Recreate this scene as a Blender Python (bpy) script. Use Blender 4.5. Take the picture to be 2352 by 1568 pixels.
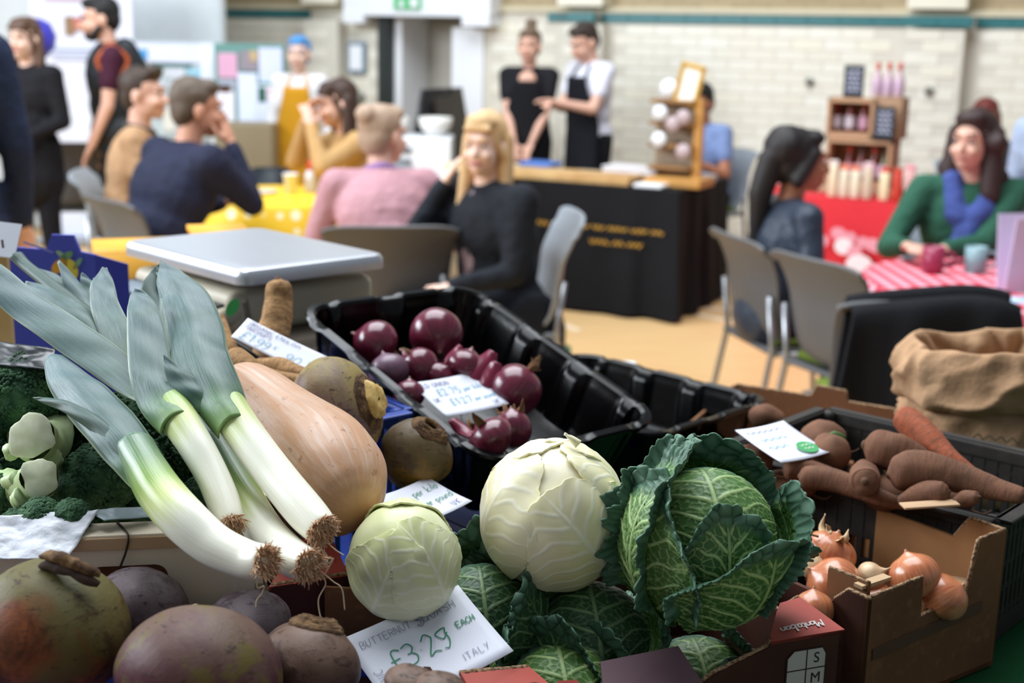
import bpy, bmesh, math, random
import numpy as np
from mathutils import Vector, Matrix, Euler, noise as mnoise
random.seed(7); RNG = np.random.default_rng(11)
S = bpy.context.scene
for o in list(bpy.data.objects): bpy.data.objects.remove(o)
COL = S.collection
# ---------------------------------------------------------------- camera
IW, IH, FPX = 2352, 1568, 3000.0
CAM = np.array([0, 0, 1.55]); PIT = math.radians(13.1); ROL = math.radians(1.2)
FWD = np.array([0, math.cos(PIT), -math.sin(PIT)]); UP0 = np.array([0, math.sin(PIT), math.cos(PIT)])
RGT = np.array([math.cos(ROL), 0, 0]) + UP0 * math.sin(ROL); UPV = np.array([-math.sin(ROL), 0, 0]) + UP0 * math.cos(ROL)
cd = bpy.data.cameras.new('camera'); cam = bpy.data.objects.new('camera', cd); COL.objects.link(cam)
m = Matrix.Identity(4)
for i in range(3): m[i][0], m[i][1], m[i][2], m[i][3] = RGT[i], UPV[i], -FWD[i], CAM[i]
cam.matrix_world = m
cd.sensor_width = 36; cd.lens = FPX / IW * 36; cd.clip_start = .05
cd.dof.use_dof = True; cd.dof.focus_distance = 1.36; cd.dof.aperture_fstop = 4.6
S.camera = cam
S.view_settings.view_transform = 'Standard'; S.view_settings.look = 'None'; S.view_settings.gamma = 1; S.view_settings.use_curve_mapping = False
S.view_settings.exposure = 0.0
# ---------------------------------------------------------------- daylight
wd = bpy.data.worlds.new('hall_daylight'); S.world = wd; wd.use_nodes = True
wd.node_tree.nodes['Background'].inputs[0].default_value = (.80, .90, 1.0, 1); wd.node_tree.nodes['Background'].inputs[1].default_value = .27
def area(name, loc, target, sx, sy, power, col=(1, 1, 1)):
    l = bpy.data.lights.new(name, 'AREA'); l.shape = 'RECTANGLE'; l.size = sx; l.size_y = sy; l.energy = power; l.color = col
    o = bpy.data.objects.new(name, l); COL.objects.link(o); o.location = loc
    o.rotation_euler = (Vector(target) - Vector(loc)).to_track_quat('-Z', 'Y').to_euler(); return o
area('roof_light', (-.6, 4.6, 6.0), (-.6, 4.2, 0), 5, 6, 720, (.90, .95, 1))
area('side_window', (-6.5, 3.2, 3.8), (0, 3.6, 1.0), 5.5, 2.4, 700, (.86, .93, 1))
# ---------------------------------------------------------------- projection helpers (photo pixel + real distance -> place in the hall)
def RAY(x, y): return FWD + RGT * ((x - IW / 2) / FPX) - UPV * ((y - IH / 2) / FPX)
def AD(x, y, D): return CAM + RAY(x, y) * D
def AY(x, y, Y): d = RAY(x, y); return CAM + d * (Y / d[1])
def AZ(x, y, z): d = RAY(x, y); return CAM + d * ((z - CAM[2]) / d[2])
def V3(*a): return np.array(a, float)
def nz(v): v = np.asarray(v, float); return v / (np.linalg.norm(v) + 1e-12)
def rotz(a): c, s = math.cos(a), math.sin(a); return np.array([[c, -s, 0], [s, c, 0], [0, 0, 1]])
def rot(ax, a):
    ax = nz(ax); K = np.array([[0, -ax[2], ax[1]], [ax[2], 0, -ax[0]], [-ax[1], ax[0], 0]])
    return np.eye(3) + math.sin(a) * K + (1 - math.cos(a)) * K @ K
def eul(x, y, z): return np.array(Euler((math.radians(x), math.radians(y), math.radians(z))).to_matrix())
# ---------------------------------------------------------------- materials
def C(r, g=None, b=None):
    if g is None: r, g, b = (int(r[i:i + 2], 16) for i in (0, 2, 4))
    f = lambda v: (v / 255 / 12.92) if v / 255 <= .04045 else ((v / 255 + .055) / 1.055) ** 2.4
    return (f(r), f(g), f(b), 1)
MATS = {}
class NT:
    def __init__(s, name):
        s.m = bpy.data.materials.new(name); s.m.use_nodes = True; s.t = s.m.node_tree; s.b = s.t.nodes['Principled BSDF']; s._c = {}
    def n(s, ty, **kw):
        n = s.t.nodes.new(ty)
        for k, v in kw.items():
            if hasattr(n, k): setattr(n, k, v)
            else: n.inputs[k].default_value = v
        return n
    def l(s, a, b): s.t.links.new(a, b)
    def coord(s, kind='Object'):
        if 'tc' not in s._c: s._c['tc'] = s.n('ShaderNodeTexCoord')
        return s._c['tc'].outputs[kind]
    def attr(s, name='uvw'):
        if name not in s._c: s._c[name] = s.n('ShaderNodeAttribute', attribute_name=name)
        return s._c[name].outputs['Vector']
    def mapped(s, src, scale=(1, 1, 1), loc=(0, 0, 0)):
        mp = s.n('ShaderNodeMapping'); mp.inputs['Scale'].default_value = scale; mp.inputs['Location'].default_value = loc; s.l(src, mp.inputs['Vector']); return mp.outputs[0]
    def noise(s, src, scale=5, detail=4, rough=.55, dist=0):
        n = s.n('ShaderNodeTexNoise'); n.inputs['Scale'].default_value = scale; n.inputs['Detail'].default_value = detail; n.inputs['Roughness'].default_value = rough; n.inputs['Distortion'].default_value = dist
        s.l(src, n.inputs['Vector']); return n.outputs['Fac']
    def ramp(s, fac, stops):
        r = s.n('ShaderNodeValToRGB'); e = r.color_ramp.elements
        while len(e) < len(stops): e.new(.5)
        for i, (p, c) in enumerate(stops): e[i].position = p; e[i].color = c if len(c) == 4 else (*c, 1)
        s.l(fac, r.inputs[0]); return r.outputs[0]
    def step(s, fac, lo, hi):
        if lo > hi: return s.ramp(fac, [(hi, (1, 1, 1, 1)), (lo, (0, 0, 0, 1))])
        return s.ramp(fac, [(lo, (0, 0, 0, 1)), (hi, (1, 1, 1, 1))])
    def mix(s, fac, a, b, mode='MIX'):
        x = s.n('ShaderNodeMix'); x.data_type = 'RGBA'; x.blend_type = mode
        for v, i in ((fac, 0), (a, 6), (b, 7)):
            if hasattr(v, 'is_linked') or hasattr(v, 'links'): s.l(v, x.inputs[i])
            else: x.inputs[i].default_value = v
        return x.outputs[2]
    def math(s, op, a, b=0.0):
        x = s.n('ShaderNodeMath'); x.operation = op
        for v, i in ((a, 0), (b, 1)):
            if hasattr(v, 'links'): s.l(v, x.inputs[i])
            else: x.inputs[i].default_value = v
        return x.outputs[0]
    def sep(s, v):
        x = s.n('ShaderNodeSeparateXYZ'); s.l(v, x.inputs[0]); return x.outputs
    def bump(s, h, strength=.4, dist=.002):
        b = s.n('ShaderNodeBump'); b.inputs['Strength'].default_value = strength; b.inputs['Distance'].default_value = dist; s.l(h, b.inputs['Height'])
        if s.b.inputs['Normal'].is_linked: s.l(s.b.inputs['Normal'].links[0].from_socket, b.inputs['Normal'])
        s.l(b.outputs[0], s.b.inputs['Normal'])
    def fin(s, col=None, rough=.5, spec=.5, metal=0, sss=0, trans=0, coat=0, alpha=None, ssr=(1, .6, .3)):
        b = s.b
        if col is not None:
            if hasattr(col, 'links'): s.l(col, b.inputs['Base Color'])
            else: b.inputs['Base Color'].default_value = col
        if hasattr(rough, 'links'): s.l(rough, b.inputs['Roughness'])
        else: b.inputs['Roughness'].default_value = rough
        b.inputs['Specular IOR Level'].default_value = spec; b.inputs['Metallic'].default_value = metal
        if sss: b.inputs['Subsurface Weight'].default_value = sss; b.inputs['Subsurface Radius'].default_value = ssr; b.inputs['Subsurface Scale'].default_value = .006
        if trans: b.inputs['Transmission Weight'].default_value = trans
        if coat: b.inputs['Coat Weight'].default_value = coat; b.inputs['Coat Roughness'].default_value = .15
        if alpha is not None: b.inputs['Alpha'].default_value = alpha
        return s.m
def mat(name, col, rough=.55, spec=.4, metal=0, n1=None, n2=None, bmp=None, sss=0, coat=0, alpha=None, emit=0):
    """plain procedural material: colour + up to two noise layers (scale, colour, lo, hi) + bump (scale, strength, dist)"""
    if name in MATS: return MATS[name]
    t = NT(name); c = col
    co = t.coord()
    for n in (n1, n2):
        if n: c = t.mix(t.step(t.noise(co, n[0], 5), n[2], n[3]), c, n[1])
    if not n1:
        c = t.mix(t.noise(co, 9, 3), c, tuple(min(1, v * .86) for v in col[:3]) + (1,))
    if bmp: t.bump(t.noise(co, bmp[0], 4), bmp[1], bmp[2])
    MATS[name] = t.fin(c, rough, spec, metal, sss, 0, coat, alpha)
    if emit: t.b.inputs['Emission Color'].default_value = col; t.b.inputs['Emission Strength'].default_value = emit
    return MATS[name]
# ---------------------------------------------------------------- mesh makers: everything is (verts Nx3, faces list[, uvw Nx3])
def merge(parts):
    V, F, U, k = [], [], [], 0
    for p in parts:
        v = np.asarray(p[0], float); V.append(v); F += [tuple(i + k for i in f) for f in p[1]]
        U.append(np.asarray(p[2], float) if len(p) > 2 else np.zeros((len(v), 3))); k += len(v)
    return np.concatenate(V), F, np.concatenate(U)
def xf(p, R=None, t=None):
    v = np.asarray(p[0], float)
    if R is not None: v = v @ np.asarray(R).T
    if t is not None: v = v + np.asarray(t)
    return (v,) + tuple(p[1:])
def grid(nu, nv, fn, wrap=False):
    us = np.linspace(0, 1, nu, endpoint=not wrap); vs = np.linspace(0, 1, nv)
    V = np.array([fn(u, v) for v in vs for u in us], float)
    F = gridfaces(nu, nv, wrap)
    U = np.array([(v, u, 0) for v in vs for u in us], float)
    return V, F, U
def gridfaces(nu, nv, wrap=False):
    F = []
    for j in range(nv - 1):
        for i in range(nu if wrap else nu - 1):
            i2 = (i + 1) % nu; F.append((j * nu + i, j * nu + i2, (j + 1) * nu + i2, (j + 1) * nu + i))
    return F
def box(sx, sy, sz, c=(0, 0, 0), bev=0, seg=2):
    bm = bmesh.new(); bmesh.ops.create_cube(bm, size=1)
    for v in bm.verts: v.co = Vector((v.co.x * sx, v.co.y * sy, v.co.z * sz))
    if bev: bmesh.ops.bevel(bm, geom=bm.edges[:], offset=bev, segments=seg, affect='EDGES', profile=.5)
    bm.verts.index_update()
    V = np.array([v.co[:] for v in bm.verts]) + np.asarray(c); F = [tuple(v.index for v in f.verts) for f in bm.faces]; bm.free(); return V, F
def ell(c, r, R=None, n=14, m=9):
    """ellipsoid"""
    V = [(0, 0, -1)]
    for j in range(1, m):
        a = -math.pi / 2 + math.pi * j / m
        V += [(math.cos(a) * math.cos(2 * math.pi * i / n), math.cos(a) * math.sin(2 * math.pi * i / n), math.sin(a)) for i in range(n)]
    V.append((0, 0, 1)); V = np.array(V) * np.asarray(r, float)
    F = [(0, 1 + (i + 1) % n, 1 + i) for i in range(n)]
    for j in range(m - 2):
        for i in range(n): a = 1 + j * n; F.append((a + i, a + (i + 1) % n, a + n + (i + 1) % n, a + n + i))
    a = 1 + (m - 2) * n; F += [(a + i, a + (i + 1) % n, len(V) - 1) for i in range(n)]
    if R is not None: V = V @ np.asarray(R).T
    return V + np.asarray(c, float), F
def frames(P):
    P = np.asarray(P, float); T = np.gradient(P, axis=0); T /= np.linalg.norm(T, axis=1)[:, None] + 1e-12
    up = V3(0, 0, 1) if abs(T[0][2]) < .9 else V3(1, 0, 0)
    N = [nz(np.cross(np.cross(T[0], up), T[0]))]
    for i in range(1, len(P)):
        n = N[-1] - T[i] * (N[-1] @ T[i]); N.append(nz(n))
    N = np.array(N); return T, N, np.cross(T, N)
def spline(P, m):
    """Catmull-Rom through the points (any dimension)"""
    P = np.asarray(P, float)
    if len(P) == 2: return P[0] + (P[1] - P[0]) * np.linspace(0, 1, m)[:, None]
    Q = np.vstack([2 * P[0] - P[1], P, 2 * P[-1] - P[-2]]); out = []
    for s in np.linspace(0, len(P) - 1, m):
        k = min(int(s), len(P) - 2); t = s - k; a, b, c, d = Q[k:k + 4]
        out.append(.5 * (2 * b + (c - a) * t + (2 * a - 5 * b + 4 * c - d) * t * t + (3 * b - a - 3 * c + d) * t ** 3))
    return np.array(out)
def sweep(path, radii, n=12, m=None, caps=True, flat=1.0, wob=0, seed=0):
    P = np.asarray(path, float); r = np.asarray(radii, float)
    if r.ndim == 0: r = np.full(len(P), float(r))
    if m: Q = spline(np.hstack([P, r[:, None]]), m); P, r = Q[:, :3], np.maximum(Q[:, 3], 1e-5)
    T, N, B = frames(P); k = len(P); a = np.linspace(0, 2 * math.pi, n, endpoint=False)
    V = []
    for i in range(k):
        rr = r[i]
        if wob: rr = rr * (1 + wob * np.array([mnoise.noise((math.cos(t) * 1.3 + seed, math.sin(t) * 1.3, i * 6.0 / k + seed)) for t in a]))
        V.append(P[i] + (np.cos(a) * rr)[:, None] * N[i] * flat + (np.sin(a) * rr)[:, None] * B[i])
    V = np.concatenate(V); F = gridfaces(n, k, True); U = np.array([(i / (k - 1), j / n, 0) for i in range(k) for j in range(n)])
    if caps:
        V = np.vstack([V, P[0], P[-1]]); U = np.vstack([U, (0, 0, 1), (1, 0, 1)]); a0, a1 = k * n, k * n + 1
        F += [(a0, (j + 1) % n, j) for j in range(n)] + [(a1, (k - 1) * n + j, (k - 1) * n + (j + 1) % n) for j in range(n)]
    return V, F, U
def caps(p0, r0, p1, r1, n=12):
    """round cone with hemispherical ends"""
    p0 = np.asarray(p0, float); p1 = np.asarray(p1, float); d = nz(p1 - p0); P, r = [], []
    for a in (90, 60, 30): P.append(p0 - d * r0 * math.sin(math.radians(a))); r.append(max(r0 * math.cos(math.radians(a)), 1e-4))
    P += [p0, p1]; r += [r0, r1]
    for a in (30, 60, 90): P.append(p1 + d * r1 * math.sin(math.radians(a))); r.append(max(r1 * math.cos(math.radians(a)), 1e-4))
    return sweep(P, r, n)[:2]
def lathe(prof, n=32, R=None, t=None, ribs=0, ribn=0):
    """prof: list (r, z); uvw = (along, around, 0)"""
    k = len(prof); a = np.linspace(0, 2 * math.pi, n, endpoint=False); V = []
    rb = 1 + ribs * np.cos(a * ribn) if ribn else np.ones(n)
    for r, z in prof: V.append(np.stack([np.cos(a) * r * rb, np.sin(a) * r * rb, np.full(n, z)], 1))
    U = np.array([(i / (k - 1), j / n, 0) for i in range(k) for j in range(n)]); V = np.concatenate(V)
    F = gridfaces(n, k, True)
    p = (V, F, U)
    return xf(p, R, t)
def prism(poly, th, R=None, t=None):
    """2D outline (x,z) extruded by th along y"""
    n = len(poly); V = [(x, 0, z) for x, z in poly] + [(x, th, z) for x, z in poly]
    F = [tuple(range(n)), tuple(range(2 * n - 1, n - 1, -1))] + [(i, i + n, (i + 1) % n + n, (i + 1) % n) for i in range(n)]
    return xf((np.array(V, float), F), R, t)
def noisy(p, amp, scale, seed=0, oct=3):
    """push vertices along their direction from the centroid by fractal noise"""
    V = np.array(p[0], float); c = V.mean(0); out = []
    for v in V:
        d = v - c; out.append(v + nz(d) * amp * mnoise.fractal(Vector(v * scale) + Vector((seed * 7.3, seed, -seed * 3.1)), 1, 2, oct))
    return (np.array(out),) + tuple(p[1:])
def obj(name, p, material, parent=None, smooth=True, mods=None):
    """one mesh object; verts are world coordinates, stored relative to an unrotated parent"""
    me = bpy.data.meshes.new(name); V = np.asarray(p[0], float)
    o = bpy.data.objects.new(name, me); COL.objects.link(o)
    if parent is not None:
        o.parent = parent; g = parent; off = np.zeros(3)
        while g is not None: off += np.array(g.location); g = g.parent
        V = V - off
    else:
        off = V3((V[:, 0].min() + V[:, 0].max()) / 2, (V[:, 1].min() + V[:, 1].max()) / 2, V[:, 2].min()); V = V - off; o.location = off
    me.from_pydata(V.tolist(), [], [tuple(int(i) for i in f) for f in p[1]])
    if len(p) > 2:
        a = me.attributes.new('uvw', 'FLOAT_VECTOR', 'POINT'); a.data.foreach_set('vector', np.asarray(p[2], np.float32).ravel())
    if smooth: me.polygons.foreach_set('use_smooth', [True] * len(me.polygons))
    me.materials.append(material); me.update()
    if smooth == 'auto':
        me.set_sharp_from_angle(angle=math.radians(35))
    for ty, kw in (mods or []):
        md = o.modifiers.new(ty.lower(), ty)
        for k, v in kw.items(): setattr(md, k, v)
    return o
def tag(o, label=None, cat=None, group=None, kind=None):
    for k, v in (('label', label), ('category', cat), ('group', group), ('kind', kind)):
        if v: o[k] = v
    return o
def thing(name, label, cat, loc, group=None):
    o = bpy.data.objects.new(name, None); COL.objects.link(o); o.location = loc; o.empty_display_size = .05
    return tag(o, label, cat, group)
def struct(name, p, material, smooth=False): return tag(obj(name, p, material, None, smooth), kind='structure')
def text_mesh(s, size, shear=0, bold=0, ext=0):
    cu = bpy.data.curves.new('t', 'FONT'); cu.body = s; cu.size = size; cu.shear = shear; cu.offset = bold; cu.extrude = ext; cu.align_x = 'CENTER'; cu.align_y = 'CENTER'; cu.resolution_u = 3
    o = bpy.data.objects.new('t', cu); COL.objects.link(o); dg = bpy.context.evaluated_depsgraph_get(); dg.update()
    me = o.evaluated_get(dg).to_mesh(); V = np.array([v.co[:] for v in me.vertices]); F = [tuple(q.vertices) for q in me.polygons]
    o.evaluated_get(dg).to_mesh_clear(); bpy.data.objects.remove(o); bpy.data.curves.remove(cu); return V, F
# hand-lettering: single strokes on a 0..1 grid
GL = {'A': '0,0 .28,1 .56,0|.1,.38 .46,.38', 'B': '0,0 0,1 .35,.95 .42,.75 .3,.55 0,.52|.3,.52 .5,.35 .45,.1 .25,0 0,0', 'C': '.5,.85 .3,1 .08,.8 0,.45 .1,.1 .32,0 .52,.15',
 'D': '0,0 0,1 .3,.95 .5,.7 .52,.35 .35,.05 0,0', 'E': '.48,1 0,1 0,0 .5,0|0,.5 .38,.52', 'G': '.5,.85 .3,1 .08,.8 0,.45 .1,.1 .32,0 .52,.15 .52,.45 .3,.45', 'H': '0,0 0,1|.5,0 .5,1|0,.5 .5,.5',
 'I': '.1,0 .1,1', 'K': '0,0 0,1|.5,1 0,.45 .52,0', 'L': '0,1 0,0 .45,0', 'M': '0,0 .06,1 .3,.4 .55,1 .62,0', 'N': '0,0 0,1 .5,0 .5,1', 'O': '.28,1 .05,.8 0,.45 .12,.08 .3,0 .5,.15 .56,.5 .48,.85 .28,1',
 'P': '0,0 0,1 .35,.97 .48,.75 .35,.5 0,.47', 'Q': '.28,1 .05,.8 0,.45 .12,.08 .3,0 .5,.15 .56,.5 .48,.85 .28,1|.35,.25 .6,-.1', 'R': '0,0 0,1 .35,.97 .48,.75 .35,.52 0,.48|.2,.48 .52,0',
 'S': '.48,.85 .28,1 .06,.85 .1,.62 .4,.45 .5,.2 .3,0 0,.1', 'T': '0,1 .56,1|.28,1 .28,0', 'U': '0,1 .02,.3 .2,0 .4,.08 .5,.35 .5,1', 'Y': '0,1 .25,.5|.5,1 .18,0', '0': '.28,1 .05,.75 .02,.35 .2,0 .42,.12 .5,.5 .45,.88 .28,1',
 '1': '.1,.8 .25,1 .25,0', '2': '.02,.8 .2,1 .42,.9 .42,.65 .05,0 .35,.08 .55,0', '3': '.05,.9 .3,1 .45,.8 .3,.55 .15,.52|.3,.55 .52,.35 .4,.05 .1,0 0,.1', '5': '.5,1 .1,1 .06,.58 .3,.62 .48,.4 .4,.08 .15,0 0,.08',
 '7': '0,.97 .5,1 .2,0', '9': '.45,.7 .3,.5 .08,.58 .05,.85 .25,1 .44,.9 .45,.7 .42,.3 .25,0 .08,.02', '£': '.5,.85 .35,1 .18,.88 .2,.5 .14,.1 0,0 .5,.02|.02,.48 .42,.5', '.': '.05,.45 .1,.42',
 'b': '0,1 0,0 .3,.05 .4,.3 .25,.5 0,.35', 'd': '.4,1 .4,0|.4,.4 .15,.5 0,.2 .2,0 .4,.15', 'e': '0,.28 .38,.3 .3,.5 .08,.48 0,.2 .15,0 .38,.08', 'i': '.08,.5 .08,0|.08,.7 .1,.73', 'k': '0,1 0,0|.35,.5 0,.22 .38,0', 'l': '.05,1 .08,0',
 'n': '0,.5 0,0|0,.35 .2,.5 .34,.38 .35,0', 'o': '.2,.5 .02,.35 .05,.1 .22,0 .38,.2 .32,.45 .2,.5', 'p': '.02,.5 0,-.4|0,.35 .2,.52 .38,.3 .22,.02 0,.1', 'r': '0,.5 0,0|0,.3 .15,.48 .3,.45', 'u': '0,.5 .04,.08 .2,0 .35,.15 .36,.5|.36,.3 .4,0', 'a': '.34,.4 .2,.5 .02,.35 .04,.1 .2,0 .34,.15 .35,.5|.35,.5 .37,.05 .47,.02', 't': '.12,.9 .12,.1 .22,0 .34,.08|0,.55 .3,.55'}
def stroke(P, w):
    P = np.asarray(P, float); T = np.gradient(P, axis=0); T /= np.linalg.norm(T, axis=1)[:, None] + 1e-9; N = np.stack([-T[:, 1], T[:, 0]], 1) * w / 2
    k = len(P); V = np.vstack([P + N, P - N]); return np.hstack([V, np.zeros((2 * k, 1))]), [(i, i + 1, i + 1 + k, i + k) for i in range(k - 1)]
def letters(s, h, w, x=0, y=0, gap=.22, ang=0, jit=.04, slant=.1):
    out = []; cx = 0
    for ch in s:
        if ch == ' ': cx += .5; continue
        g = GL.get(ch)
        if not g: continue
        mx = 0
        for st in g.split('|'):
            P = np.array([[float(q) for q in p.split(',')] for p in st.split()]); mx = max(mx, P[:, 0].max())
            P = P + RNG.normal(0, jit * .5, P.shape) + [cx, 0]; P[:, 0] += P[:, 1] * slant
            q_ = stroke(spline(P * h, max(5, 5 * len(P))), w); q_[0][:, 2] += len(out) * 1.5e-5; out.append(q_)
        cx += mx + gap
    if not out: return None
    p = merge(out); v = p[0]; c, sn = math.cos(ang), math.sin(ang)
    v = np.stack([v[:, 0] * c - v[:, 1] * sn + x, v[:, 0] * sn + v[:, 1] * c + y, v[:, 2]], 1); return v, p[1]
def squiggle(L, h, w, x=0, y=0, ang=0, freq=1.6):
    n = max(8, int(L / h * 6)); t = np.linspace(0, 1, n); P = np.stack([t * L, h * (.5 + .5 * np.sin(t * L / h * freq * 2.2 + RNG.uniform(0, 6)) * RNG.uniform(.4, 1, n))], 1)
    p = stroke(spline(P, n * 3), w); v = p[0]; c, sn = math.cos(ang), math.sin(ang)
    return np.stack([v[:, 0] * c - v[:, 1] * sn + x, v[:, 0] * sn + v[:, 1] * c + y, v[:, 2]], 1), p[1]
# ================================================================ the hall
WA = math.radians(-28); W0 = V3(.78, 9.78, 0); WU = V3(math.cos(WA), math.sin(WA), 0); WN = V3(math.sin(WA), -math.cos(WA), 0)   # WN looks to the camera
def wp(px, py):
    d = RAY(px, py); t = ((W0 - CAM) @ WN) / (d @ WN); p = CAM + d * t; return float((p - W0) @ WU), float(p[2])
WR = np.stack([WU, -WN, V3(0, 0, 1)], 1)     # local (u, into wall, z) -> world
def wbox(u0, u1, d0, d1, z0, z1, bev=0): return xf(box(u1 - u0, d1 - d0, z1 - z0, ((u0 + u1) / 2, (d0 + d1) / 2, (z0 + z1) / 2), bev), WR, W0)
t = NT('wood_floor'); co = t.mapped(t.coord(), (1, 8, 1)); c = t.mix(t.noise(co, 2.2, 6), C(226, 190, 138), C(206, 166, 112)); c = t.mix(t.step(t.noise(t.coord(), .5, 3), .5, .75), c, C(214, 160, 110))
fl = t.fin(c, .42, .4)
struct('floor', box(16, 16, .1, (0, 6.5, -.05)), fl)
t = NT('floor_paint'); tape = t.fin(C(232, 214, 186), .6)
for i, (a, b, w) in enumerate((((1325, 672), (1760, 752), .05), ((1590, 705), (1790, 722), .05), ((1150, 690), (1330, 760), .04))):
    p, q = AZ(*a, .002), AZ(*b, .002); d = nz(q - p); s = np.cross(d, V3(0, 0, 1)) * w / 2
    obj_ = struct('trim_%d' % (i + 1), (np.array([p + s, q + s, q - s, p - s, p + s - V3(0, 0, .004), q + s - V3(0, 0, .004), q - s - V3(0, 0, .004), p - s - V3(0, 0, .004)]), [(0, 1, 2, 3), (7, 6, 5, 4), (0, 4, 5, 1), (1, 5, 6, 2), (2, 6, 7, 3), (3, 7, 4, 0)]), tape); obj_.location.z += .003
zs = wp(1400, 41)[1] - .05                                                     # teal course height
DU0, DU1 = wp(886, 150)[0], wp(1104, 150)[0]; ztop = wp(990, 36)[1]; UL, UR = wp(470, 100)[0], 4.6
t = NT('mortar'); mort = t.fin(t.mix(t.noise(t.coord(), 6), C(214, 209, 196), C(206, 200, 186)), .8)
t = NT('buff_upper_brick'); bt = t.n('ShaderNodeTexBrick'); bt.inputs['Scale'].default_value = 1; bt.inputs['Brick Width'].default_value = .225; bt.inputs['Row Height'].default_value = .075; bt.inputs['Mortar Size'].default_value = .008
bt.inputs['Color1'].default_value = C(176, 158, 124); bt.inputs['Color2'].default_value = C(158, 140, 106); bt.inputs['Mortar'].default_value = C(150, 134, 104); sx_ = t.sep(t.coord()); cb_ = t.n('ShaderNodeCombineXYZ'); t.l(sx_[0], cb_.inputs[0]); t.l(sx_[2], cb_.inputs[1]); t.l(cb_.outputs[0], bt.inputs['Vector']); buff = t.fin(bt.outputs[0], .6)
t = NT('glazed_brick'); oi = t.n('ShaderNodeObjectInfo'); c = t.ramp(oi.outputs['Random'], [(0, C(222, 217, 202)), (.35, C(228, 225, 214)), (.75, C(236, 235, 228)), (1, C(232, 227, 206))])
brickm = t.fin(t.mix(t.noise(t.coord(), 14), c, C(222, 216, 198)), .3, .5)
t = NT('teal_glazed_brick'); teal = t.fin(t.mix(t.noise(t.coord(), 3), C(58, 122, 126), C(34, 96, 98)), .3, .5)
t = NT('white_paint'); white = t.fin(t.mix(t.noise(t.coord(), 2), C(238, 240, 244), C(226, 230, 236)), .5)
wall = struct('wall_back', merge([wbox(UL - 2, DU0, .02, .35, 0, zs + .09), wbox(DU1, UR, .02, .35, 0, zs + .09), wbox(DU0, DU1, .02, .35, ztop, zs + .09)]), mort)
up = struct('wall_upper', wbox(UL - 2, UR, .04, .35, zs + .09, 3.4), buff)
# string course: a light moulding and the teal bricks
tag(obj('string_course', wbox(UL - 2, UR, -.005, .1, zs + .085, zs + .125), mat('pale_moulding', C(206, 196, 168), .5), wall, False))
pil = [(wp(712, 20)[0], wp(792, 20)[0]), (wp(1296, 20)[0], wp(1398, 20)[0]), (wp(2092, 20)[0], wp(2228, 20)[0])]
def inpil(u): return any(a <= u <= b for a, b in pil)
for i, (a, b) in enumerate(pil):
    struct('trim_%d' % (i + 4), merge([wbox(a, b, -.10, .05, 0, zs)]), mort)
    struct('trim_%d' % (i + 7), merge([wbox(a, b, -.12, .05, zs + .13, 3.4)]), mat('cream_glazed_pilaster', C(232, 226, 206), .35))
bm_ = bpy.data.meshes.new('brick'); V, F = box(.219, .05, .0705, (0, 0, 0), .003, 1); bm_.from_pydata(V.tolist(), [], F); bm_.materials.append(brickm)
bt_ = bpy.data.meshes.new('teal_brick'); V, F = box(.219, .05, .068, (0, 0, 0), .003, 1); bt_.from_pydata(V.tolist(), [], F); bt_.materials.append(teal)
slots = []; us = np.arange(UL - 1.2, UR, .225)
for r in range(22):
    z = zs - .0375 - r * .076
    for u in us + (0 if r % 2 else .1125):
        if DU0 - .11 < u < DU1 + .11 and z < ztop + .05: continue
        if any(abs(u - e) < .11 for pq in pil for e in pq): continue
        d = -.081 if inpil(u) else .040; slots.append((u, d, z))
vis = [s for s in slots if s[2] > .62 and wp(1120, 150)[0] < s[0] < 3.7]; vis.sort(key=lambda s: -s[2] - .15 * s[0])
near = set(vis[:300]); rest = []
for s in slots:
    if s in near:
        b = bpy.data.objects.new('brick', bm_); COL.objects.link(b); b.parent = wall
        b.location = Vector(W0 + WU * s[0] - WN * s[1] + V3(0, 0, s[2])) - wall.location; b.rotation_euler = (0, 0, WA)
    else: rest.append(xf(box(.219, .05, .0705), WR, W0 + WU * s[0] - WN * s[1] + V3(0, 0, s[2])))
tag(obj('bricks', merge(rest), mat('glazed_brick_far', C(230, 226, 214), .35, n1=(9, C(222, 216, 198), .4, .7)), wall, False), kind='stuff')
for u in np.arange(UL - .3, 4.4, .22):
    if DU0 - .75 < u < DU1 + .5: continue
    b = bpy.data.objects.new('teal_brick', bt_); COL.objects.link(b); b.parent = wall; b.location = Vector(W0 + WU * u - WN * (-.092 if inpil(u) else .030) + V3(0, 0, zs + .05)) - wall.location; b.rotation_euler = (0, 0, WA)
# doorway: white lintel with corner blocks, dark jamb, bright corridor, grey door leaf, exit sign
lu0, lu1 = wp(812, 20)[0], wp(1146, 20)[0]; lz = wp(990, 38)[1]
door = thing('door_1', None, None, W0 + WU * (DU0 + DU1) / 2); door['kind'] = 'structure'
obj('lintel', merge([wbox(lu0, lu1, -.14, .1, lz, lz + .3), wbox(lu0, lu0 + .2, -.15, .1, lz - .06, lz + .02), wbox(lu1 - .24, lu1, -.15, .1, lz - .07, lz + .02)]), white, door, False)
obj('jamb', merge([wbox(DU0 - .02, DU0 + .05, -.02, .35, 0, lz), wbox(DU0 - .06, DU0 + .02, -.03, .02, 0, lz)]), mat('dark_green_jamb', C(40, 46, 44), .5), door, False)
obj('door_leaf', xf(wbox(DU0 + .10, DU0 + .52, .45, .50, 0, lz - .02, .004), None), mat('grey_door_paint', C(186, 182, 172), .5), door, False)
obj('reveal', wbox(DU0 + .05, DU0 + .12, .05, .5, 0, lz), white, door, False)
obj('door_closer', wbox(DU0 + .52, DU0 + .60, .42, .52, 0, lz - .25), mat('olive_frame', C(120, 112, 92), .5), door, False)
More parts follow.
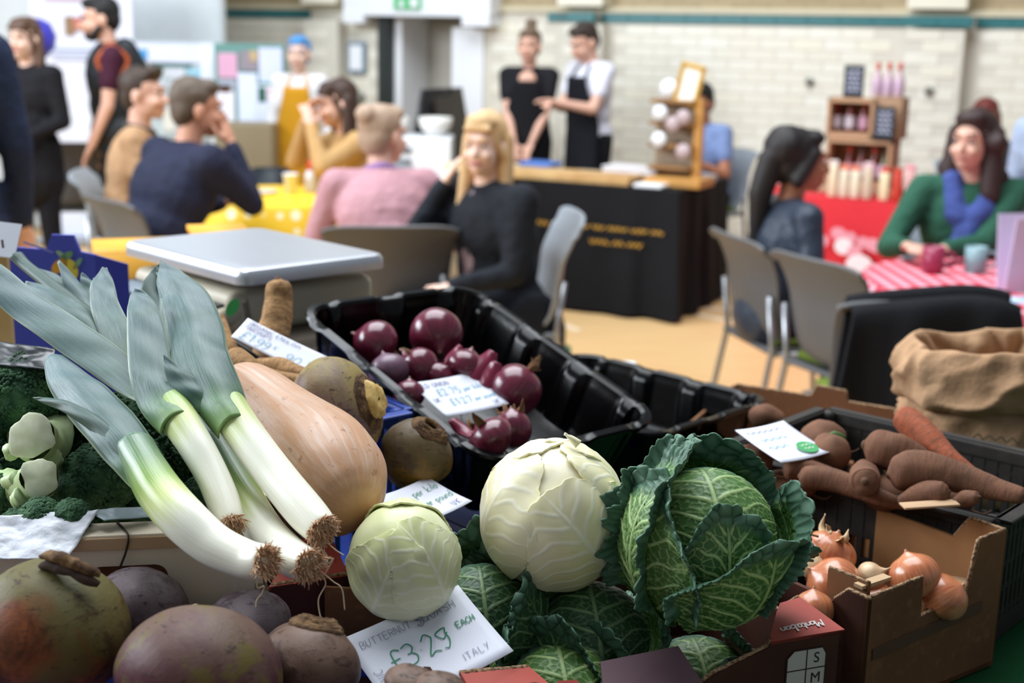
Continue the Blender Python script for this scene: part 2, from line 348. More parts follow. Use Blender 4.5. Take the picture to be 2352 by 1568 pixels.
obj('side_wall', merge([wbox(DU1 - .26, DU1 + .02, .0, .4, 0, lz - .08), wbox(DU0 - .6, DU1 + .9, 1.5, 1.55, 0, lz + .4)]), white, door, False)
obj('corridor_ceiling', wbox(DU0 - .6, DU1 + .9, .35, 1.55, lz + .1, lz + .15), mat('corridor_grey', C(168, 166, 160), .6), door, False)
e0, e1 = wp(930, 10)[0], wp(990, 10)[0]
sg = thing('exit_sign', 'small green and white exit sign above the doorway', 'sign', W0 + WU * (e0 + e1) / 2 + V3(0, 0, lz + .05) + WN * .14)
obj('panel', wbox(e0, e1, -.16, -.141, lz + .05, lz + .15, .002), mat('exit_green', C(60, 190, 110), .4), sg, False)
w_ = (e1 - e0)
obj('running_figure', merge([wbox(e0 + w_ * .62, e0 + w_ * .92, -.165, -.158, lz + .065, lz + .135), xf(ell((0, 0, 0), (.012, .006, .012)), WR, W0 + WU * (e0 + w_ * .3) - WN * -.162 + V3(0, 0, lz + .125)), wbox(e0 + w_ * .22, e0 + w_ * .38, -.165, -.158, lz + .06, lz + .112)]), white, sg, False)
# framed notice, switch and wall fixings
u0, z0 = wp(803, 168); u1, z1 = wp(842, 96)
fr = thing('framed_notice', 'small framed white notice hung beside the doorway', 'picture', W0 + WU * (u0 + u1) / 2 + V3(0, 0, z0))
obj('frame', wbox(u0, u1, -.03, .0, z0, z1, .006), mat('slate_blue_frame', C(120, 142, 160), .4), fr, False); obj('paper', wbox(u0 + .025, u1 - .025, -.034, -.028, z0 + .03, z1 - .03), white, fr, False)
u0, z0 = wp(828, 224); tag(obj('door_bell', xf(lathe([(0, .03), (.03, .028), (.045, .01), (.045, 0)], 16, rot((1, 0, 0), math.pi / 2)), WR, W0 + WU * u0 + V3(0, 0, z0)), mat('dull_grey_metal', C(128, 128, 118), .5)), 'round grey bell below the framed notice', 'bell')
for px, py, lab in ((1860, 188, 'dark metal wall hook left of the chalk sign shelves'), (2142, 208, 'dark metal wall hook on the pilaster by the bottles')):
    u0, z0 = wp(px, py); tag(obj('wall_hook', merge([xf(lathe([(0, .03), (.012, .03), (.02, .004), (.03, 0)], 12, rot((1, 0, 0), math.pi / 2)), WR, W0 + WU * u0 + V3(0, 0, z0) + (WN * .13 if px > 2000 else WN * .01))]), mat('dull_grey_metal', C(128, 128, 118), .5)), lab, 'hook')
# white partition and printed banner at the left
lw = struct('wall_left', merge([box(3.6, .12, 3.4, (AY(245, 100, 10.2)[0] - .9, 10.26, 1.7), .05, 4)]), mat('white_partition_paint', C(214, 222, 226), .55))
def panel(name, label, cat, px0, px1, py0, py1, Y, th, m_, group=None, z0=None):
    a, b = AY(px0, py1, Y), AY(px1, py0, Y); zz = a[2] if z0 is None else z0
    o = thing(name, label, cat, ((a[0] + b[0]) / 2, Y, zz), group); obj('panel', box(b[0] - a[0], th, b[2] - zz, ((a[0] + b[0]) / 2, Y, (zz + b[2]) / 2), min(th * .3, .004)), m_, o, False); return o, a, b
def card_on(parent, px0, px1, py0, py1, Y, m_, name='poster', th=.006):
    a, b = AY(px0, py1, Y), AY(px1, py0, Y); return obj(name, box(abs(b[0] - a[0]), th, abs(b[2] - a[2]), ((a[0] + b[0]) / 2, Y, (a[2] + b[2]) / 2)), m_, parent, False)
bwhite = mat('banner_white', C(232, 236, 250), .6)
ban, a, b = panel('roller_banner', 'tall white roller banner behind the man in a dark gilet', 'banner', 88, 300, -60, 330, 9.6, .02, bwhite, z0=.02)
obj('foot', box(b[0] - a[0], .25, .05, ((a[0] + b[0]) / 2, 9.55, .03), .01), mat('banner_foot_grey', C(150, 152, 158), .4, metal=.6), ban, False)
for x0, x1, y0, y1, cc in ((150, 168, 38, 80, (150, 120, 90)), (168, 184, 40, 68, (206, 128, 110)), (184, 192, 40, 66, (150, 70, 110)), (190, 206, 40, 72, (226, 150, 60)), (100, 190, -8, -1, (214, 180, 200)), (110, 250, 108, 113, (206, 214, 236)), (110, 250, 120, 124, (206, 214, 236)), (120, 230, 132, 136, (206, 214, 236))):
    card_on(ban, x0, x1, y0, y1, 9.575, mat('banner_print_%d_%d' % (x0, y0), C(*cc), .6), 'print', .004)
pole = tag(obj('blue_balloon', lathe([(.0, -.13), (.05, -.125), (.12, -.05), (.135, .03), (.1, .11), (.04, .14), (0, .145)], 20, None, AY(82, 92, 8.9)), mat('blue_violet_rubber', C(70, 70, 200), .35)), 'blue violet balloon behind the head of the person in black', 'balloon')
G = mat('noticeboard_green', C(104, 152, 146), .6); PW = mat('poster_paper', C(226, 232, 248), .6)
nb, a, b = panel('notice_board', 'green framed notice board with white sheets beside the chef figure', 'notice board', 498, 655, 102, 300, 9.35, .04, G)
obj('stand', merge([sweep([(x, 9.36, 0), (x, 9.36, a[2] + .1)], .02, 8) for x in (a[0] + .05, b[0] - .05)] + [box(b[0] - a[0], .03, .06, ((a[0] + b[0]) / 2, 9.34, a[2] - .03))]), mat('pale_stand', C(222, 224, 226), .4), nb)
for x0, x1, y0, y1, cc in ((502, 544, 122, 178, (222, 170, 200)), (502, 542, 182, 205, (170, 176, 190)), (500, 538, 208, 290, (236, 236, 246)), (552, 592, 116, 162, (150, 140, 150)), (596, 648, 110, 188, (214, 220, 246)), (549, 590, 168, 285, (224, 232, 252)), (592, 648, 196, 285, (226, 234, 252)), (594, 610, 200, 234, (20, 90, 70)), (614, 622, 200, 230, (232, 200, 206)), (574, 592, 116, 140, (196, 170, 130)), (505, 530, 196, 212, (176, 100, 50)), (606, 648, 188, 192, (120, 190, 170))):
    card_on(nb, x0, x1, y0, y1, 9.322 if (x0, y0) not in ((594, 200), (614, 200), (574, 116), (606, 188)) else 9.318, mat('sheet_%d_%d' % (x0, y0), C(*cc), .6))
nb2, a, b = panel('notice_board', 'grey green notice board with white banner behind the two seated men', 'notice board', 308, 500, 98, 312, 9.5, .04, mat('noticeboard_grey_green', C(190, 204, 208), .6))
obj('stand', merge([sweep([(x, 9.5, 0), (x, 9.5, a[2] + .1)], .02, 8) for x in (a[0] + .05, b[0] - .05)]), mat('pale_stand', C(222, 224, 226), .4), nb2)
for x0, x1, y0, y1, cc in ((312, 498, 102, 142, (222, 226, 246)), (462, 498, 100, 186, (232, 238, 252)), (322, 338, 112, 136, (90, 170, 236)), (345, 440, 146, 152, (70, 116, 116)), (382, 424, 156, 180, (206, 214, 224)), (430, 462, 158, 180, (150, 200, 222)), (356, 378, 184, 240, (214, 224, 240)), (392, 420, 190, 250, (222, 214, 226)), (360, 372, 248, 270, (50, 60, 150)), (376, 400, 246, 300, (226, 224, 214))):
    card_on(nb2, x0, x1, y0, y1, {(322, 112): 9.466, (462, 100): 9.463}.get((x0, y0), 9.472), mat('sheet2_%d_%d' % (x0, y0), C(*cc), .6))
tag(obj('low_cupboard', box(.38, .36, .95, (AY(575, 350, 9.0)[0], 8.95, .475), .01), mat('olive_cupboard', C(146, 132, 104), .6)), 'olive brown low cupboard under the notice board', 'cupboard')
tag(obj('waste_bin', lathe([(0, 0), (.10, 0), (.115, .5), (.12, .72), (.11, .72), (.1, .1), (0, .1)], 20, None, V3(AY(621, 380, 8.2)[0], 8.2, 0)), mat('black_bin_plastic', C(28, 36, 44), .5)), 'tall dark bin beside the yellow table', 'bin')
# white catering things behind the pink sweater
ct = thing('catering_counter', 'white counter with grey grilles behind the woman in pink', 'counter', V3(AY(965, 400, 8.4)[0] - .05, 8.5, 0))
cx = ct.location.x; obj('body', box(.5, .4, .92, (cx, 8.5, .46), .01), white, ct, False)
for k in range(4): obj('grille', box(.2, .02, .035, (cx - .1, 8.295, .62 + k * .075), .004), mat('grille_grey', C(110, 112, 118), .5), ct, False)
for px, py, lab in ((905, 300, 'white pot standing at the back of the white counter'), (960, 318, 'white bowl on the front of the white counter')):
    p = AY(px, py, 8.1); tag(obj('serving_bowl', lathe([(0, .0), (.05, 0), (.10, .06), (.11, .12), (.1, .12), (.04, .03), (0, .03)], 20, None, V3(cx + (-.14 if px < 930 else .14), 8.5, .92)), mat('white_ceramic', C(234, 232, 226), .25)), lab, 'bowl')
# A-board
ab = thing('chalk_board', 'black A frame chalk board standing in front of the doorway', 'sign', V3(AY(1018, 300, 9.2)[0], 9.2, 0))
cx = ab.location.x
for s in (-1, 1):
    q = prism([(-.24, 0), (.24, 0), (.24, 1.22), (-.24, 1.22)], .02, rotz(math.radians(68)) @ rot((1, 0, 0), s * .2), V3(cx - s * .25, 9.2, 0))
    obj('board', q, mat('chalk_black', C(44, 48, 54), .7, n1=(7, C(150, 156, 166), .55, .75)) if s > 0 else mat('dark_wood_frame', C(60, 54, 48), .6), ab, False)
# ---------------------------------------------------------------- tables
BLK = mat('black_cloth', C(20, 21, 25), .85, .2, bmp=(20, .3, .01))
def cloth_box(L, Dp, H, m_, name, label, cat, corner, ang, seed=0):
    """draped rectangular table: corner = front right top corner, L runs to the left"""
    R = rotz(ang); o = thing(name, label, cat, corner - V3(0, 0, H) + R @ V3(-L / 2, Dp / 2, 0)); n = 64
    per = []
    for a, b in (((0, 0), (-L, 0)), ((-L, 0), (-L, Dp)), ((-L, Dp), (0, Dp)), ((0, Dp), (0, 0))):
        for k in range(n): per.append((a[0] + (b[0] - a[0]) * k / n, a[1] + (b[1] - a[1]) * k / n))
    per = np.array(per); cen = np.array([-L / 2, Dp / 2]); rows = []
    for j, zz in enumerate((0, -.01, -.04, -.25, -.5, -H + .02)):
        k = -zz / H; w = np.array([.035 * k * math.sin(i * .35 + seed) * (.5 + .5 * math.sin(i * .083 + seed)) + .03 * k for i in range(len(per))])
        d = (per - cen) / np.abs(per - cen).max(axis=1)[:, None]; q = per + d * w[:, None]; rows.append(np.hstack([q, np.full((len(q), 1), zz)]))
    V = np.concatenate(rows); F = [f[::-1] for f in gridfaces(len(per), len(rows), True)] + [tuple(range(len(per)))]
    obj('cloth', xf((V, F), R, corner), m_, o, 'auto'); return o, R
tc = AZ(1558, 440, .74); TL = float(np.linalg.norm(AZ(1243, 406, .74) - tc))
bt1, TR = cloth_box(TL, .88, .74, BLK, 'stall_table', 'long stall table under a black cloth with gold lettering', 'table', tc, math.radians(-27), 1.)
obj('frame', xf(box(TL - .08, .7, .03, (-TL / 2, .4, -.03)), TR, tc), mat('dark_wood_frame', C(60, 54, 48), .6), bt1, False)
gold = mat('gold_print', C(196, 152, 60), .4, metal=.3)
def ftab(x, z): return tc + TR @ V3(x, -.05, z)
RX = TR @ np.array([[1, 0, 0], [0, 0, -1], [0, 1, 0]])
for x0, L, z in ((-.86, .80, -.245), (-.5, .32, -.325)):
    k = x0
    while k < x0 + L - .03:
        w_ = random.uniform(.07, .16); obj('gold_lettering', xf(squiggle(min(w_, x0 + L - k), .026, .008, k, 0, 0, 2.4), RX, ftab(0, z)), gold, bt1, False); k += w_ + .02
wood = mat('pine_board', C(206, 170, 116), .5, n1=(5, C(176, 130, 76), .4, .7))
def ont(x, y, z=0): return tc + TR @ V3(x, y, z)
cb = thing('serving_board', 'long wooden serving board along the front of the black table', 'board', ont(-.72, .16))
obj('plank', xf(box(.82, .26, .05, (-.72, .16, .028), .006), TR, tc), wood, cb, False); obj('plank', xf(box(.5, .22, .045, (-1.35, .3, .026), .006), TR, tc), mat('pale_board', C(222, 206, 170), .5), cb, False)
for x, y, w_, d_, h_, cc, lab in ((-1.02, .35, .20, .16, .05, (236, 238, 246), 'white tub with a blue lid on the black table'), (-.68, .4, .3, .2, .03, (238, 238, 244), 'flat pile of white napkins behind the serving board'), (-.42, .4, .34, .2, .07, (224, 222, 226), 'stack of white cake boxes left of the display stand'), (-.2, .1, .17, .13, .02, (248, 248, 250), 'bright white paper at the front edge of the black table'), (.04 - .15, .62, .22, .1, .04, (190, 190, 196), 'grey packet at the right back of the black table')):
    o = thing('table_item', lab, 'packet', ont(x, y)); o.name = {'tub': 'lidded_tub', 'pil': 'napkin_pile', 'sta': 'cake_box', 'pap': 'paper_sheet', 'pac': 'packet'}[('tub' if 'tub' in lab else 'pil' if 'pile' in lab else 'sta' if 'stack' in lab else 'pap' if 'paper' in lab else 'pac')]
    o['category'] = {'lidded_tub': 'tub', 'napkin_pile': 'napkins', 'cake_box': 'box', 'paper_sheet': 'paper', 'packet': 'packet'}[o.name.split('.')[0]]
    obj('body', xf(box(w_, d_, h_, (x, y, h_ / 2 + .002), .006), TR, tc), mat('item_%d%d' % (cc[0], int(x * -100)), C(*cc), .5), o, False)
    if 'tub' in lab: obj('lid', xf(box(w_ + .01, d_ + .01, .025, (x, y, h_ + .016), .006), TR, tc), mat('blue_lid', C(70, 120, 200), .4), o, False)
    elif h_ > .04: obj('lid', xf(box(w_ + .004, d_ + .004, .012, (x, y, h_ + .009), .003), TR, tc), mat('item_lid%d' % cc[0], C(*cc), .4), o, False)
# wooden display stand with round labels and a gold frame on top
ds = thing('display_stand', 'tall wooden tasting stand with round white labels on the black table', 'stand', ont(-.12, .34))
ch = mat('chestnut_wood', C(150, 110, 66), .5, n1=(6, C(112, 80, 50), .4, .7)); hon = mat('honey_wood', C(196, 142, 72), .5)
obj('base', xf(box(.34, .26, .05, (-.10, .28, .027), .006), TR, tc), hon, ds, False)
obj('post', xf(box(.05, .05, .44, (-.01, .32, .27), .005), TR, tc), hon, ds, False); obj('back_panel', xf(box(.26, .03, .42, (-.16, .38, .26), .004), TR, tc), mat('stand_backing', C(168, 146, 124), .6), ds, False)
for k in range(4): obj('shelf', xf(box(.26, .14, .02, (-.16, .32, .10 + k * .125), .003), TR, tc), ch, ds, False)
for k, (x, z) in enumerate(((-.22, .41), (-.22, .26), (-.14, .35), (-.07, .2), (-.08, .39))):
    obj('round_label', xf(lathe([(0, .012), (.042, .012), (.045, .0), (0, 0)], 18, rot((1, 0, 0), math.pi / 2)), TR, ont(x, .245, z)), white if k < 2 else mat('mauve_label', C(190, 170, 172), .5), ds)
wb = thing('sign_stand_sphere', 'round white label standing on top of the tasting stand', 'label', ont(-.2, .32, .486)); wb.name = 'round_tag'
obj('disc', xf(lathe([(0, .015), (.052, .015), (.056, .0), (0, 0)], 18, rot((1, 0, 0), math.pi / 2)), TR, ont(-.2, .32, .543)), white, wb)
gf = thing('gold_picture_frame', 'tilted gold frame on top of the tasting stand', 'frame', ont(-.08, .30, .46))
q = [xf(box(.15, .02, .025, (0, 0, z), .003), TR @ rot((0, 1, 0), .22), ont(-.075, .3, .57)) for z in (-.105, .105)] + [xf(box(.025, .02, .23, (x, 0, 0), .003), TR @ rot((0, 1, 0), .22), ont(-.075, .3, .57)) for x in (-.062, .062)]
obj('frame', merge(q), mat('gold_leaf', C(222, 176, 80), .25, metal=.5), gf, False); obj('sheet', xf(box(.11, .008, .2), TR @ rot((0, 1, 0), .22), ont(-.075, .302, .57)), mat('glossy_white', C(252, 248, 236), .2), gf, False)
# red stall with bottles
RED = mat('red_cloth', C(216, 52, 62), .75, .2); rc = AZ(2180, 476, .74)
rt, RR = cloth_box(1.05, .7, .74, RED, 'stall_table', 'stall table under a red cloth printed with white shapes', 'table', rc, math.radians(-27), 2.)
def onr(x, y, z=0): return rc + RR @ V3(x, y, z)
RXr = RR @ np.array([[1, 0, 0], [0, 0, -1], [0, 1, 0]]); wp_ = mat('white_print', C(240, 222, 228), .6); pk_ = mat('pink_print', C(226, 150, 166), .6)
def fr_(x, z, p): return xf(p, RXr, rc + RR @ V3(x, -.062 + .05 * z, z))
def disc(rx, rz, n=18): return np.array([(rx * math.cos(k * 2 * math.pi / n), rz * math.sin(k * 2 * math.pi / n), 0) for k in range(n)]), [tuple(range(n))]
pr = [fr_(-.55 + .04, -.24, disc(.05, .045)), fr_(-.42, -.33, disc(.07, .055)), fr_(-.62, -.42, disc(.075, .05)), fr_(-.55, -.47, disc(.03, .03)), fr_(-.42, -.47, disc(.05, .085)), fr_(-.36, -.47, xf(disc(.05, .08), None)), fr_(-.24, -.42, disc(.03, .06)), fr_(-.8, -.28, disc(.035, .05))]
for q_ in pr: obj('white_print', q_, wp_, rt, False)
obj('pink_print', merge([fr_(-.9 + .09 * k, -.22 + .05 * math.sin(k * 2.1), disc(.04, .035)) for k in range(9)] + [fr_(-.55 + .07 * k, -.17 - .02 * k, disc(.035, .03)) for k in range(5)]), pk_, rt, False)
kraft = mat('kraft_box', C(190, 150, 116), .7); bott = mat('red_brown_bottle', C(120, 46, 40), .2); clr = mat('pale_label', C(220, 210, 222), .6); capm = mat('red_wax_cap', C(186, 70, 52), .4)
Ys = 7.1
def box_shelf(x0, x1, z0, z1, lab):
    o = thing('display_crate', lab, 'crate', onr((x0 + x1) / 2, .4, z0)); w_, h_ = x1 - x0, z1 - z0
    for nm, b in (('back_panel', box(w_, .015, h_, ((x0 + x1) / 2, .52, z0 + h_ / 2))), ('side_panel', box(.018, .24, h_, (x0 + .009, .4, z0 + h_ / 2))), ('side_panel', box(.018, .24, h_, (x1 - .009, .4, z0 + h_ / 2))), ('base_panel', box(w_, .24, .03, ((x0 + x1) / 2, .4, z0 + .015))), ('top_panel', box(w_, .24, .02, ((x0 + x1) / 2, .4, z1 - .01)))):
        obj(nm, xf(b, RR, rc), kraft, o, False)
    return o
def pxr(px): # table x for a photo column
    a = onr(0, .3); lo, hi = -1.5, .5
    for _ in range(40):
        mid = (lo + hi) / 2; v = onr(mid, .3) - CAM; u = IW / 2 + FPX * (v @ RGT) / (v @ FWD)
        if u < px: lo = mid
        else: hi = mid
    return lo
x0, x1, xm = pxr(1892), pxr(2040), pxr(1985)
box_shelf(x0, x1, .04, .30, 'lower kraft bottle crate on the red stall'); box_shelf(x0 - .01, xm + .02, .305, .52, 'upper kraft bottle crate under the tall chalk sign')
tag(obj('kraft_tray', xf(box(x1 - x0 + .1, .3, .035, ((x0 + x1) / 2, .4, .02), .004), RR, rc), mat('kraft_tray', C(178, 146, 118), .7)), 'kraft tray beneath the bottle crates on the red stall', 'tray')
def bottle(px, z, s, lab, m1=bott, m2=clr, m3=capm, dy=.38):
    b_ = onr(pxr(px), dy, z); o = thing('bottle', lab, 'bottle', b_, 'bottles on the red stall')
    obj('glass', lathe([(0, 0), (.028 * s, 0), (.03 * s, .01 * s), (.03 * s, .10 * s), (.012 * s, .14 * s), (.011 * s, .185 * s), (0, .185 * s)], 14, None, b_), m1, o)
    obj('label_band', lathe([(.0305 * s, .02 * s), (.0312 * s, .022 * s), (.0312 * s, .088 * s), (.0305 * s, .09 * s)], 14, None, b_), m2, o)
    obj('cap', lathe([(.013 * s, .15 * s), (.0135 * s, .152 * s), (.0135 * s, .192 * s), (0, .194 * s)], 12, None, b_), m3, o)
ord_ = ['leftmost', 'second', 'third', 'rightmost']
for k, px in enumerate((1938, 1966, 1995, 2020)): bottle(px, .072, 1.0, '%s of the four bottles in the lower crate' % ord_[k], bott if k < 3 else mat('green_glass', C(96, 92, 50), .2), clr if k % 2 else mat('pink_label', C(206, 160, 184), .6), capm if k % 2 == 0 else mat('dark_cap', C(84, 60, 52), .4))
for k, px in enumerate((1902, 1932, 1964)): bottle(px, .338, .95, '%s of the three bottles in the upper crate' % ('leftmost', 'middle', 'rightmost')[k], bott, clr if k != 2 else mat('pink_label', C(206, 160, 184), .6), capm if k != 1 else mat('dark_cap', C(84, 60, 52), .4))
for k, px in enumerate((1987, 2012, 2037)): bottle(px, .30 + .235, .95, '%s of the three tall red capped bottles standing up on the crates' % ('leftmost', 'middle', 'rightmost')[k], mat('rose_glass', C(206, 180, 190), .2), mat('mauve_band', C(196, 168, 190), .5), capm)
tag(obj('bottle_riser', xf(box(x1 - xm + .03, .2, .225, ((x1 + xm) / 2 + .015, .42, .42), .003), RR, rc), mat('kraft_riser', C(170, 134, 104), .7)), 'kraft block under the three tall bottles', 'box')
for px0, px1_, z0, z1, lab, dy in ((1913, 1958, .525, .70, 'tall black chalk sign on top of the upper crate', .36), (1998, 2043, .31, .485, 'short black chalk sign in front of the tall bottles', .27)):
    a, b = pxr(px0), pxr(px1_); o = thing('chalk_sign', lab, 'sign', onr((a + b) / 2, dy, z0)); obj('slate', xf(box(b - a, .015, z1 - z0, ((a + b) / 2, dy, (z0 + z1) / 2), .003), RR, rc), mat('slate_black', C(36, 42, 50), .7), o, False)
    obj('chalk_writing', merge([xf(squiggle((b - a) * .7, .016, .009, a + (b - a) * .15, z1 - .04 - k * .026), RR @ np.array([[1, 0, 0], [0, 0, -1], [0, 1, 0]]), rc + RR @ V3(0, dy - .0085, 0)) for k in range(5)]), mat('chalk', C(170, 174, 196), .8), o, False)
for k, px in enumerate((1935, 1960, 1985, 2012, 2050, 2078, 2105)):
    x = pxr(px); h_ = .15 + .02 * (k % 3 == 0); o = thing('snack_packet', ['cream packet at the left end of the packet row', 'second cream packet of the row on the red stall', 'cream packet with an orange top in the row', 'tall cream packet in the middle of the row', 'slanted red and cream packet of the row', 'red packet next to the slanted one', 'pale packet at the right end of the packet row'][k], 'packet', onr(x, .06), 'packets along the front of the red stall')
    n = 6; q = xf(box(.05, .035, h_, (x, .06, h_ / 2 + .003), .008), RR, rc); obj('pouch', q, mat('packet_%d' % k, C(*((226, 206, 176), (222, 208, 186), (226, 214, 190), (206, 186, 164), (232, 214, 176), (196, 60, 44), (220, 170, 168))[k]), .5), o); obj('seal', xf(box(.05, .012, .03, (x, .06, h_ + .016), .003), RR, rc), mat('packet_top_%d' % k, C(*((230, 210, 206), (224, 120, 90), (216, 110, 76), (226, 190, 196), (196, 50, 36), (190, 70, 50), (226, 150, 160))[k]), .5), o)
tag(obj('green_bottle_top', lathe([(0, 0), (.03, 0), (.03, .09), (.012, .12), (.012, .16), (0, .16)], 14, None, onr(pxr(2074), .45)), mat('leaf_green_plastic', C(90, 160, 96), .4)), 'small green bottle right of the crates on the red stall', 'bottle').name = 'squeeze_bottle'
# round yellow table and red gingham table
def round_table(c, r, H, m_, label, drop, seed):
    o = thing('cafe_table', label, 'table', c); n = 72; rows = []
    for k, (rr, z) in enumerate(((r * .2, H + .002), (r * .7, H + .002), (r, H), (r + .012, H - .02), (r + .03, H - drop * .5), (r + .05, H - drop))):
        a = np.linspace(0, 2 * math.pi, n, endpoint=False); w = 1 + (.05 * np.sin(a * 9 + seed) * (k - 3) / 2 if k > 3 else 0)
        rows.append(np.stack([c[0] + np.cos(a) * rr * w, c[1] + np.sin(a) * rr * w, np.full(n, z)], 1))
    V = np.concatenate(rows); obj('tablecloth', (V, gridfaces(n, len(rows), True) + [tuple(range(n))]), m_, o, 'auto', [('SOLIDIFY', dict(thickness=.003))])
    obj('table_top', lathe([(0, H - .03), (r - .01, H - .03), (r - .01, H - .004), (0, H - .004)], 40, None, V3(c[0], c[1], 0)), white, o)
    obj('column', sweep([(c[0], c[1], .03), (c[0], c[1], H - .03)], .035, 14), mat('brushed_steel', C(170, 172, 176), .35, metal=.8), o); obj('foot', lathe([(0, 0), (.26, 0), (.25, .02), (.05, .035), (0, .035)], 30, None, V3(c[0], c[1], 0)), mat('brushed_steel', C(170, 172, 176)), o); return o
t = NT('yellow_dotted_cloth'); vo = t.n('ShaderNodeTexVoronoi', feature='F1'); vo.inputs['Scale'].default_value = 13; vo.inputs['Randomness'].default_value = 0.15; t.l(t.coord(), vo.inputs['Vector'])
ycl = t.fin(t.mix(t.step(vo.outputs['Distance'], .30, .36), C(248, 240, 200), C(244, 198, 40)), .6)
yc = AZ(640, 452, .74); round_table(V3(yc[0], yc[1] + .05, 0), .46, .74, ycl, 'round cafe table with a yellow dotted cloth', .3, .4)
t = NT('red_gingham'); s3 = t.sep(t.coord()); w1 = t.math('PINGPONG', s3[0], .03); w2 = t.math('PINGPONG', s3[1], .03); st = t.math('ADD', t.math('GREATER_THAN', w1, .015), t.math('GREATER_THAN', w2, .015))
ging = t.fin(t.ramp(t.math('MULTIPLY', st, .5), [(0, C(214, 40, 60)), (.5, C(226, 96, 116)), (1, C(242, 190, 200))]), .7)
gc = AZ(2330, 655, .74); round_table(V3(gc[0] + .05, gc[1] + .03, 0), .56, .74, ging, 'round cafe table with a red gingham cloth', .22, 1.4)
def mug(px, py, z, cc, lab, s=1.0):
    p = AZ(px, py, z); o = thing('mug', lab, 'mug', p); mm = mat('mug_%d' % cc[0], C(*cc), .3)
    obj('cup', lathe([(0, .002), (.034 * s, .002), (.038 * s, .006), (.04 * s, .1 * s), (.037 * s, .1 * s), (.034 * s, .012), (0, .012)], 24, None, p), mm, o)
    obj('handle', sweep([p + V3(.037 * s, 0, .08 * s), p + V3(.07 * s, -.01, .075 * s), p + V3(.072 * s, -.01, .035 * s), p + V3(.037 * s, 0, .025 * s)], .006, 8, 16), mm, o); return o
mug(2140, 628, .742, (150, 50, 80), 'maroon patterned mug on the gingham table'); mug(2238, 628, .742, (130, 160, 166), 'grey blue mug held by the woman in green')
p = AZ(2330, 668, .742); o = thing('menu_card', 'tall white folded menu card on the gingham table', 'menu', p)
for s in (-1, 1): obj('leaf', xf(box(.16, .003, .26, (0, 0, .13)), rotz(.25) @ rot((1, 0, 0), -.12 * s), p + V3(.02, .035 * s, 0)), mat('menu_white', C(224, 214, 240), .6), o, False)
p = AZ(2320, 690, .743); tag(obj('paper_leaflet', xf(box(.3, .12, .004), rotz(-.15), p + V3(0, 0, .003)), mat('leaflet', C(214, 226, 244), .5, n1=(18, C(150, 190, 220), .5, .6))), 'white and blue leaflet lying at the edge of the gingham table', 'leaflet')
# bottles and cups on the yellow table
ytop = .744
def ytab(px, py): return AZ(px, py, ytop)
p = ytab(716, 442); o = thing('sauce_bottle', 'clear sauce bottle with a red cap on the yellow table', 'bottle', p)
obj('bottle_body', lathe([(0, 0), (.032, 0), (.035, .01), (.035, .09), (.015, .125), (0, .125)], 18, None, p), mat('milky_plastic', C(224, 220, 226), .3), o); obj('cap', lathe([(0, .12), (.022, .12), (.022, .15), (.008, .175), (0, .175)], 14, None, p), mat('red_cap', C(214, 44, 40), .4), o)
for px, py, w_, cc, lab in ((668, 446, .05, (238, 238, 240), 'white paper cup on the yellow table'), (600, 445, .06, (236, 228, 214), 'cream plate of cake on the yellow table'), (548, 466, .07, (228, 224, 220), 'white plate at the near edge of the yellow table')):
    p = ytab(px, py)
    if 'plate' in lab: tag(obj('plate', lathe([(0, .004), (.06, .004), (.085, .014), (.085, .018), (.05, .01), (0, .01)], 26, None, p), mat('plate_%d' % cc[0], C(*cc), .3)), lab, 'plate')
    else: tag(obj('paper_cup', lathe([(0, .002), (.028, .002), (.038, .1), (.04, .1), (.04, .106), (.034, .1), (.026, .01), (0, .01)], 22, None, p), mat('plate_%d' % cc[0], C(*cc), .3)), lab, 'cup')
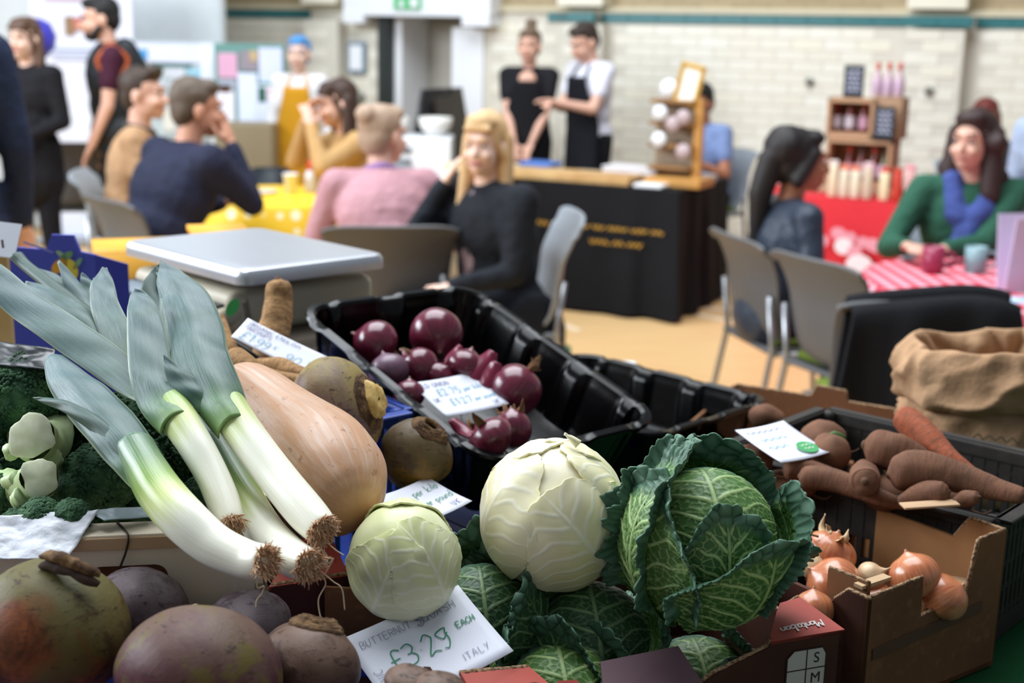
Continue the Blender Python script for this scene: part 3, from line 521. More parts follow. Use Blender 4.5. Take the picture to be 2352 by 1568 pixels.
# ---------------------------------------------------------------- chairs
SHELL = mat('charcoal_chair_plastic', C(92, 92, 94), .5, bmp=(260, .15, .001)); STEEL = mat('silver_tube', C(176, 178, 182), .3, metal=.8); GRN = mat('lime_seat_pad', C(96, 114, 30), .7); SHL = mat('light_grey_chair_plastic', C(150, 158, 166), .45)
def chair(c, yaw, label, shell=SHELL, pad=GRN, top=.86, wt=.25, wb=.19):
    """c: floor point under the seat centre; faces +y before yaw"""
    R = rotz(yaw); o = thing('cafe_chair', label, 'chair', c, 'cafe chairs'); T = lambda p: xf(p, R, c)
    prof = spline([(-.16, .47), (-.205, .52), (-.225, .62), (-.235, .72), (-.265, .80), (-.305, top)], 22)
    def back(u, v):
        k = v * 21; i = min(int(k), 20); yz = prof[i] + (prof[i + 1] - prof[i]) * (k - i); w = wb + (wt - wb) * v ** .8; x = (u - .5) * 2 * w
        return (x, yz[0] + .05 * (x / w) ** 2 * (1 - .3 * v), yz[1] - .02 * (abs(u - .5) * 2) ** 6 * (v > .9))
    obj('backrest', T(grid(17, 22, back)), shell, o, True, [('SOLIDIFY', dict(thickness=.014, offset=0)), ('BEVEL', dict(width=.004, segments=2))])
    obj('seat', T(grid(15, 13, lambda u, v: ((u - .5) * (.40 + .04 * v), (v - .5) * .42, .455 - .012 * math.sin(math.pi * v) * math.sin(math.pi * u) - .03 * max(0, v - .85) / .15))), shell, o, True, [('SOLIDIFY', dict(thickness=.014, offset=0))])
    obj('seat_pad', T(box(.36, .36, .03, (0, .01, .478), .013, 3)), pad, o)
    for sx in (-1, 1):
        obj('leg', T(sweep([(sx * .2, .17, .44), (sx * .215, .2, .2), (sx * .225, .22, .0)], .011, 8)), STEEL, o)
        obj('leg', T(sweep([(sx * .205, -.215, .66), (sx * .205, -.19, .46), (sx * .215, -.235, .2), (sx * .225, -.27, .0)], .012, 8)), STEEL, o)
    obj('seat_rail', T(merge([sweep([(sx * .2, -.19, .44), (sx * .2, .17, .44)], .01, 8) for sx in (-1, 1)])), STEEL, o); return o
# ================================================================ people
BAKE = []
def skinmat(k): return mat('skin_%s' % k, {'a': C(226, 178, 156), 'b': C(206, 150, 124), 'c': C(176, 118, 88), 'd': C(232, 196, 178)}[k], .5, .4, sss=.1)
def limb_ik(Sh, T, l1, l2, pole):
    d = T - Sh; L = np.linalg.norm(d); L2 = min(L, (l1 + l2) * .985); d = d / (L + 1e-9); T = Sh + d * L2
    a = (l1 * l1 - l2 * l2 + L2 * L2) / (2 * L2); h = math.sqrt(max(l1 * l1 - a * a, 0)); p = pole - d * (pole @ d); return Sh + d * a + nz(p) * h, T
def remesh(o, vox, it=5):
    m = o.modifiers.new('r', 'REMESH'); m.mode = 'VOXEL'; m.voxel_size = vox; m.use_smooth_shade = True
    s = o.modifiers.new('s', 'SMOOTH'); s.factor = .5; s.iterations = it; BAKE.append(o); return o
def person(label, at, yaw, H=1.7, seat=None, lean=0, side=0, hyaw=0, hpit=0, roll=0, HL=None, HR=None, skin='a', hair=('short', (60, 46, 36)), top=((30, 30, 34), 'long'), legs=(30, 32, 38), shoes=(40, 36, 34), apron=None, scarf=None, coat=0, bulk=1.0, group=None, feet=None, neckline=0, gilet=None, beard=None, rough=.8, pull=None, poleR=None, placket=None):
    s = H / 1.72; Rw = rotz(yaw); at = np.array([at[0], at[1], 0.0]); T = lambda p: xf(p, Rw, at)
    o = thing('person', label, 'person', at, group); sk = skinmat(skin)
    pel = V3(0, 0, .95 * s if seat is None else seat + .105)
    Rt = rot((1, 0, 0), -math.radians(lean)) @ rot((0, 1, 0), math.radians(side)); up = Rt @ V3(0, 0, 1); fw = Rt @ V3(0, 1, 0); rt = Rt @ V3(1, 0, 0)
    w = bulk
    chest = pel + up * .30 * s; nk = pel + up * .485 * s; Shd = {k: pel + up * .435 * s + rt * k * .165 * s * w for k in (-1, 1)}
    Rh = rotz(math.radians(hyaw)) @ rot((1, 0, 0), -math.radians(hpit)) @ rot((0, 1, 0), math.radians(roll)); hc = nk + up * .05 * s + Rh @ V3(0, .025, .105 * s)
    B, top_p, leg_p = [], [], []; g = .014
    tor = [(pel + V3(0, 0, 0), (.165 * s * w, .12 * s * w, .12 * s)), (pel + up * .14 * s, (.145 * s * w, .11 * s * w, .15 * s)), (chest, (.165 * s * w, .115 * s * w, .19 * s))]
    for c, r in tor: B.append(ell(c, r, Rt)); top_p.append(ell(c, np.array(r) + g, Rt))
    B.append(caps(Shd[-1], .055 * s, Shd[1], .055 * s)); top_p.append(caps(Shd[-1], .066 * s, Shd[1], .066 * s)); top_p.append(caps(Shd[-1] * .35 + Shd[1] * .65 - up * .0, .07 * s, nk - up * .02, .058 * s)); top_p.append(caps(Shd[-1] * .65 + Shd[1] * .35, .07 * s, nk - up * .02, .058 * s))
    B.append(caps(chest + up * .12 * s, .07 * s, nk + up * .02, .054 * s)); B.append(caps(nk, .054 * s, hc - Rh @ V3(0, .02, .05 * s), .052 * s))
    # head
    hs = s ** .5
    hd = lambda x, y, z: hc + Rh @ (V3(x, y, z) * hs)
    B += [ell(hd(0, -.015, .035), V3(.077, .097, .09) * hs, Rh), ell(hd(0, .03, -.035), V3(.06, .068, .075) * hs, Rh), caps(hd(0, .06, -.085), .03 * hs, hd(0, .075, -.075), .026 * hs), caps(hd(0, .098, .0), .009 * hs, hd(0, .118, -.03), .014 * hs),
          ell(hd(.079, -.01, -.01), V3(.012, .022, .034) * hs, Rh), ell(hd(-.079, -.01, -.01), V3(.012, .022, .034) * hs, Rh), caps(hd(-.035, .088, .03), .012 * hs, hd(.035, .088, .03), .012 * hs), ell(hd(.035, .078, -.03), V3(.022, .02, .022) * hs, Rh), ell(hd(-.035, .078, -.03), V3(.022, .02, .022) * hs, Rh)]
    # arms and hands
    sl = top[1]; wrists = {}
    for k, tg in ((-1, HL), (1, HR)):
        Sh = Shd[k]; l1, l2 = .285 * s, .255 * s
        if tg is None: tg = Sh + V3(k * .06, .06, -.53 * s)
        tg = np.asarray(tg, float); E, Wt = limb_ik(Sh, tg, l1, l2, V3(k * .5, -.6, -.7) if k < 0 or poleR is None else np.asarray(poleR, float))
        B += [caps(Sh, .047 * s * w, E, .038 * s), caps(E, .039 * s, Wt, .026 * s)]
        if sl == 'long': top_p += [caps(Sh, .062 * s * w, E, .052 * s), caps(E, .052 * s, Wt - (Wt - E) * .06, .038 * s)]
        elif sl == 'half': top_p += [caps(Sh, .062 * s * w, E, .052 * s), caps(E, .052 * s, E + (Wt - E) * .25, .046 * s)]
        else: top_p += [caps(Sh, .064 * s * w, Sh + (E - Sh) * .55, .06 * s)]
        d = nz(Wt - E); sd = nz(np.cross(d, V3(0, 0, 1)) + 1e-6); nn = np.cross(sd, d)
        # palm, four fingers with a bend, thumb leaving the side of the palm
        pc = Wt + d * .045 * s; B.append(ell(pc, V3(.038, .05, .016) * s, np.stack([sd, d, nn], 1)))
        for f in range(4):
            b0 = Wt + d * .085 * s + sd * (f - 1.5) * .019 * s; L = (.068, .078, .073, .056)[f] * s; b1 = b0 + d * L * .5 - nn * .008; b2 = b1 + nz(d - nn * .8) * L * .5
            B += [caps(b0, .0095 * s, b1, .0085 * s, 8), caps(b1, .0085 * s, b2, .0075 * s, 8)]
        t0 = Wt + d * .03 * s - sd * k * .03 * s; t1 = t0 + nz(d * .7 - sd * k) * .04 * s; B += [caps(t0, .012 * s, t1, .01 * s, 8), caps(t1, .01 * s, t1 + nz(d - sd * k * .2) * .03 * s, .0085 * s, 8)]
        wrists[k] = Wt
    # legs
    for k in (-1, 1):
        hp = pel + V3(k * .09 * s, 0, -.03)
        if seat is None: kn, an = V3(k * .10 * s, .02, .50 * s), V3(k * .105 * s, -.02, .085)
        else:
            kn = V3(k * .11 * s, .43 * s, seat + .075); an = V3(k * .12 * s, .40 * s, .085)
            if feet: an = V3(k * .12 * s, feet, .085)
        toe = an + V3(k * .02, .15, -.045)
        B += [caps(hp, .082 * s * w, kn, .055 * s), caps(kn, .055 * s, an, .035 * s), caps(an + V3(0, -.03, -.045), .035, toe, .03)]
        leg_p += [caps(hp, .096 * s * w, kn, .068 * s), caps(kn, .068 * s, an + (kn - an) * .06, .052 * s)]
        obj('shoe', T(noisy(caps(an + V3(0, -.035, -.045), .043, toe + V3(0, .02, 0), .038), .002, 20)), mat('shoe_%d_%d_%d' % shoes, C(*shoes), .5), o)
    leg_p.append(ell(pel, (.178 * s * w, .133 * s * w, .13 * s), Rt))
    remesh(obj('body', T(merge(B)), sk, o), .0075, 4)
    remesh(obj('trousers', T(merge(leg_p)), mat('trousers_%d_%d_%d' % legs, C(*legs), .85, .2, bmp=(14, .5, .02)), o), .013, 4)
    if coat: # hem of a longer coat
        if seat is None: top_p += [caps(pel + V3(0, 0, -.02), .17 * s * w, pel + V3(0, .01, -coat), .19 * s * w)]
        else: top_p += [caps(pel + V3(k * .08, .02, -.02), .11 * s, pel + V3(k * .12, .02 + coat, -.03), .10 * s) for k in (-1, 1)] + [ell(pel + V3(-.215, .0, -.13), (.035, .16, .2))]
    tm = mat('top_%d_%d_%d' % top[0], C(*top[0]), rough, .25, bmp=(11, .7, .03))
    tp = T(merge(top_p))
    remesh(obj('top', tp, tm, o), .012, 6)
    if neckline: obj('neckline', T(merge([ell(chest + up * .10 * s + fw * .098 * s, (.07 * s, .035, .07 * s), Rt)])), sk, o)
    if placket: obj('blouse_front', T(noisy(merge([caps(nk + fw * .06 - up * .04, .035, chest + fw * .10 * s, .05), caps(chest + fw * .10 * s, .05, pel + up * .1 + fw * .10 * s, .05)]), .006, 30)), mat('blouse_%d' % placket[0], C(*placket), .7, n1=(40, C(60, 50, 60), .45, .6)), o)
    # face
    for k in (-1, 1):
        e = obj('eye', T(ell(hd(k * .032, .083, .008), V3(.0115, .009, .006) * hs, Rh, 10, 6)), mat('eye_white', C(222, 214, 208), .3), o); obj('iris', T(ell(hd(k * .032, .0905, .008), V3(.0055, .003, .0055) * hs, Rh, 8, 5)), mat('iris_dark', C(50, 40, 34), .3), e)
        obj('eyebrow', T(caps(hd(k * .018, .1, .034), .004, hd(k * .05, .088, .036), .0035, 6)), mat('hair_%d_%d_%d' % hair[1], C(*hair[1]), .6), o)
    obj('lips', T(merge([caps(hd(-.02, .09, -.062), .006, hd(.02, .09, -.062), .006, 8), caps(hd(-.008, .096, -.061), .007, hd(.008, .096, -.061), .007, 8)])), mat('lips_%s' % skin, C(178, 96, 92), .5), o)
    # hair
    st, hcol = hair[0], hair[1]; hm = mat('hair_%d_%d_%d' % hcol, C(*hcol), .6, .3, bmp=(40, .8, .01), n1=(30, tuple(min(1, v * 1.5) for v in C(*hcol)[:3]) + (1,), .5, .8)); Hp = [ell(hd(0, -.03, .05), V3(.086, .098, .09) * hs, Rh), ell(hd(0, -.06, .0), V3(.078, .06, .08) * hs, Rh), ell(hd(0, .035, .095), V3(.066, .055, .036) * hs, Rh)]
    if st == 'quiff': Hp += [ell(hd(.01, .06, .115), V3(.06, .04, .03) * hs, Rh)]
    if st in ('bun', 'topbun'): Hp.append(ell(hd(0, -.11, .09) if st == 'bun' else hd(0, -.05, .16), V3(.045, .042, .042) * hs, Rh))
    if st in ('long', 'bob', 'curly'):
        L = {'long': -.26, 'bob': -.14, 'curly': -.2}[st]; rr = {'long': .042, 'bob': .04, 'curly': .062}[st]
        for x in (-.075, -.05, 0, .05, .075): Hp.append(caps(hd(x, -.05 if abs(x) < .06 else -.035, .03), rr * (.9 if abs(x) < .06 else .7), hd(x * 1.2, -.06 if abs(x) < .06 else -.005, L), rr * .7))
        Hp += [caps(hd(-.03, .066, .088), .014, hd(-.08, .0, -.04), .014), caps(hd(.03, .066, .088), .014, hd(.08, .0, -.04), .014)]
        if st == 'curly': Hp += [ell(hd(.1 * math.sin(q * 2.4), -.05 + .05 * math.cos(q * 3), .06 - .028 * q), V3(.045, .045, .04) * hs) for q in range(10)]
        if st in ('long', 'bob'): Hp.append(caps(hd(-.045, .08, .07), .013, hd(.045, .08, .07), .013))
    if st == 'ponytail': Hp += [caps(hd(0, -.12, .02), .05, hd(0, -.16, -.12), .045), caps(hd(0, -.16, -.12), .045, hd(0, -.17, -.34), .022), ell(hd(0, -.07, .06), V3(.088, .085, .09) * hs, Rh), caps(hd(.06, .02, .04), .03, hd(.07, -.04, -.06), .03), caps(hd(-.06, .02, .04), .03, hd(-.07, -.04, -.06), .03)]
    remesh(obj('hair', T(noisy(merge(Hp), .006, 28, H)), hm, o), .008, 3)
    if beard: obj('beard', T(noisy(merge([ell(hd(0, .06, -.085), V3(.05, .045, .036) * hs, Rh), caps(hd(-.058, .02, -.05), .02, hd(-.03, .06, -.085), .024), caps(hd(.058, .02, -.05), .02, hd(.03, .06, -.085), .024)]), .003, 40)), mat('hair_%d_%d_%d' % beard, C(*beard), .7), o)
    if apron:
        def ap(u, v):
            z = -.52 + v * (.82 + .1); x = (u - .5) * 2 * (.17 if z < .1 else .17 - .07 * min(1, (z - .1) / .25)) * s * w; k = x / (.185 * s * w); yy = (.145 if z < 0 else .138) * s * w * math.sqrt(max(.05, 1 - k * k * .9)) + .012 + (.02 * -z if z < 0 else 0)
            return pel + (rt * x + fw * yy + up * z * s if z > 0 else V3(x * (1 + .1 * -z), yy, z * s))
        obj('apron', T(grid(17, 24, ap)), mat('apron_%d_%d_%d' % apron, C(*apron), .85, .2), o, True, [('SOLIDIFY', dict(thickness=.004))])
        for k in (-1, 1): obj('apron_strap', T(sweep([pel + rt * k * .08 * s + up * .36 * s + fw * .14 * s, nk + rt * k * .055 + fw * .05 - up * .01, nk - fw * .05 + rt * k * .03], .009, 6, 10)), mat('apron_%d_%d_%d' % apron, C(*apron)), o)
    if scarf: remesh(obj('scarf', T(noisy(merge([caps(nk + rt * .07 + fw * .02, .045, nk + rt * .045 + fw * .10 - up * .12, .05), caps(nk - rt * .07 + fw * .02, .045, nk - rt * .045 + fw * .10 - up * .12, .05), caps(nk + rt * .06 - fw * .04, .045, nk - rt * .06 - fw * .04, .045), caps(nk + fw * .1 - up * .1 - rt * .04, .05, nk + fw * .13 - up * .26 + rt * .03, .055), caps(nk + fw * .12 - up * .18, .06, nk + fw * .13 - up * .34, .045)]), .012, 18)), mat('scarf_%d' % scarf[2], C(*scarf), .85, bmp=(16, .8, .02)), o), .011, 4)
    if gilet:
        q = [ell(c, np.array(r) + .034, Rt) for c, r in tor] + [caps(Shd[-1] * .8 + Shd[1] * .2, .075, Shd[1] * .8 + Shd[-1] * .2, .075), caps(nk - fw * .09 - up * .02, .07, nk - fw * .12 - up * .14, .09)]
        remesh(obj('gilet', T(noisy(merge(q), .012, 9)), mat('gilet_%d' % gilet[0], C(*gilet), .6), o), .014, 5)
        for k in (-1, 1): obj('armhole_trim', T(sweep([Shd[k] + up * .07 + rt * k * .02, Shd[k] + fw * .085 - up * .03 + rt * k * .025, Shd[k] - up * .13 + rt * k * .03, Shd[k] - fw * .085 - up * .03 + rt * k * .025, Shd[k] + up * .07 + rt * k * .02], .014, 6, 24)), mat('orange_trim', C(176, 84, 40), .6), o)
    if pull: obj('collar', T(sweep([nk + fw * .075 - up * .02, nk + rt * .07 + fw * .01, nk - fw * .06, nk - rt * .07 + fw * .01, nk + fw * .075 - up * .02], .02, 8, 24)), mat('collar_%d' % pull[0], C(*pull), .8), o)
    return o, at, Rw, hc, wrists
D2R = math.radians
def gx(px, py, Y): p = AY(px, py, Y); return p
# --- standing, left
p1 = gx(-165, 200, 4.2); person('person in a navy hoodie and dark jeans cut off at the left edge', p1, D2R(20), 1.82, hair=('long', (74, 54, 44)), top=((28, 40, 66), 'long'), legs=(24, 38, 64), lean=3, coat=.08, bulk=1.1)
p2 = gx(66, 150, 7.6); person('person in black standing next to the navy hoodie', p2, D2R(165), 1.60, hair=('bob', (90, 66, 52)), top=((20, 20, 26), 'long'), legs=(20, 20, 26), HR=V3(.12, .22, .93), HL=V3(-.1, .2, .95), coat=.2, skin='d')
p3 = gx(266, 150, 7.9); person('bearded man in a dark gilet with orange trim and maroon sleeves', p3, D2R(110), 1.74, hair=('short', (24, 24, 26)), top=((66, 26, 48), 'short'), legs=(52, 64, 78), gilet=(28, 34, 40), beard=(44, 36, 34), HL=V3(-.18, .2, .78), HR=V3(.2, .12, .76), hpit=8, lean=4, bulk=1.1)
# --- the yellow table
tx, ty = yc[0], yc[1] + .05
a4 = gx(292, 400, 6.55); c4 = person('man in a tan jacket seated left of the yellow table', (a4[0] - .02, 6.55), D2R(-82), 1.80, seat=.47, lean=10, hyaw=-18, hair=('quiff', (62, 48, 40)), top=((180, 142, 106), 'long'), legs=(40, 44, 56), HL=V3(-.12, .42, .76), HR=V3(.14, .40, .76), pull=(70, 66, 62))
a5 = gx(405, 450, 5.55); c5 = person('grey haired person in a navy jacket with a hand to the face', (a5[0] - .14, 5.62), D2R(-48), 1.84, seat=.47, lean=22, hyaw=-16, hpit=4, hair=('short', (92, 78, 66)), top=((34, 38, 60), 'long'), legs=(24, 26, 34), HR=V3(.09, .36, 1.06), HL=V3(-.15, .45, .78), bulk=1.3, skin='b', poleR=(.3, .3, -1))
a6 = gx(835, 400, 7.1); c6 = person('brown haired woman in a mustard top eating at the yellow table', (a6[0], 7.1), D2R(118), 1.68, seat=.47, lean=12, hair=('bob', (64, 44, 36)), top=((186, 148, 98), 'long'), legs=(50, 50, 60), HR=V3(.05, .30, 1.10), HL=V3(-.1, .33, 1.08), hpit=8)
a7 = gx(850, 500, 5.15); c7 = person('woman in a pink jumper with a fair bun seen from behind', (a7[0] + .07, 5.2), D2R(14), 1.72, seat=.47, lean=31, hyaw=-52, hpit=2, hair=('bun', (176, 150, 128)), top=((186, 140, 148), 'half'), legs=(70, 60, 80), HL=V3(-.16, .48, .80), HR=V3(.24, .42, .80), bulk=1.12, pull=(150, 116, 168))
a8 = gx(1082, 500, 5.0); c8 = person('blonde woman in a black coat smiling with one hand raised', (a8[0] + .12, 5.0), D2R(128), 1.62, seat=.45, lean=9, hyaw=32, hair=('long', (206, 170, 124)), top=((24, 28, 36), 'long'), legs=(26, 26, 34), HR=V3(.15, .17, 1.0), HL=V3(-.14, .34, .66), coat=.2, bulk=1.26, skin='d', poleR=(.4, .1, -1), placket=(150, 128, 136))
# --- behind the black table
a9 = gx(1215, 200, 9.2); person('woman in a black apron with a top bun behind the black table', (a9[0], 9.2), D2R(172), 1.61, hair=('topbun', (112, 92, 74)), top=((24, 24, 30), 'short'), legs=(20, 20, 24), apron=(22, 22, 26), HL=V3(-.04, .22, .80), HR=V3(.06, .23, .80), neckline=1, hyaw=-6)
a10 = gx(1362, 200, 9.0); person('man in a white shirt and black apron looking at his hands', (a10[0], 9.0), D2R(128), 1.67, hair=('short', (56, 44, 38)), top=((226, 226, 238), 'short'), legs=(22, 22, 26), apron=(20, 22, 28), HL=V3(-.06, .36, 1.14), HR=V3(.02, .34, 1.12), hpit=24, lean=3)
a11 = gx(1625, 300, 8.65); person('man in a blue shirt seated behind the tasting stand', (a11[0] + .02, 8.65), D2R(140), 1.62, seat=.47, lean=12, hair=('short', (22, 22, 24)), top=((126, 146, 190), 'short'), legs=(40, 44, 56), HL=V3(-.1, .34, .80), HR=V3(.14, .34, .80), skin='c', hpit=14)
# --- the gingham table
a12 = gx(1772, 500, 4.75); c12 = person('woman with a dark ponytail in a blue grey leather jacket', (a12[0] + .02, 4.83), D2R(-72), 1.56, seat=.44, lean=9, hyaw=-4, hair=('ponytail', (32, 26, 26)), top=((52, 60, 74), 'long'), legs=(32, 36, 50), HL=V3(-.12, .30, .66), HR=V3(.14, .26, .62), skin='c', rough=.4)
a13 = gx(2216, 400, 5.3); c13 = person('woman with wavy brown hair in a green jacket and blue scarf', (a13[0] + .02, 5.3), D2R(166), 1.66, seat=.47, lean=10, hyaw=-28, hair=('curly', (56, 38, 36)), top=((44, 92, 72), 'long'), legs=(40, 44, 56), scarf=(66, 84, 150), HL=V3(.10, .42, .80), HR=V3(.24, .40, .80), bulk=1.1)
a14 = gx(2256, 330, 8.1); person('red haired person half hidden behind the woman in green', (a14[0], 8.1), D2R(170), 1.56, seat=.44, hair=('bob', (112, 46, 40)), top=((70, 66, 74), 'long'), legs=(40, 40, 50))
a15 = gx(2450, 330, 6.6); person('person in a pale blue grey jacket cut off at the right edge', (a15[0] + .06, 6.6), D2R(120), 1.74, seat=.62, lean=18, hair=('short', (120, 110, 104)), top=((168, 184, 212), 'long'), legs=(60, 66, 80), bulk=1.2)
# --- chairs that carry the seated people, and empty ones
def under(a, Y, yaw, back=.06): return V3(a[0], Y, 0) + rotz(yaw) @ V3(0, back, 0)
chair(under((a4[0] - .02, 0), 6.55, D2R(-82)), D2R(-82), 'chair under the man in the tan jacket', SHL)
chair(under((a5[0] - .12, 0), 5.62, D2R(-48)), D2R(-48), 'chair under the person in the navy jacket', SHELL, mat('yellow_seat_pad', C(214, 168, 40), .7))
chair(under((a6[0], 0), 7.1, D2R(118)), D2R(118), 'chair under the woman in the mustard top', SHL)
chair(under((a7[0] + .04, 0), 5.2, D2R(14), -.10), D2R(10), 'dark chair whose back hides the waist of the pink jumper', SHELL, GRN, .86, .26, .2)
chair(under((a8[0] + .12, 0), 5.0, D2R(110), .0), D2R(97), 'chair under the blonde woman in the black coat', SHL, GRN, .9)
chair(under((a12[0] + .02, 0), 4.83, D2R(-72), .13), D2R(-76), 'chair under the woman with the dark ponytail')
chair(under((a13[0] + .02, 0), 5.3, D2R(166)), D2R(166), 'chair under the woman in the green jacket', SHL)
chair(under((a11[0] + .02, 0), 8.65, D2R(140)), D2R(140), 'chair under the man in the blue shirt', SHL); chair(under((a14[0], 0), 8.1, D2R(170)), D2R(170), 'chair under the red haired person', SHL)
chair(under((a15[0] + .06, 0), 6.6, D2R(120)), D2R(120), 'chair under the person in the pale jacket', SHL)
q = gx(1890, 700, 4.3); chair(V3(q[0] + .2, 4.42, 0), D2R(-64), 'empty chair with a flared back beside the black coat', SHELL, GRN, .86, .24, .15)
q = gx(152, 400, 8.1); chair(V3(q[0], 8.2, 0), D2R(8), 'empty chair with a pale rim below the roller banner', SHELL, GRN, .88, .25, .22)
q = gx(176, 450, 6.3); chair(V3(q[0] - .02, 5.85, 0), D2R(-84), 'empty chair seen edge on behind the tan jacket', mat('taupe_chair_plastic', C(126, 116, 100), .5))
q = gx(2150, 750, 3.75); kc = V3(q[0] - .06, 3.95, 0); chair(kc, D2R(4), 'chair hidden under a black coat at the gingham table', SHELL, GRN, .84, .27, .24)
# black coat over the chair back
def coatf(u, v):
    x = (u - .5) * 2 * (.225 + .08 * min(1, v * 1.4)); w_ = .018 * math.sin(x * 26) * min(1, v * 3) + .01 * math.sin(x * 60 + 2) * v; z = .845 + .012 * math.sin(x * 9) - .05 * (abs(x) / .3) ** 3 - max(0, v - .08) * .62
    return kc + V3(x + .01, -.30 - .045 * math.sin(min(v / .16, 1) * math.pi / 2) - .03 * v + w_ + .06 * abs(x) ** 2, z)
def coatb(u, v): p = coatf(u, v * .5); return p + V3(0, .09 - .04 * v, 0)
ko = thing('black_coat', 'black coat draped over a chair back in front of the gingham table', 'coat', kc + V3(0, -.33, .3))
obj('outer_fall', grid(60, 30, coatf), BLK, ko, True, [('SOLIDIFY', dict(thickness=.012))]); obj('inner_fall', grid(40, 16, coatb), BLK, ko, True, [('SOLIDIFY', dict(thickness=.01))])
obj('shoulder_roll', sweep([coatf(u, .0) + V3(0, .045, 0) for u in np.linspace(0, 1, 14)], .034, 12, 40), BLK, ko)
# chef figure by the notice board: painted standing sign figure
fx = gx(690, 200, 9.1); o, *_ = person('chef figure with a blue cap and a mustard apron by the notice board', (fx[0], 9.1), D2R(175), 1.52, hair=('short', (80, 150, 214)), top=((236, 236, 240), 'long'), legs=(214, 222, 232), apron=(206, 150, 34), skin='d'); o.name = 'chef_figure'; o['category'] = 'figure'
dg = bpy.context.evaluated_depsgraph_get(); dg.update()
for o in BAKE:
    me = bpy.data.meshes.new_from_object(o.evaluated_get(dg)); me.name = o.name
    old = o.data; o.modifiers.clear(); o.data = me; bpy.data.meshes.remove(old)
# ================================================================ the stall in front: table, crates, boxes
TZ = .80
t = NT('green_baize'); n = t.noise(t.coord(), 400, 2); baize = t.fin(t.mix(n, C(12, 48, 26), C(26, 80, 44)), .95, .1); t.bump(n, .6, .002)
st_ = thing('market_table', 'trestle table under green baize carrying the vegetables', 'table', (.1, 1.85, 0))
obj('cloth', box(2.9, 1.66, .02, (.1, 1.68, TZ - .01), .006), baize, st_, False); obj('table_top', box(2.86, 1.62, .04, (.1, 1.68, TZ - .042)), wood, st_, False)
obj('cloth_fall', merge([box(2.9, .006, .5, (.1, .848, TZ - .27)), box(.006, 1.66, .5, (1.553, 1.68, TZ - .27)), box(.006, 1.66, .5, (-1.353, 1.68, TZ - .27))]), baize, st_, False)
for x in (-1.2, 1.4):
    for y in (1.0, 2.4): obj('leg', sweep([(x, y, 0), (x, y, TZ - .06)], .022, 10), STEEL, st_)
card = mat('brown_cardboard', C(126, 86, 58), .8, .2, n1=(7, C(104, 70, 48), .4, .7), n2=(60, C(140, 98, 68), .55, .8)); cardd = mat('dark_brown_print', C(78, 46, 36), .75, .2, n1=(9, C(62, 36, 30), .45, .7))
t = NT('corrugated_edge'); wv = t.n('ShaderNodeTexNoise'); wv.inputs['Scale'].default_value = 260; t.l(t.coord(), wv.inputs['Vector']); corr = t.fin(t.mix(t.step(wv.outputs['Fac'], .42, .58), C(112, 84, 60), C(168, 136, 102)), .9); t.bump(wv.outputs['Fac'], .8, .003)
redp = mat('brick_red_print', C(172, 74, 62), .6, .3, n1=(14, C(160, 66, 56), .4, .7)); printw = mat('white_ink', C(236, 232, 226), .7); inkb = mat('dark_brown_ink', C(52, 34, 30), .7)
def wallp(poly, th, o, R, m_, parent, name='side_panel', edge=None):
    """cardboard wall: outline (x along, z), thickness inwards; lighter torn corrugated edge along the listed outline points"""
    w_ = obj(name, xf(prism(poly, th), R, o), m_, parent, False)
    if edge: 
        P = [o + R @ V3(x, th / 2, z + .0012) for x, z in edge]; Q = []
        for a, b in zip(P[:-1], P[1:]):
            k = max(2, int(np.linalg.norm(b - a) / .004)); Q += [a + (b - a) * i / k for i in range(k)]
        Q.append(P[-1]); Q = np.array(Q) + RNG.normal(0, .0002, (len(Q), 3)); obj('torn_edge', sweep(Q, th * .42, 4), corr, w_)
    return w_
def ang(a): return rotz(math.radians(a))
# --- red printed box of savoys in front
MC = AZ(1940, 1447, .955); MY = 20.5; MR = ang(MY); ML, MD, MH = .44, .32, .955 - TZ - .003
mb = thing('cardboard_box', 'brick red printed cardboard box of savoy cabbages at the front', 'box', MC + MR @ V3(-ML / 2, MD / 2, -MH))
fp = [(0, -MH), (0, 0), (-.088, 0), (-.090, -.006), (-.150, -.026), (-.168, -.036), (-.270, -.036), (-.30, -.030), (-.325, -.012), (-.345, -.006), (-ML, -.006), (-ML, -MH)]
fw_ = wallp(fp, .006, MC, MR, cardd, mb, 'front_panel', fp[2:9])
sp = [(0, -MH), (0, 0), (.085, 0), (.12, -.03), (MD - .12, -.03), (MD - .085, 0), (MD, 0), (MD, -MH)]
wallp([(x, z) for x, z in sp], .006, MC, MR @ rotz(math.pi / 2), cardd, mb, 'side_panel', sp[2:6]); wallp([(x, z) for x, z in sp], -.006, MC + MR @ V3(-ML, 0, 0), MR @ rotz(math.pi / 2), cardd, mb, 'side_panel', sp[2:6])
wallp([(-ML, -MH), (-ML, 0), (0, 0), (0, -MH)], .006, MC + MR @ V3(0, MD - .006, 0), MR, cardd, mb, 'back_panel'); obj('base_panel', xf(box(ML, MD, .006, (-ML / 2, MD / 2, -MH + .003)), MR, MC), cardd, mb, False)
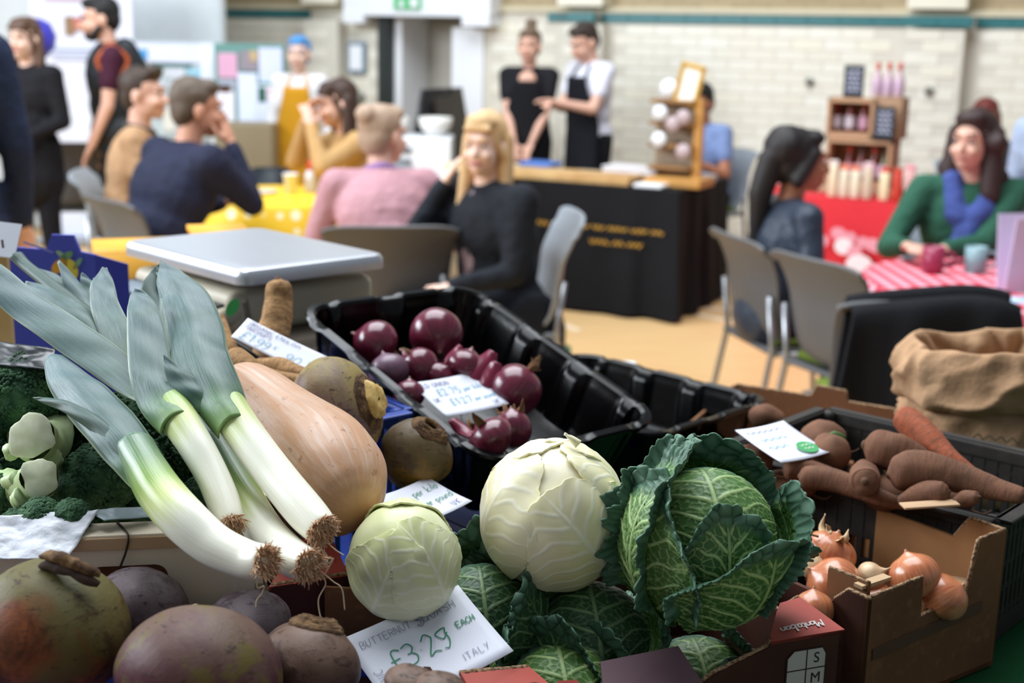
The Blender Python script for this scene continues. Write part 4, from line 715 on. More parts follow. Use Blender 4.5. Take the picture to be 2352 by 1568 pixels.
# triangular corner gusset with the brand lettering
gus = np.array([(0, 0, .001), (-.088, 0, .001), (-.082, .012, .001), (-.045, .06, .001), (-.03, .078, .001), (0, .085, .001)]); gq = np.vstack([gus, gus - [0, 0, .004]]); n = 6
gu = obj('corner_gusset', xf((gq, [tuple(range(n))[::-1], tuple(range(n, 2 * n))] + [(i, (i + 1) % n, (i + 1) % n + n, i + n) for i in range(n)]), MR, MC), redp, mb, False)
obj('brand_lettering', xf(letters('Montalban', .0135, .0017, -.029, -.003, .05, 0, 0, .38), MR @ rotz(math.pi + .1), MC + MR @ V3(-.041, .021, .0022)), printw, gu, False)
FX = MR @ np.array([[1, 0, 0], [0, 0, 1], [0, 1, 0]])
def onf(x, z, off=.0008): return MC + MR @ V3(x, -off, z)
RF = np.stack([MR @ V3(1, 0, 0), V3(0, 0, 1), MR @ V3(0, -1, 0)], 1)       # text plane on the front wall
lab = obj('size_table', xf((np.vstack([[(x, y, 0) for x, y in ((.0, -.13), (.047, -.13), (.047, -.008), (.042, 0), (.008, 0), (0, -.008))]]), [tuple(range(6))]), RF, onf(-.068, -.014)), mat('table_print_pale', C(206, 196, 186), .7), fw_, False)
ln = [stroke([(.0, -.13), (0, -.008), (.008, 0), (.042, 0), (.047, -.008), (.047, -.13)], .0016), stroke([(.0235, 0), (.0235, -.13)], .0012)] + [stroke([(0, -.0225 * k), (.047, -.0225 * k)], .0012) for k in (1, 2, 3, 4, 5)]
obj('grid_lines', xf(merge(ln), RF, onf(-.068, -.014, .0013)), inkb, fw_, False)
for k, s_ in enumerate(('S', 'M', 'L1', 'L2', 'XL')): obj('size_lettering', xf(text_mesh(s_, .0165), RF, onf(-.068 + .0355, -.014 - .0115 - .0225 * k, .0013)), inkb, fw_, False)
# folded inner flaps along the low part of the front wall
mauve = mat('mauve_faded_print', C(112, 84, 92), .7)
def flap(name, q, m_, torn=None):
    q = np.array(q); f = obj(name, xf((np.vstack([q, q - [0, 0, .005]]), [(0, 1, 2, 3)[::-1], (4, 5, 6, 7), (0, 1, 5, 4), (1, 2, 6, 5), (2, 3, 7, 6), (3, 0, 4, 7)]), MR, MC), m_, mb, False)
    if torn: P_ = spline(q[list(torn)], 24) + RNG.normal(0, .0003, (24, 3)) + [0, 0, -.002]; obj('torn_edge', xf(sweep(P_, .0032, 5), MR, MC), corr, f)
flap('fold_flap', [(-.165, -.006, -.034), (-.275, -.006, -.036), (-.262, .036, -.012), (-.175, .036, -.008)], mauve)
flap('red_flap', [(-.278, -.014, -.036), (-.338, -.014, -.034), (-.318, .012, -.012), (-.298, .012, -.014)], redp)
flap('torn_flap', [(-.328, -.004, -.010), (-.41, -.004, -.004), (-.412, .03, .004), (-.34, .036, -.004)], redp, (2, 3))
# --- brown onion box
OF = AZ(1995, 1378, .95); OA = 35.4; OR_ = ang(OA); OH = .95 - TZ - .003; OW, OL = .25, .33
ob = thing('cardboard_box', 'plain brown cardboard box of brown onions at the right front', 'box', OF + OR_ @ V3(OW / 2, OL / 2, -OH))
ep = [(0, -OH), (0, 0), (.095, .004), (.097, -.046), (.182, -.040), (.196, .028), (OW, .03), (OW, -OH)]
wallp(ep, .006, OF, OR_, card, ob, 'end_panel', ep[1:7]); lp = [(0, -OH), (0, 0), (.03, .0), (.05, -.02), (OL, -.02), (OL, -OH)]
wallp(lp, -.006, OF, OR_ @ rotz(math.pi / 2), cardd, ob, 'side_panel', lp[1:4]); wallp([(.012, -OH), (.012, .012), (.07, .01), (.07, -OH)], -.005, OF + OR_ @ V3(.012, 0, 0), OR_ @ rotz(math.pi / 2), card, ob, 'inner_flap', [(.012, .012), (.07, .01)])
wallp([(0, -OH), (0, .03), (.05, .03), (.07, .0), (OL, 0), (OL, -OH)], .006, OF + OR_ @ V3(OW, 0, 0), OR_ @ rotz(math.pi / 2), mat('ochre_inside_card', C(150, 104, 62), .8, n1=(8, C(130, 88, 54), .4, .7)), ob, 'side_panel', [(0, .03), (.05, .03), (.07, 0)])
wallp([(0, -OH), (0, 0), (OW, 0), (OW, -OH)], .006, OF + OR_ @ V3(0, OL, 0), OR_, card, ob, 'end_panel'); obj('base_panel', xf(box(OW, OL, .006, (OW / 2, OL / 2, -OH + .003)), OR_, OF), card, ob, False)
for tb in (xf(box(.045, .03, .004, (OW - .03, .03, .026)), OR_ @ rot((0, 1, 0), .3), OF), xf(box(.05, .012, .004, (.03, .02, .008)), OR_, OF)): obj('corner_tab', tb, mat('pale_kraft_edge', C(196, 164, 126), .85), ob, False)
obj('printed_band', xf(box(.2, .001, .014, (.11, -.0012, -.07)), OR_ @ rot((0, 1, 0), -.05), OF), mat('faint_dark_band', C(92, 64, 48), .8), ob, False)
# --- box under the squash with its gusset and lettering
SC = AD(802, 1322, 1.36); SR = ang(24); SH = SC[2] - TZ - .003; SL, SD = .40, .30
sb = thing('cardboard_box', 'dark red cardboard box under the butternut squash', 'box', SC + SR @ V3(-SL / 2, SD / 2, -SH))
wallp([(0, -SH), (0, 0), (-.08, 0), (-.1, -.02), (-SL, -.02), (-SL, -SH)], .006, SC, SR, mat('deep_red_brown_print', C(74, 30, 28), .75), sb, 'front_panel', [(0, 0), (-.08, 0), (-.1, -.02)])
wallp([(0, -SH), (0, 0), (.08, 0), (.1, -.02), (SD, -.02), (SD, -SH)], .006, SC, SR @ rotz(math.pi / 2), cardd, sb, 'side_panel', [(0, 0), (.08, 0), (.1, -.02)]); wallp([(0, -SH), (0, -.02), (SD, -.02), (SD, -SH)], -.006, SC + SR @ V3(-SL, 0, 0), SR @ rotz(math.pi / 2), cardd, sb); wallp([(-SL, -SH), (-SL, -.02), (0, -.02), (0, -SH)], .006, SC + SR @ V3(0, SD, 0), SR, cardd, sb, 'back_panel')
obj('base_panel', xf(box(SL, SD, .006, (-SL / 2, SD / 2, -SH + .003)), SR, SC), cardd, sb, False)
gus2 = np.array([(0, 0, .001), (-.085, 0, .001), (-.03, .075, .001), (0, .085, .001)]); gu2 = obj('corner_gusset', xf((np.vstack([gus2, gus2 - [0, 0, .004]]), [(3, 2, 1, 0), (4, 5, 6, 7), (0, 1, 5, 4), (1, 2, 6, 5), (2, 3, 7, 6), (3, 0, 4, 7)]), SR @ rot((1, 0, 0), .25), SC), redp, sb, False)
obj('brand_lettering', xf(letters('Montalban', .0135, .0017, -.029, -.003, .05, 0, 0, .38), SR @ rot((1, 0, 0), .25) @ rotz(.1), SC + SR @ rot((1, 0, 0), .25) @ V3(-.035, .026, .0022)), printw, gu2, False)
obj('loose_flap', xf(box(.07, .004, .12, (.015, -.025, -.062)), SR @ rotz(-.5), SC), card, sb, False)
# --- pale wooden crate of broccoli
ply = mat('pale_poplar_wood', C(242, 228, 208), .6, .3, n1=(4, C(234, 214, 188), .35, .7), n2=(50, C(246, 234, 218), .6, .8)); wire = mat('rusty_wire', C(70, 54, 44), .5, metal=.4)
BC = AZ(600, 1212, 1.062); BR = ang(10); BL, BD, BH = .50, .40, 1.062 - TZ - .003
wc = thing('wooden_crate', 'pale wooden crate of broccoli with a hand slot', 'crate', BC + BR @ V3(-BL / 2, BD / 2, -BH))
def slotwall(x0, x1, z0, z1, sx0, sx1, sz0, sz1, th, org, R, parent, name):
    P = [(x0, z0), (x1, z0), (x1, z1), (x0, z1)]; n = 10; r = (sz1 - sz0) / 2; cz = (sz0 + sz1) / 2
    S_ = [(sx1 - r + r * math.cos(a), cz + r * math.sin(a)) for a in np.linspace(-math.pi / 2, math.pi / 2, n)] + [(sx0 + r + r * math.cos(a), cz + r * math.sin(a)) for a in np.linspace(math.pi / 2, 3 * math.pi / 2, n)]
    bm = bmesh.new(); ov = [bm.verts.new((x, 0, z)) for x, z in P]; iv = [bm.verts.new((x, 0, z)) for x, z in S_]
    E = [bm.edges.new((ov[i], ov[(i + 1) % 4])) for i in range(4)] + [bm.edges.new((iv[i], iv[(i + 1) % len(iv)])) for i in range(len(iv))]
    bmesh.ops.triangle_fill(bm, edges=E, use_beauty=True); r_ = bmesh.ops.extrude_face_region(bm, geom=bm.faces[:]); bmesh.ops.translate(bm, verts=[v for v in r_['geom'] if isinstance(v, bmesh.types.BMVert)], vec=(0, th, 0))
    bmesh.ops.recalc_face_normals(bm, faces=bm.faces[:]); bm.verts.index_update(); V = np.array([v.co[:] for v in bm.verts]); F = [tuple(v.index for v in f.verts) for f in bm.faces]; bm.free(); return obj(name, xf((V, F), R, org), ply, parent, False)
slotwall(-BL, 0, -BH, -.009, -.172, -.093, -.060, -.034, .005, BC, BR, wc, 'front_panel')
obj('top_rail', xf(box(BL, .036, .004, (-BL / 2, .015, -.002), .001), BR, BC), ply, wc, False); obj('rail_lip', xf(box(BL, .004, .013, (-BL / 2, -.003, -.009), .001), BR, BC), mat('sawn_edge_wood', C(206, 170, 134), .7), wc, False)
for a, b in (((-BL / 2, BD), (BL, .005)), ):
    obj('back_panel', xf(box(BL, .005, BH - .06, (-BL / 2, BD, -BH / 2 - .03)), BR, BC), ply, wc, False)
for x in (-BL, 0): obj('end_panel', xf(box(.008, BD, BH - .06, (x - .004 if x == 0 else x + .004, BD / 2, -BH / 2 - .03)), BR, BC), ply, wc, False)
obj('base_panel', xf(box(BL, BD, .006, (-BL / 2, BD / 2, -BH + .004)), BR, BC), ply, wc, False); 
sx = (AZ(288, 1215, 1.062) - BC) @ (BR @ V3(1, 0, 0)); obj('wire_staple', sweep([BC + BR @ V3(sx - .01, .03, .001), BC + BR @ V3(sx + .004, -.004, .0), BC + BR @ V3(sx + .002, -.006, -.016), BC + BR @ V3(sx - .005, -.006, -.034)], .0012, 8, 20), wire, wc)
# --- blue plastic crates
blue = mat('royal_blue_plastic', C(30, 62, 150), .4, .5)
def plastic_crate(cen, R, hx, hy, z0, z1, m_, name, label, nb=9, rows=2, cat='crate', band=0):
    o = thing(name, label, cat, V3(cen[0], cen[1], z0)); c0 = V3(cen[0], cen[1], 0)
    def side(L, pos, a):
        q = [box(L, .010, .022, (0, 0, z1 - .011), .003), box(L, .008, .03, (0, 0, z0 + .015))]
        for k in range(nb + 1): q.append(box(.009, .007, z1 - z0 - .01, (-L / 2 + L * k / nb, 0, (z0 + z1) / 2)))
        for r in range(1, rows + 1): q.append(box(L, .006, .007, (0, 0, z0 + (z1 - z0) * r / (rows + 1))))
        q.append(box(L, .024, .006, (0, -.008, z1 - .003), .002))
        if band: q.append(box(L, .005, band, (0, 0, z1 - band / 2)))
        obj('lattice_side', xf(merge([xf(p, rotz(a), pos) for p in q]), R, c0), m_, o, False)
    side(2 * hx, V3(0, -hy, 0), 0); side(2 * hx, V3(0, hy, 0), math.pi); side(2 * hy, V3(hx, 0, 0), math.pi / 2); side(2 * hy, V3(-hx, 0, 0), -math.pi / 2)
    obj('crate_base', xf(box(2 * hx, 2 * hy, .008, (0, 0, z0 + .004)), R, c0), m_, o, False)
    for sx in (-1, 1):
        for sy in (-1, 1): obj('corner_post', xf(box(.026, .026, z1 - z0, (sx * (hx - .006), sy * (hy - .006), (z0 + z1) / 2), .008), R, c0), m_, o)
    return o
plastic_crate((-.33, 1.04), ang(10), .30, .125, TZ + .003, .945, blue, 'plastic_crate', 'blue plastic crate of swedes and beetroots at the front left')
plastic_crate((-.35, 1.80), ang(40), .13, .16, TZ + .003, 1.04, blue, 'plastic_crate', 'blue plastic crate of parsnips beside the black onion tray')
plastic_crate((-.055, 1.945), ang(42.8), .13, .19, TZ + .003, .865, blue, 'plastic_crate', 'blue plastic crate propping up the black red onion tray')
grime = mat('dirty_black_plastic', C(40, 36, 33), .6, .3, n1=(18, C(62, 54, 47), .5, .75)); CC = V3(.56, 1.785, 0); CRR = ang(-42)
plastic_crate(CC, CRR, .20, .147, TZ + .003, .978, grime, 'plastic_crate', 'dirty dark plastic lattice crate of muddy carrots', 20, 4, 'crate', .075)
# --- black moulded trays
t = NT('glossy_black_tray'); blk = t.fin(t.mix(t.noise(t.coord(), 30), C(3, 3, 4), C(6, 6, 7)), .2, .2); t.bump(t.noise(t.coord(), 22, 3), .15, .004)
def tray(cen, R, a, b, dep, label):
    o = thing('produce_tray', label, 'tray', cen + R @ V3(0, 0, -dep)); n = 260; per = []; rc = .045
    segs = [((-a + rc, -b), (a - rc, -b)), 'c', ((a, -b + rc), (a, b - rc)), 'c', ((a - rc, b), (-a + rc, b)), 'c', ((-a, b - rc), (-a, -b + rc)), 'c']; cs = [(a - rc, -b + rc, -90), (a - rc, b - rc, 0), (-a + rc, b - rc, 90), (-a + rc, -b + rc, 180)]; ci = 0
    for sgm in segs:
        if sgm == 'c':
            x, y, s0 = cs[ci]; ci += 1
            for k in range(12): q = math.radians(s0 + 90 * k / 12); per.append((x + rc * math.cos(q), y + rc * math.sin(q), math.cos(q), math.sin(q), 0))
        else:
            (x0, y0), (x1, y1) = sgm; L = math.hypot(x1 - x0, y1 - y0); nn = (round((y1 - y0) / L), -round((x1 - x0) / L)); k_ = int(L / .004); nr = max(2, round(L / .11))
            for k in range(k_):
                u = k / k_; ph = abs(((u * nr) % 1) - .5) * 2; rib = min(1, max(0, (ph - .5) / .3)); rib = rib * rib * (3 - 2 * rib); per.append((x0 + (x1 - x0) * u, y0 + (y1 - y0) * u, nn[0], nn[1], rib))
    per = np.array(per); rows = []
    # outer skin up, rim, inner skin down
    for off, z, rb, dz in ((-.030, -dep, 0, 0), (-.026, -dep + .006, -.004, 0), (-.008, -.03, -.004, 0), (-.006, -.012, -.002, 0), (.010, -.008, 0, -.3), (.012, -.004, .001, -.5), (.010, .0, .001, -.35), (.0, .001, 0, -.35), (-.005, -.003, -.003, -.3), (-.008, -.015, -.008, 0), (-.012, -.024, -.010, 0), (-.022, -dep * .8, -.006, 0), (-.030, -dep + .012, -.004, 0), (-.05, -dep + .006, 0, 0)):
        o_ = off + rb * per[:, 4]; rows.append(np.stack([per[:, 0] + per[:, 2] * o_, per[:, 1] + per[:, 3] * o_, z + dz * .009 * per[:, 4]], 1))
    V = np.concatenate(rows); m_ = len(per); F = gridfaces(m_, len(rows), True); F += [tuple(range(m_))[::-1], tuple((len(rows) - 1) * m_ + i for i in range(m_))]
    obj('shell', xf((V, F), R, cen), blk, o, 'auto'); return o
T1C = V3(-.053, 1.948, 1.064); T1R = eul(16.87, .85, 42.76); tray(T1C, T1R, .172, .23, .115, 'tilted black plastic tray of red onions')
T2C = V3(.185, 2.30, .93); T2R = ang(44.7); tray(T2C, T2R, .168, .224, .12, 'empty black plastic tray behind the red onion tray')
tag(obj('support_block', box(.36, .42, .002, (.185, 2.3, TZ + .002)), baize)) if False else None
# --- brown box with potatoes behind the carrot crate
p, q = AZ(1690, 884, .90), AZ(2080, 946, .90); d = q - p; KA = math.atan2(d[1], d[0]); KR = rotz(KA); KL = .42; kb = thing('cardboard_box', 'shallow brown box behind the muddy carrot crate', 'box', p + KR @ V3(KL / 2, .1, TZ - .90))
KD = .26
for nm, poly, th, org, R_ in (('back_panel', [(0, -.097), (0, 0), (.15, 0), (.16, .022), (.215, .02), (.22, 0), (KL, 0), (KL, -.097)], .006, p, KR), ('front_panel', [(0, -.097), (0, -.03), (KL, -.03), (KL, -.097)], .006, p + KR @ V3(0, -KD, 0), KR), ('side_panel', [(0, -.097), (0, 0), (-KD, -.03), (-KD, -.097)], .006, p, KR @ rotz(math.pi / 2)), ('side_panel', [(0, -.097), (0, 0), (-KD, -.03), (-KD, -.097)], .006, p + KR @ V3(KL, 0, 0), KR @ rotz(math.pi / 2))): wallp(poly, th, org, R_, card, kb, nm, [q_ for q_ in poly[1:-1]] if nm == 'back_panel' else None)
obj('base_panel', xf(box(KL, KD, .005, (KL / 2, -KD / 2, -.095)), KR, p), card, kb, False)
# --- lemon box, yellow box, riser, price card at the left
lb = mat('ultramarine_print', C(66, 74, 176), .5, .4, n1=(3, C(56, 62, 164), .4, .7)); a0 = AD(-70, 512, 2.05); a1 = AD(218, 585, 2.05); zt = a1[2]; a0[2] = zt; d = a1 - a0; LA = math.atan2(d[1], d[0]); LR = rotz(LA); LL = np.linalg.norm(d)
lo = thing('fruit_box', 'blue fruit box printed with lemons behind the leek leaves', 'box', a0 + LR @ V3(LL / 2, .12, TZ + .003 - zt)); lh = zt - TZ - .003
fpn = wallp([(0, -lh), (0, .012), (.12, .006), (.13, .03), (.165, .03), (.175, .004), (LL, 0), (LL, -lh)], .006, a0, LR, lb, lo, 'front_panel')
wallp([(0, -lh), (0, 0), (.05, -.018), (.05, -lh)], .006, a1, LR @ rotz(.5), lb, lo, 'side_panel'); wallp([(0, -lh), (0, -.06), (LL, -.06), (LL, -lh)], .006, a0 + LR @ V3(-.08, .16, 0), LR, lb, lo, 'back_panel')
LRF = np.stack([LR @ V3(1, 0, 0), V3(0, 0, 1), LR @ V3(0, -1, 0)], 1)
def onl(px, py): v = AD(px, py, 2.05); return a0 + LR @ V3((v - a0) @ (LR @ V3(1, 0, 0)), -.0015, v[2] - zt)
for px, py, rx, rz, aa, cc in ((133, 612, .016, .009, .7, (226, 160, 50)), (157, 622, .013, .018, .1, (220, 196, 70)), (150, 590, .014, .006, .6, (110, 150, 110)), (176, 606, .012, .004, .9, (120, 160, 130)), (140, 585, .01, .004, -.6, (150, 180, 150))):
    obj('lemon_print', xf(disc(rx, rz), LRF @ rotz(aa), onl(px, py)), mat('lemon_print_%d' % cc[0], C(*cc), .6), fpn, False)
obj('print_line', xf((box(.05, .003, .0004)), LRF @ rotz(-.32), onl(88, 568)), mat('pale_violet_ink', C(130, 130, 206), .6), fpn, False)
yb = AD(352, 572, 2.75); tag(obj('yellow_box', xf(merge([box(.24, .2, .02, (0, 0, 0)), box(.24, .012, .14, (0, -.1, -.06)), box(.012, .2, .14, (.12, 0, -.06)), box(.24, .012, .14, (0, .1, -.06)), box(.12, .16, .012, (.14, .02, .03)), box(.22, .18, .9, (0, 0, -.55))]), rotz(.35), yb), mat('amber_card', C(222, 160, 40), .6)), 'amber cardboard box behind the weighing scale', 'box')
pc = AD(6, 585, 1.8); po = thing('price_stake', 'price card on a wooden stake at the left edge', 'price card', V3(pc[0] - .01, pc[1], TZ)); obj('stake', box(.03, .012, pc[2] - TZ, (pc[0] - .012, pc[1] + .01, (pc[2] + TZ) / 2)), wood, po, False)
ccard = mat('white_card', C(226, 228, 240), .6, .3); obj('card', xf(box(.07, .002, .05, (-.018, 0, .022)), rot((0, 1, 0), .1) @ rot((1, 0, 0), -.5), pc), ccard, po, False); obj('mark', xf(box(.003, .0012, .012), rot((0, 1, 0), -.3) @ rot((1, 0, 0), -.5), AD(6, 560, 1.792)), inkb, po, False)
# --- weighing scale
SCC = V3(-.469, 2.317, 1.173); SCR = rotz(math.radians(-46)); cream = mat('cream_scale_plastic', C(206, 196, 172), .5, .4)
t = NT('brushed_steel_plate'); n = t.noise(t.mapped(t.coord(), (4, 160, 40)), 3, 3); plate_m = t.fin(t.mix(n, C(206, 208, 214), C(184, 188, 196)), t.ramp(n, [(0, (.26, .26, .26)), (1, (.40, .40, .40))]), .5, .75)
sc = thing('weighing_scale', 'weighing scale with a steel plate and cream body', 'scale', V3(SCC[0], SCC[1], 1.055))
def rrect(a, b, r, z, n=8): return [(sx * (a - r) + r * math.cos(q), sy * (b - r) + r * math.sin(q), z) for sx, sy, q0 in ((1, -1, -90), (1, 1, 0), (-1, 1, 90), (-1, -1, 180)) for q in np.radians(np.linspace(q0, q0 + 90, n))]
pl = [rrect(a_, b_, r_, z_) for a_, b_, r_, z_ in ((.16, .11, .01, .0125), (.194, .139, .020, .0125), (.200, .145, .024, .0105), (.204, .149, .027, .005), (.205, .150, .028, -.002), (.205, .150, .028, -.013), (.200, .145, .024, -.013), (.199, .144, .024, .0))]
k_ = len(pl[0]); V = np.concatenate([np.array(q) for q in pl]); F = gridfaces(k_, len(pl), True) + [tuple(range(k_))]
obj('weighing_plate', xf((V, [f[::-1] for f in F]), SCR, SCC + V3(0, 0, -.010)), plate_m, sc, 'auto')
obj('body', xf(merge([box(.33, .30, .075, (.0, .0, -.078), .018, 4)]), SCR, SCC), cream, sc); obj('plate_support', xf(merge([box(.2, .14, .03, (0, 0, -.042))]), SCR, SCC), mat('grey_metal_cross', C(90, 86, 80), .5), sc, False)
kp = obj('keypad', xf(merge([box(.33, .13, .03, (0, -.20, -.052), .008), box(.33, .012, .07, (0, -.13, -.065))]), SCR @ rot((1, 0, 0), .18), SCC), cream, sc)
obj('display_panel', xf(box(.30, .11, .004, (-.005, -.202, -.0345), .001), SCR @ rot((1, 0, 0), .18), SCC), mat('display_black', C(30, 34, 46), .25), kp, False)
for k, (x, y, cc) in enumerate(((.02, -.16, (206, 176, 50)), (.06, -.165, (206, 176, 50)), (.09, -.20, (170, 60, 80)), (.05, -.20, (40, 60, 120)), (-.09, -.18, (120, 130, 140)))): obj('key', xf(box(.022 if k < 4 else .1, .014 if k < 4 else .04, .003, (x, y - .01, -.0315)), SCR @ rot((1, 0, 0), .18), SCC), mat('key_%d' % cc[0], C(*cc), .4), kp, False)
q = AD(534, 706, 2.02); obj('leaf_sticker', xf(disc(.009, .015), np.stack([SCR @ V3(0, 1, 0) * -1 if False else V3(1, 0, 0), V3(0, .3, .95), V3(0, -.95, .3)], 1) @ rotz(-.5), q), mat('leaf_green_sticker', C(40, 130, 60), .5), sc, False)
rz = SCC[2] - .116; tag(obj('riser_crate', xf(merge([box(.46, .40, .02, (0, 0, -.01)), box(.46, .02, rz - TZ - .005, (0, -.19, -(rz - TZ) / 2)), box(.46, .02, rz - TZ - .005, (0, .19, -(rz - TZ) / 2)), box(.02, .40, rz - TZ - .005, (-.22, 0, -(rz - TZ) / 2)), box(.02, .40, rz - TZ - .005, (.22, 0, -(rz - TZ) / 2))]), SCR, V3(SCC[0] + .0, SCC[1], rz)), mat('grey_riser_wood', C(96, 84, 70), .7)), 'wooden riser under the weighing scale', 'crate')
# --- paper sack
def sack(cen, z0):
    R0 = .168; prof = [(.92, 0), (1.0, .02), (1.02, .08), (1.0, .14), (.96, .172), (1.05, .163), (1.13, .175), (1.145, .205), (1.12, .24), (1.04, .262), (.96, .258), (.90, .23), (.88, .16), (.87, .10), (.86, .04)]
    prof = spline(np.array(prof), 84); n = 200; V = []
    for i, (r, z) in enumerate(prof):
        up_ = min(1, max(0, (z - .13) / .04))
        for j in range(n):
            a = 2 * math.pi * j / n; ca, sa = math.cos(a), math.sin(a); sq = 1 / (abs(ca) ** 3 + abs(sa) ** 3) ** (1 / 3); q = Vector((ca * 1.6, sa * 1.6, z * 9 + .3 * ca))
            cr = (1 - abs(mnoise.noise(q * 1.2))) ** 4 * .022 - abs(mnoise.noise(q * 2.4 + Vector((5, 1, 2)))) * .014 + mnoise.noise(q * .5) * .012
            rr = R0 * r * sq * .93 + cr * (.5 + .5 * min(1, z / .06)); zz = z + (.018 * math.sin(a + 2.4) + .014 * mnoise.noise(Vector((ca * 2.2, sa * 2.2, 7)))) * up_; V.append((cen[0] + rr * ca, cen[1] + rr * .85 * sa, z0 + zz))
    return np.array(V), gridfaces(n, len(prof), True) + [tuple(range(n))[::-1], tuple((len(prof) - 1) * n + j for j in range(n))]
t = NT('crumpled_kraft_paper'); vn = t.n('ShaderNodeTexVoronoi', feature='DISTANCE_TO_EDGE'); vn.inputs['Scale'].default_value = 15; t.l(t.coord(), vn.inputs['Vector']); t.bump(vn.outputs['Distance'], .45, .012); t.bump(t.noise(t.coord(), 14, 5), .5, .02)
kr = t.fin(t.mix(t.noise(t.coord(), 7, 4), C(186, 150, 116), C(156, 120, 88)), .85, .2)
SK = V3(.855, 2.17, TZ + .003); so = thing('paper_sack', 'brown paper sack with a rolled down top behind the carrots', 'sack', SK); so_b = obj('sack_body', sack(SK, TZ + .003), kr, so)
pts = []
for k in range(5): pts.append(xf(squiggle(.075, .010, .0022, 0, -k * .017), np.stack([V3(.9, -.35, 0), V3(0, -.08, 1), nz(V3(-.35, -.93, 0))], 1), V3(SK[0] - .115, SK[1] - .166, TZ + .140)))
obj('printed_lettering', merge(pts), mat('dark_green_ink', C(88, 84, 68), .8), so_b, False)
# ================================================================ vegetables
def cam_dir(p): return nz(CAM - p)
# ---- leeks
t = NT('leek_stem'); u = t.sep(t.attr()); st = t.noise(t.mapped(t.attr(), (1.2, 34, 1)), 3, 4, .6); wob = t.math('ADD', u[0], t.math('MULTIPLY', t.math('SUBTRACT', t.noise(t.mapped(t.attr(), (2, 9, 1)), 2, 3), .5), .12))
c = t.ramp(wob, [(0, C(226, 214, 184)), (.06, C(244, 238, 222)), (.60, C(242, 240, 224)), (.68, C(206, 216, 140)), (.76, C(136, 168, 76)), (.86, C(94, 130, 80)), (1, C(76, 110, 90))]); c = t.mix(t.math('MULTIPLY', t.step(st, .45, .75), .22), c, C(250, 250, 232)); c = t.mix(t.math('MULTIPLY', t.step(st, .58, .40), .12), c, C(128, 158, 88))
leekm = t.fin(c, .32, .5, sss=.12, ssr=(.8, .9, .4)); t.bump(st, .18, .001)
t = NT('leek_leaf'); st = t.noise(t.mapped(t.attr(), (.8, 24, 1)), 3, 3, .6); u = t.sep(t.attr()); c = t.ramp(u[0], [(0, C(128, 162, 80)), (.10, C(88, 124, 72)), (.22, C(52, 84, 72)), (.5, C(56, 86, 82)), (1, C(78, 104, 110))]); c = t.mix(t.math('MULTIPLY', t.step(st, .40, .70), .55), c, C(108, 134, 134)); c = t.mix(t.step(t.noise(t.coord(), 30, 4), .52, .75), c, C(54, 88, 78)); c = t.mix(t.math('MULTIPLY', t.step(t.math('ABSOLUTE', t.math('SUBTRACT', u[1], .5)), .455, .495), .6), c, C(176, 192, 160)); leafm = t.fin(c, .42, .45); t.bump(st, .35, .0012)
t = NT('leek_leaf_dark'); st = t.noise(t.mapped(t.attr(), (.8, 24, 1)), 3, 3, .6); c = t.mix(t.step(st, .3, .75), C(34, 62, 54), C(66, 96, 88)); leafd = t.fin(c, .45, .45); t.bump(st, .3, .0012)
rootm = mat('leek_root_fibre', C(222, 188, 154), .8, .2, n1=(200, C(188, 144, 108), .4, .6)); threadm = mat('pale_root_thread', C(220, 196, 160), .7)
def pxpath(L): return np.array([AD(x, y, D) for x, y, D in L])
def roots(end, d, r, nn, seed):
    rg = np.random.default_rng(seed); q = []; d = nz(d); a = nz(np.cross(d, V3(0, 0, 1))); b = np.cross(d, a)
    for k in range(nn):
        rr = r * .9 * math.sqrt(rg.random()); th = rg.random() * 6.283; p = end + (a * math.cos(th) + b * math.sin(th)) * rr - d * .001; out = nz(d * rg.uniform(.5, 1.2) + (a * math.cos(th) + b * math.sin(th)) * (rr / r) * 1.0 + rg.normal(0, .18, 3)); L = rg.uniform(.0025, .0065); w = rg.normal(0, .0012, 3)
        q.append(sweep([p, p + out * L * .5 + w, p + out * L + w * 2 - V3(0, 0, .001)], [.0007, .0006, .0003], 4, None, False)[:2])
    return merge(q)
def ribbon(path, hw, facing, fold=.25, nu=11, m=40, tw=0, u0=0, u1=1, wrap=0):
    """leaf blade: path points, half widths, facing = normal hint; V folded along the middle"""
    P = np.asarray(path); Q = spline(np.hstack([P, np.asarray(hw, float)[:, None]]), m); P, w = Q[:, :3], np.maximum(Q[:, 3], .0004); T = np.gradient(P, axis=0); V, U = [], []
    f0 = fold
    for i in range(m):
        tt = nz(T[i]); fold = f0 + wrap * max(0, 1 - i / (m * .35)); n = np.asarray(facing, float); n = nz(n - tt * (n @ tt)); s = np.cross(tt, n)
        if tw: R = rot(tt, tw * i / m); n, s = R @ n, R @ s
        A = max(fold * 1.6, .08); ro = w[i] / A
        for k in range(nu):
            x = -1 + 2 * k / (nu - 1); V.append(P[i] + s * ro * math.sin(x * A) - n * ro * (1 - math.cos(x * A)) - n * w[i] * .18 * abs(x) * (f0 > .2) + n * .0010 * math.sin(i * .5 + x * 3)); U.append((u0 + (u1 - u0) * i / (m - 1), k / (nu - 1), 0))
    return np.array(V), gridfaces(nu, m), np.array(U)
SOL = [('SOLIDIFY', dict(thickness=.0016, offset=0))]
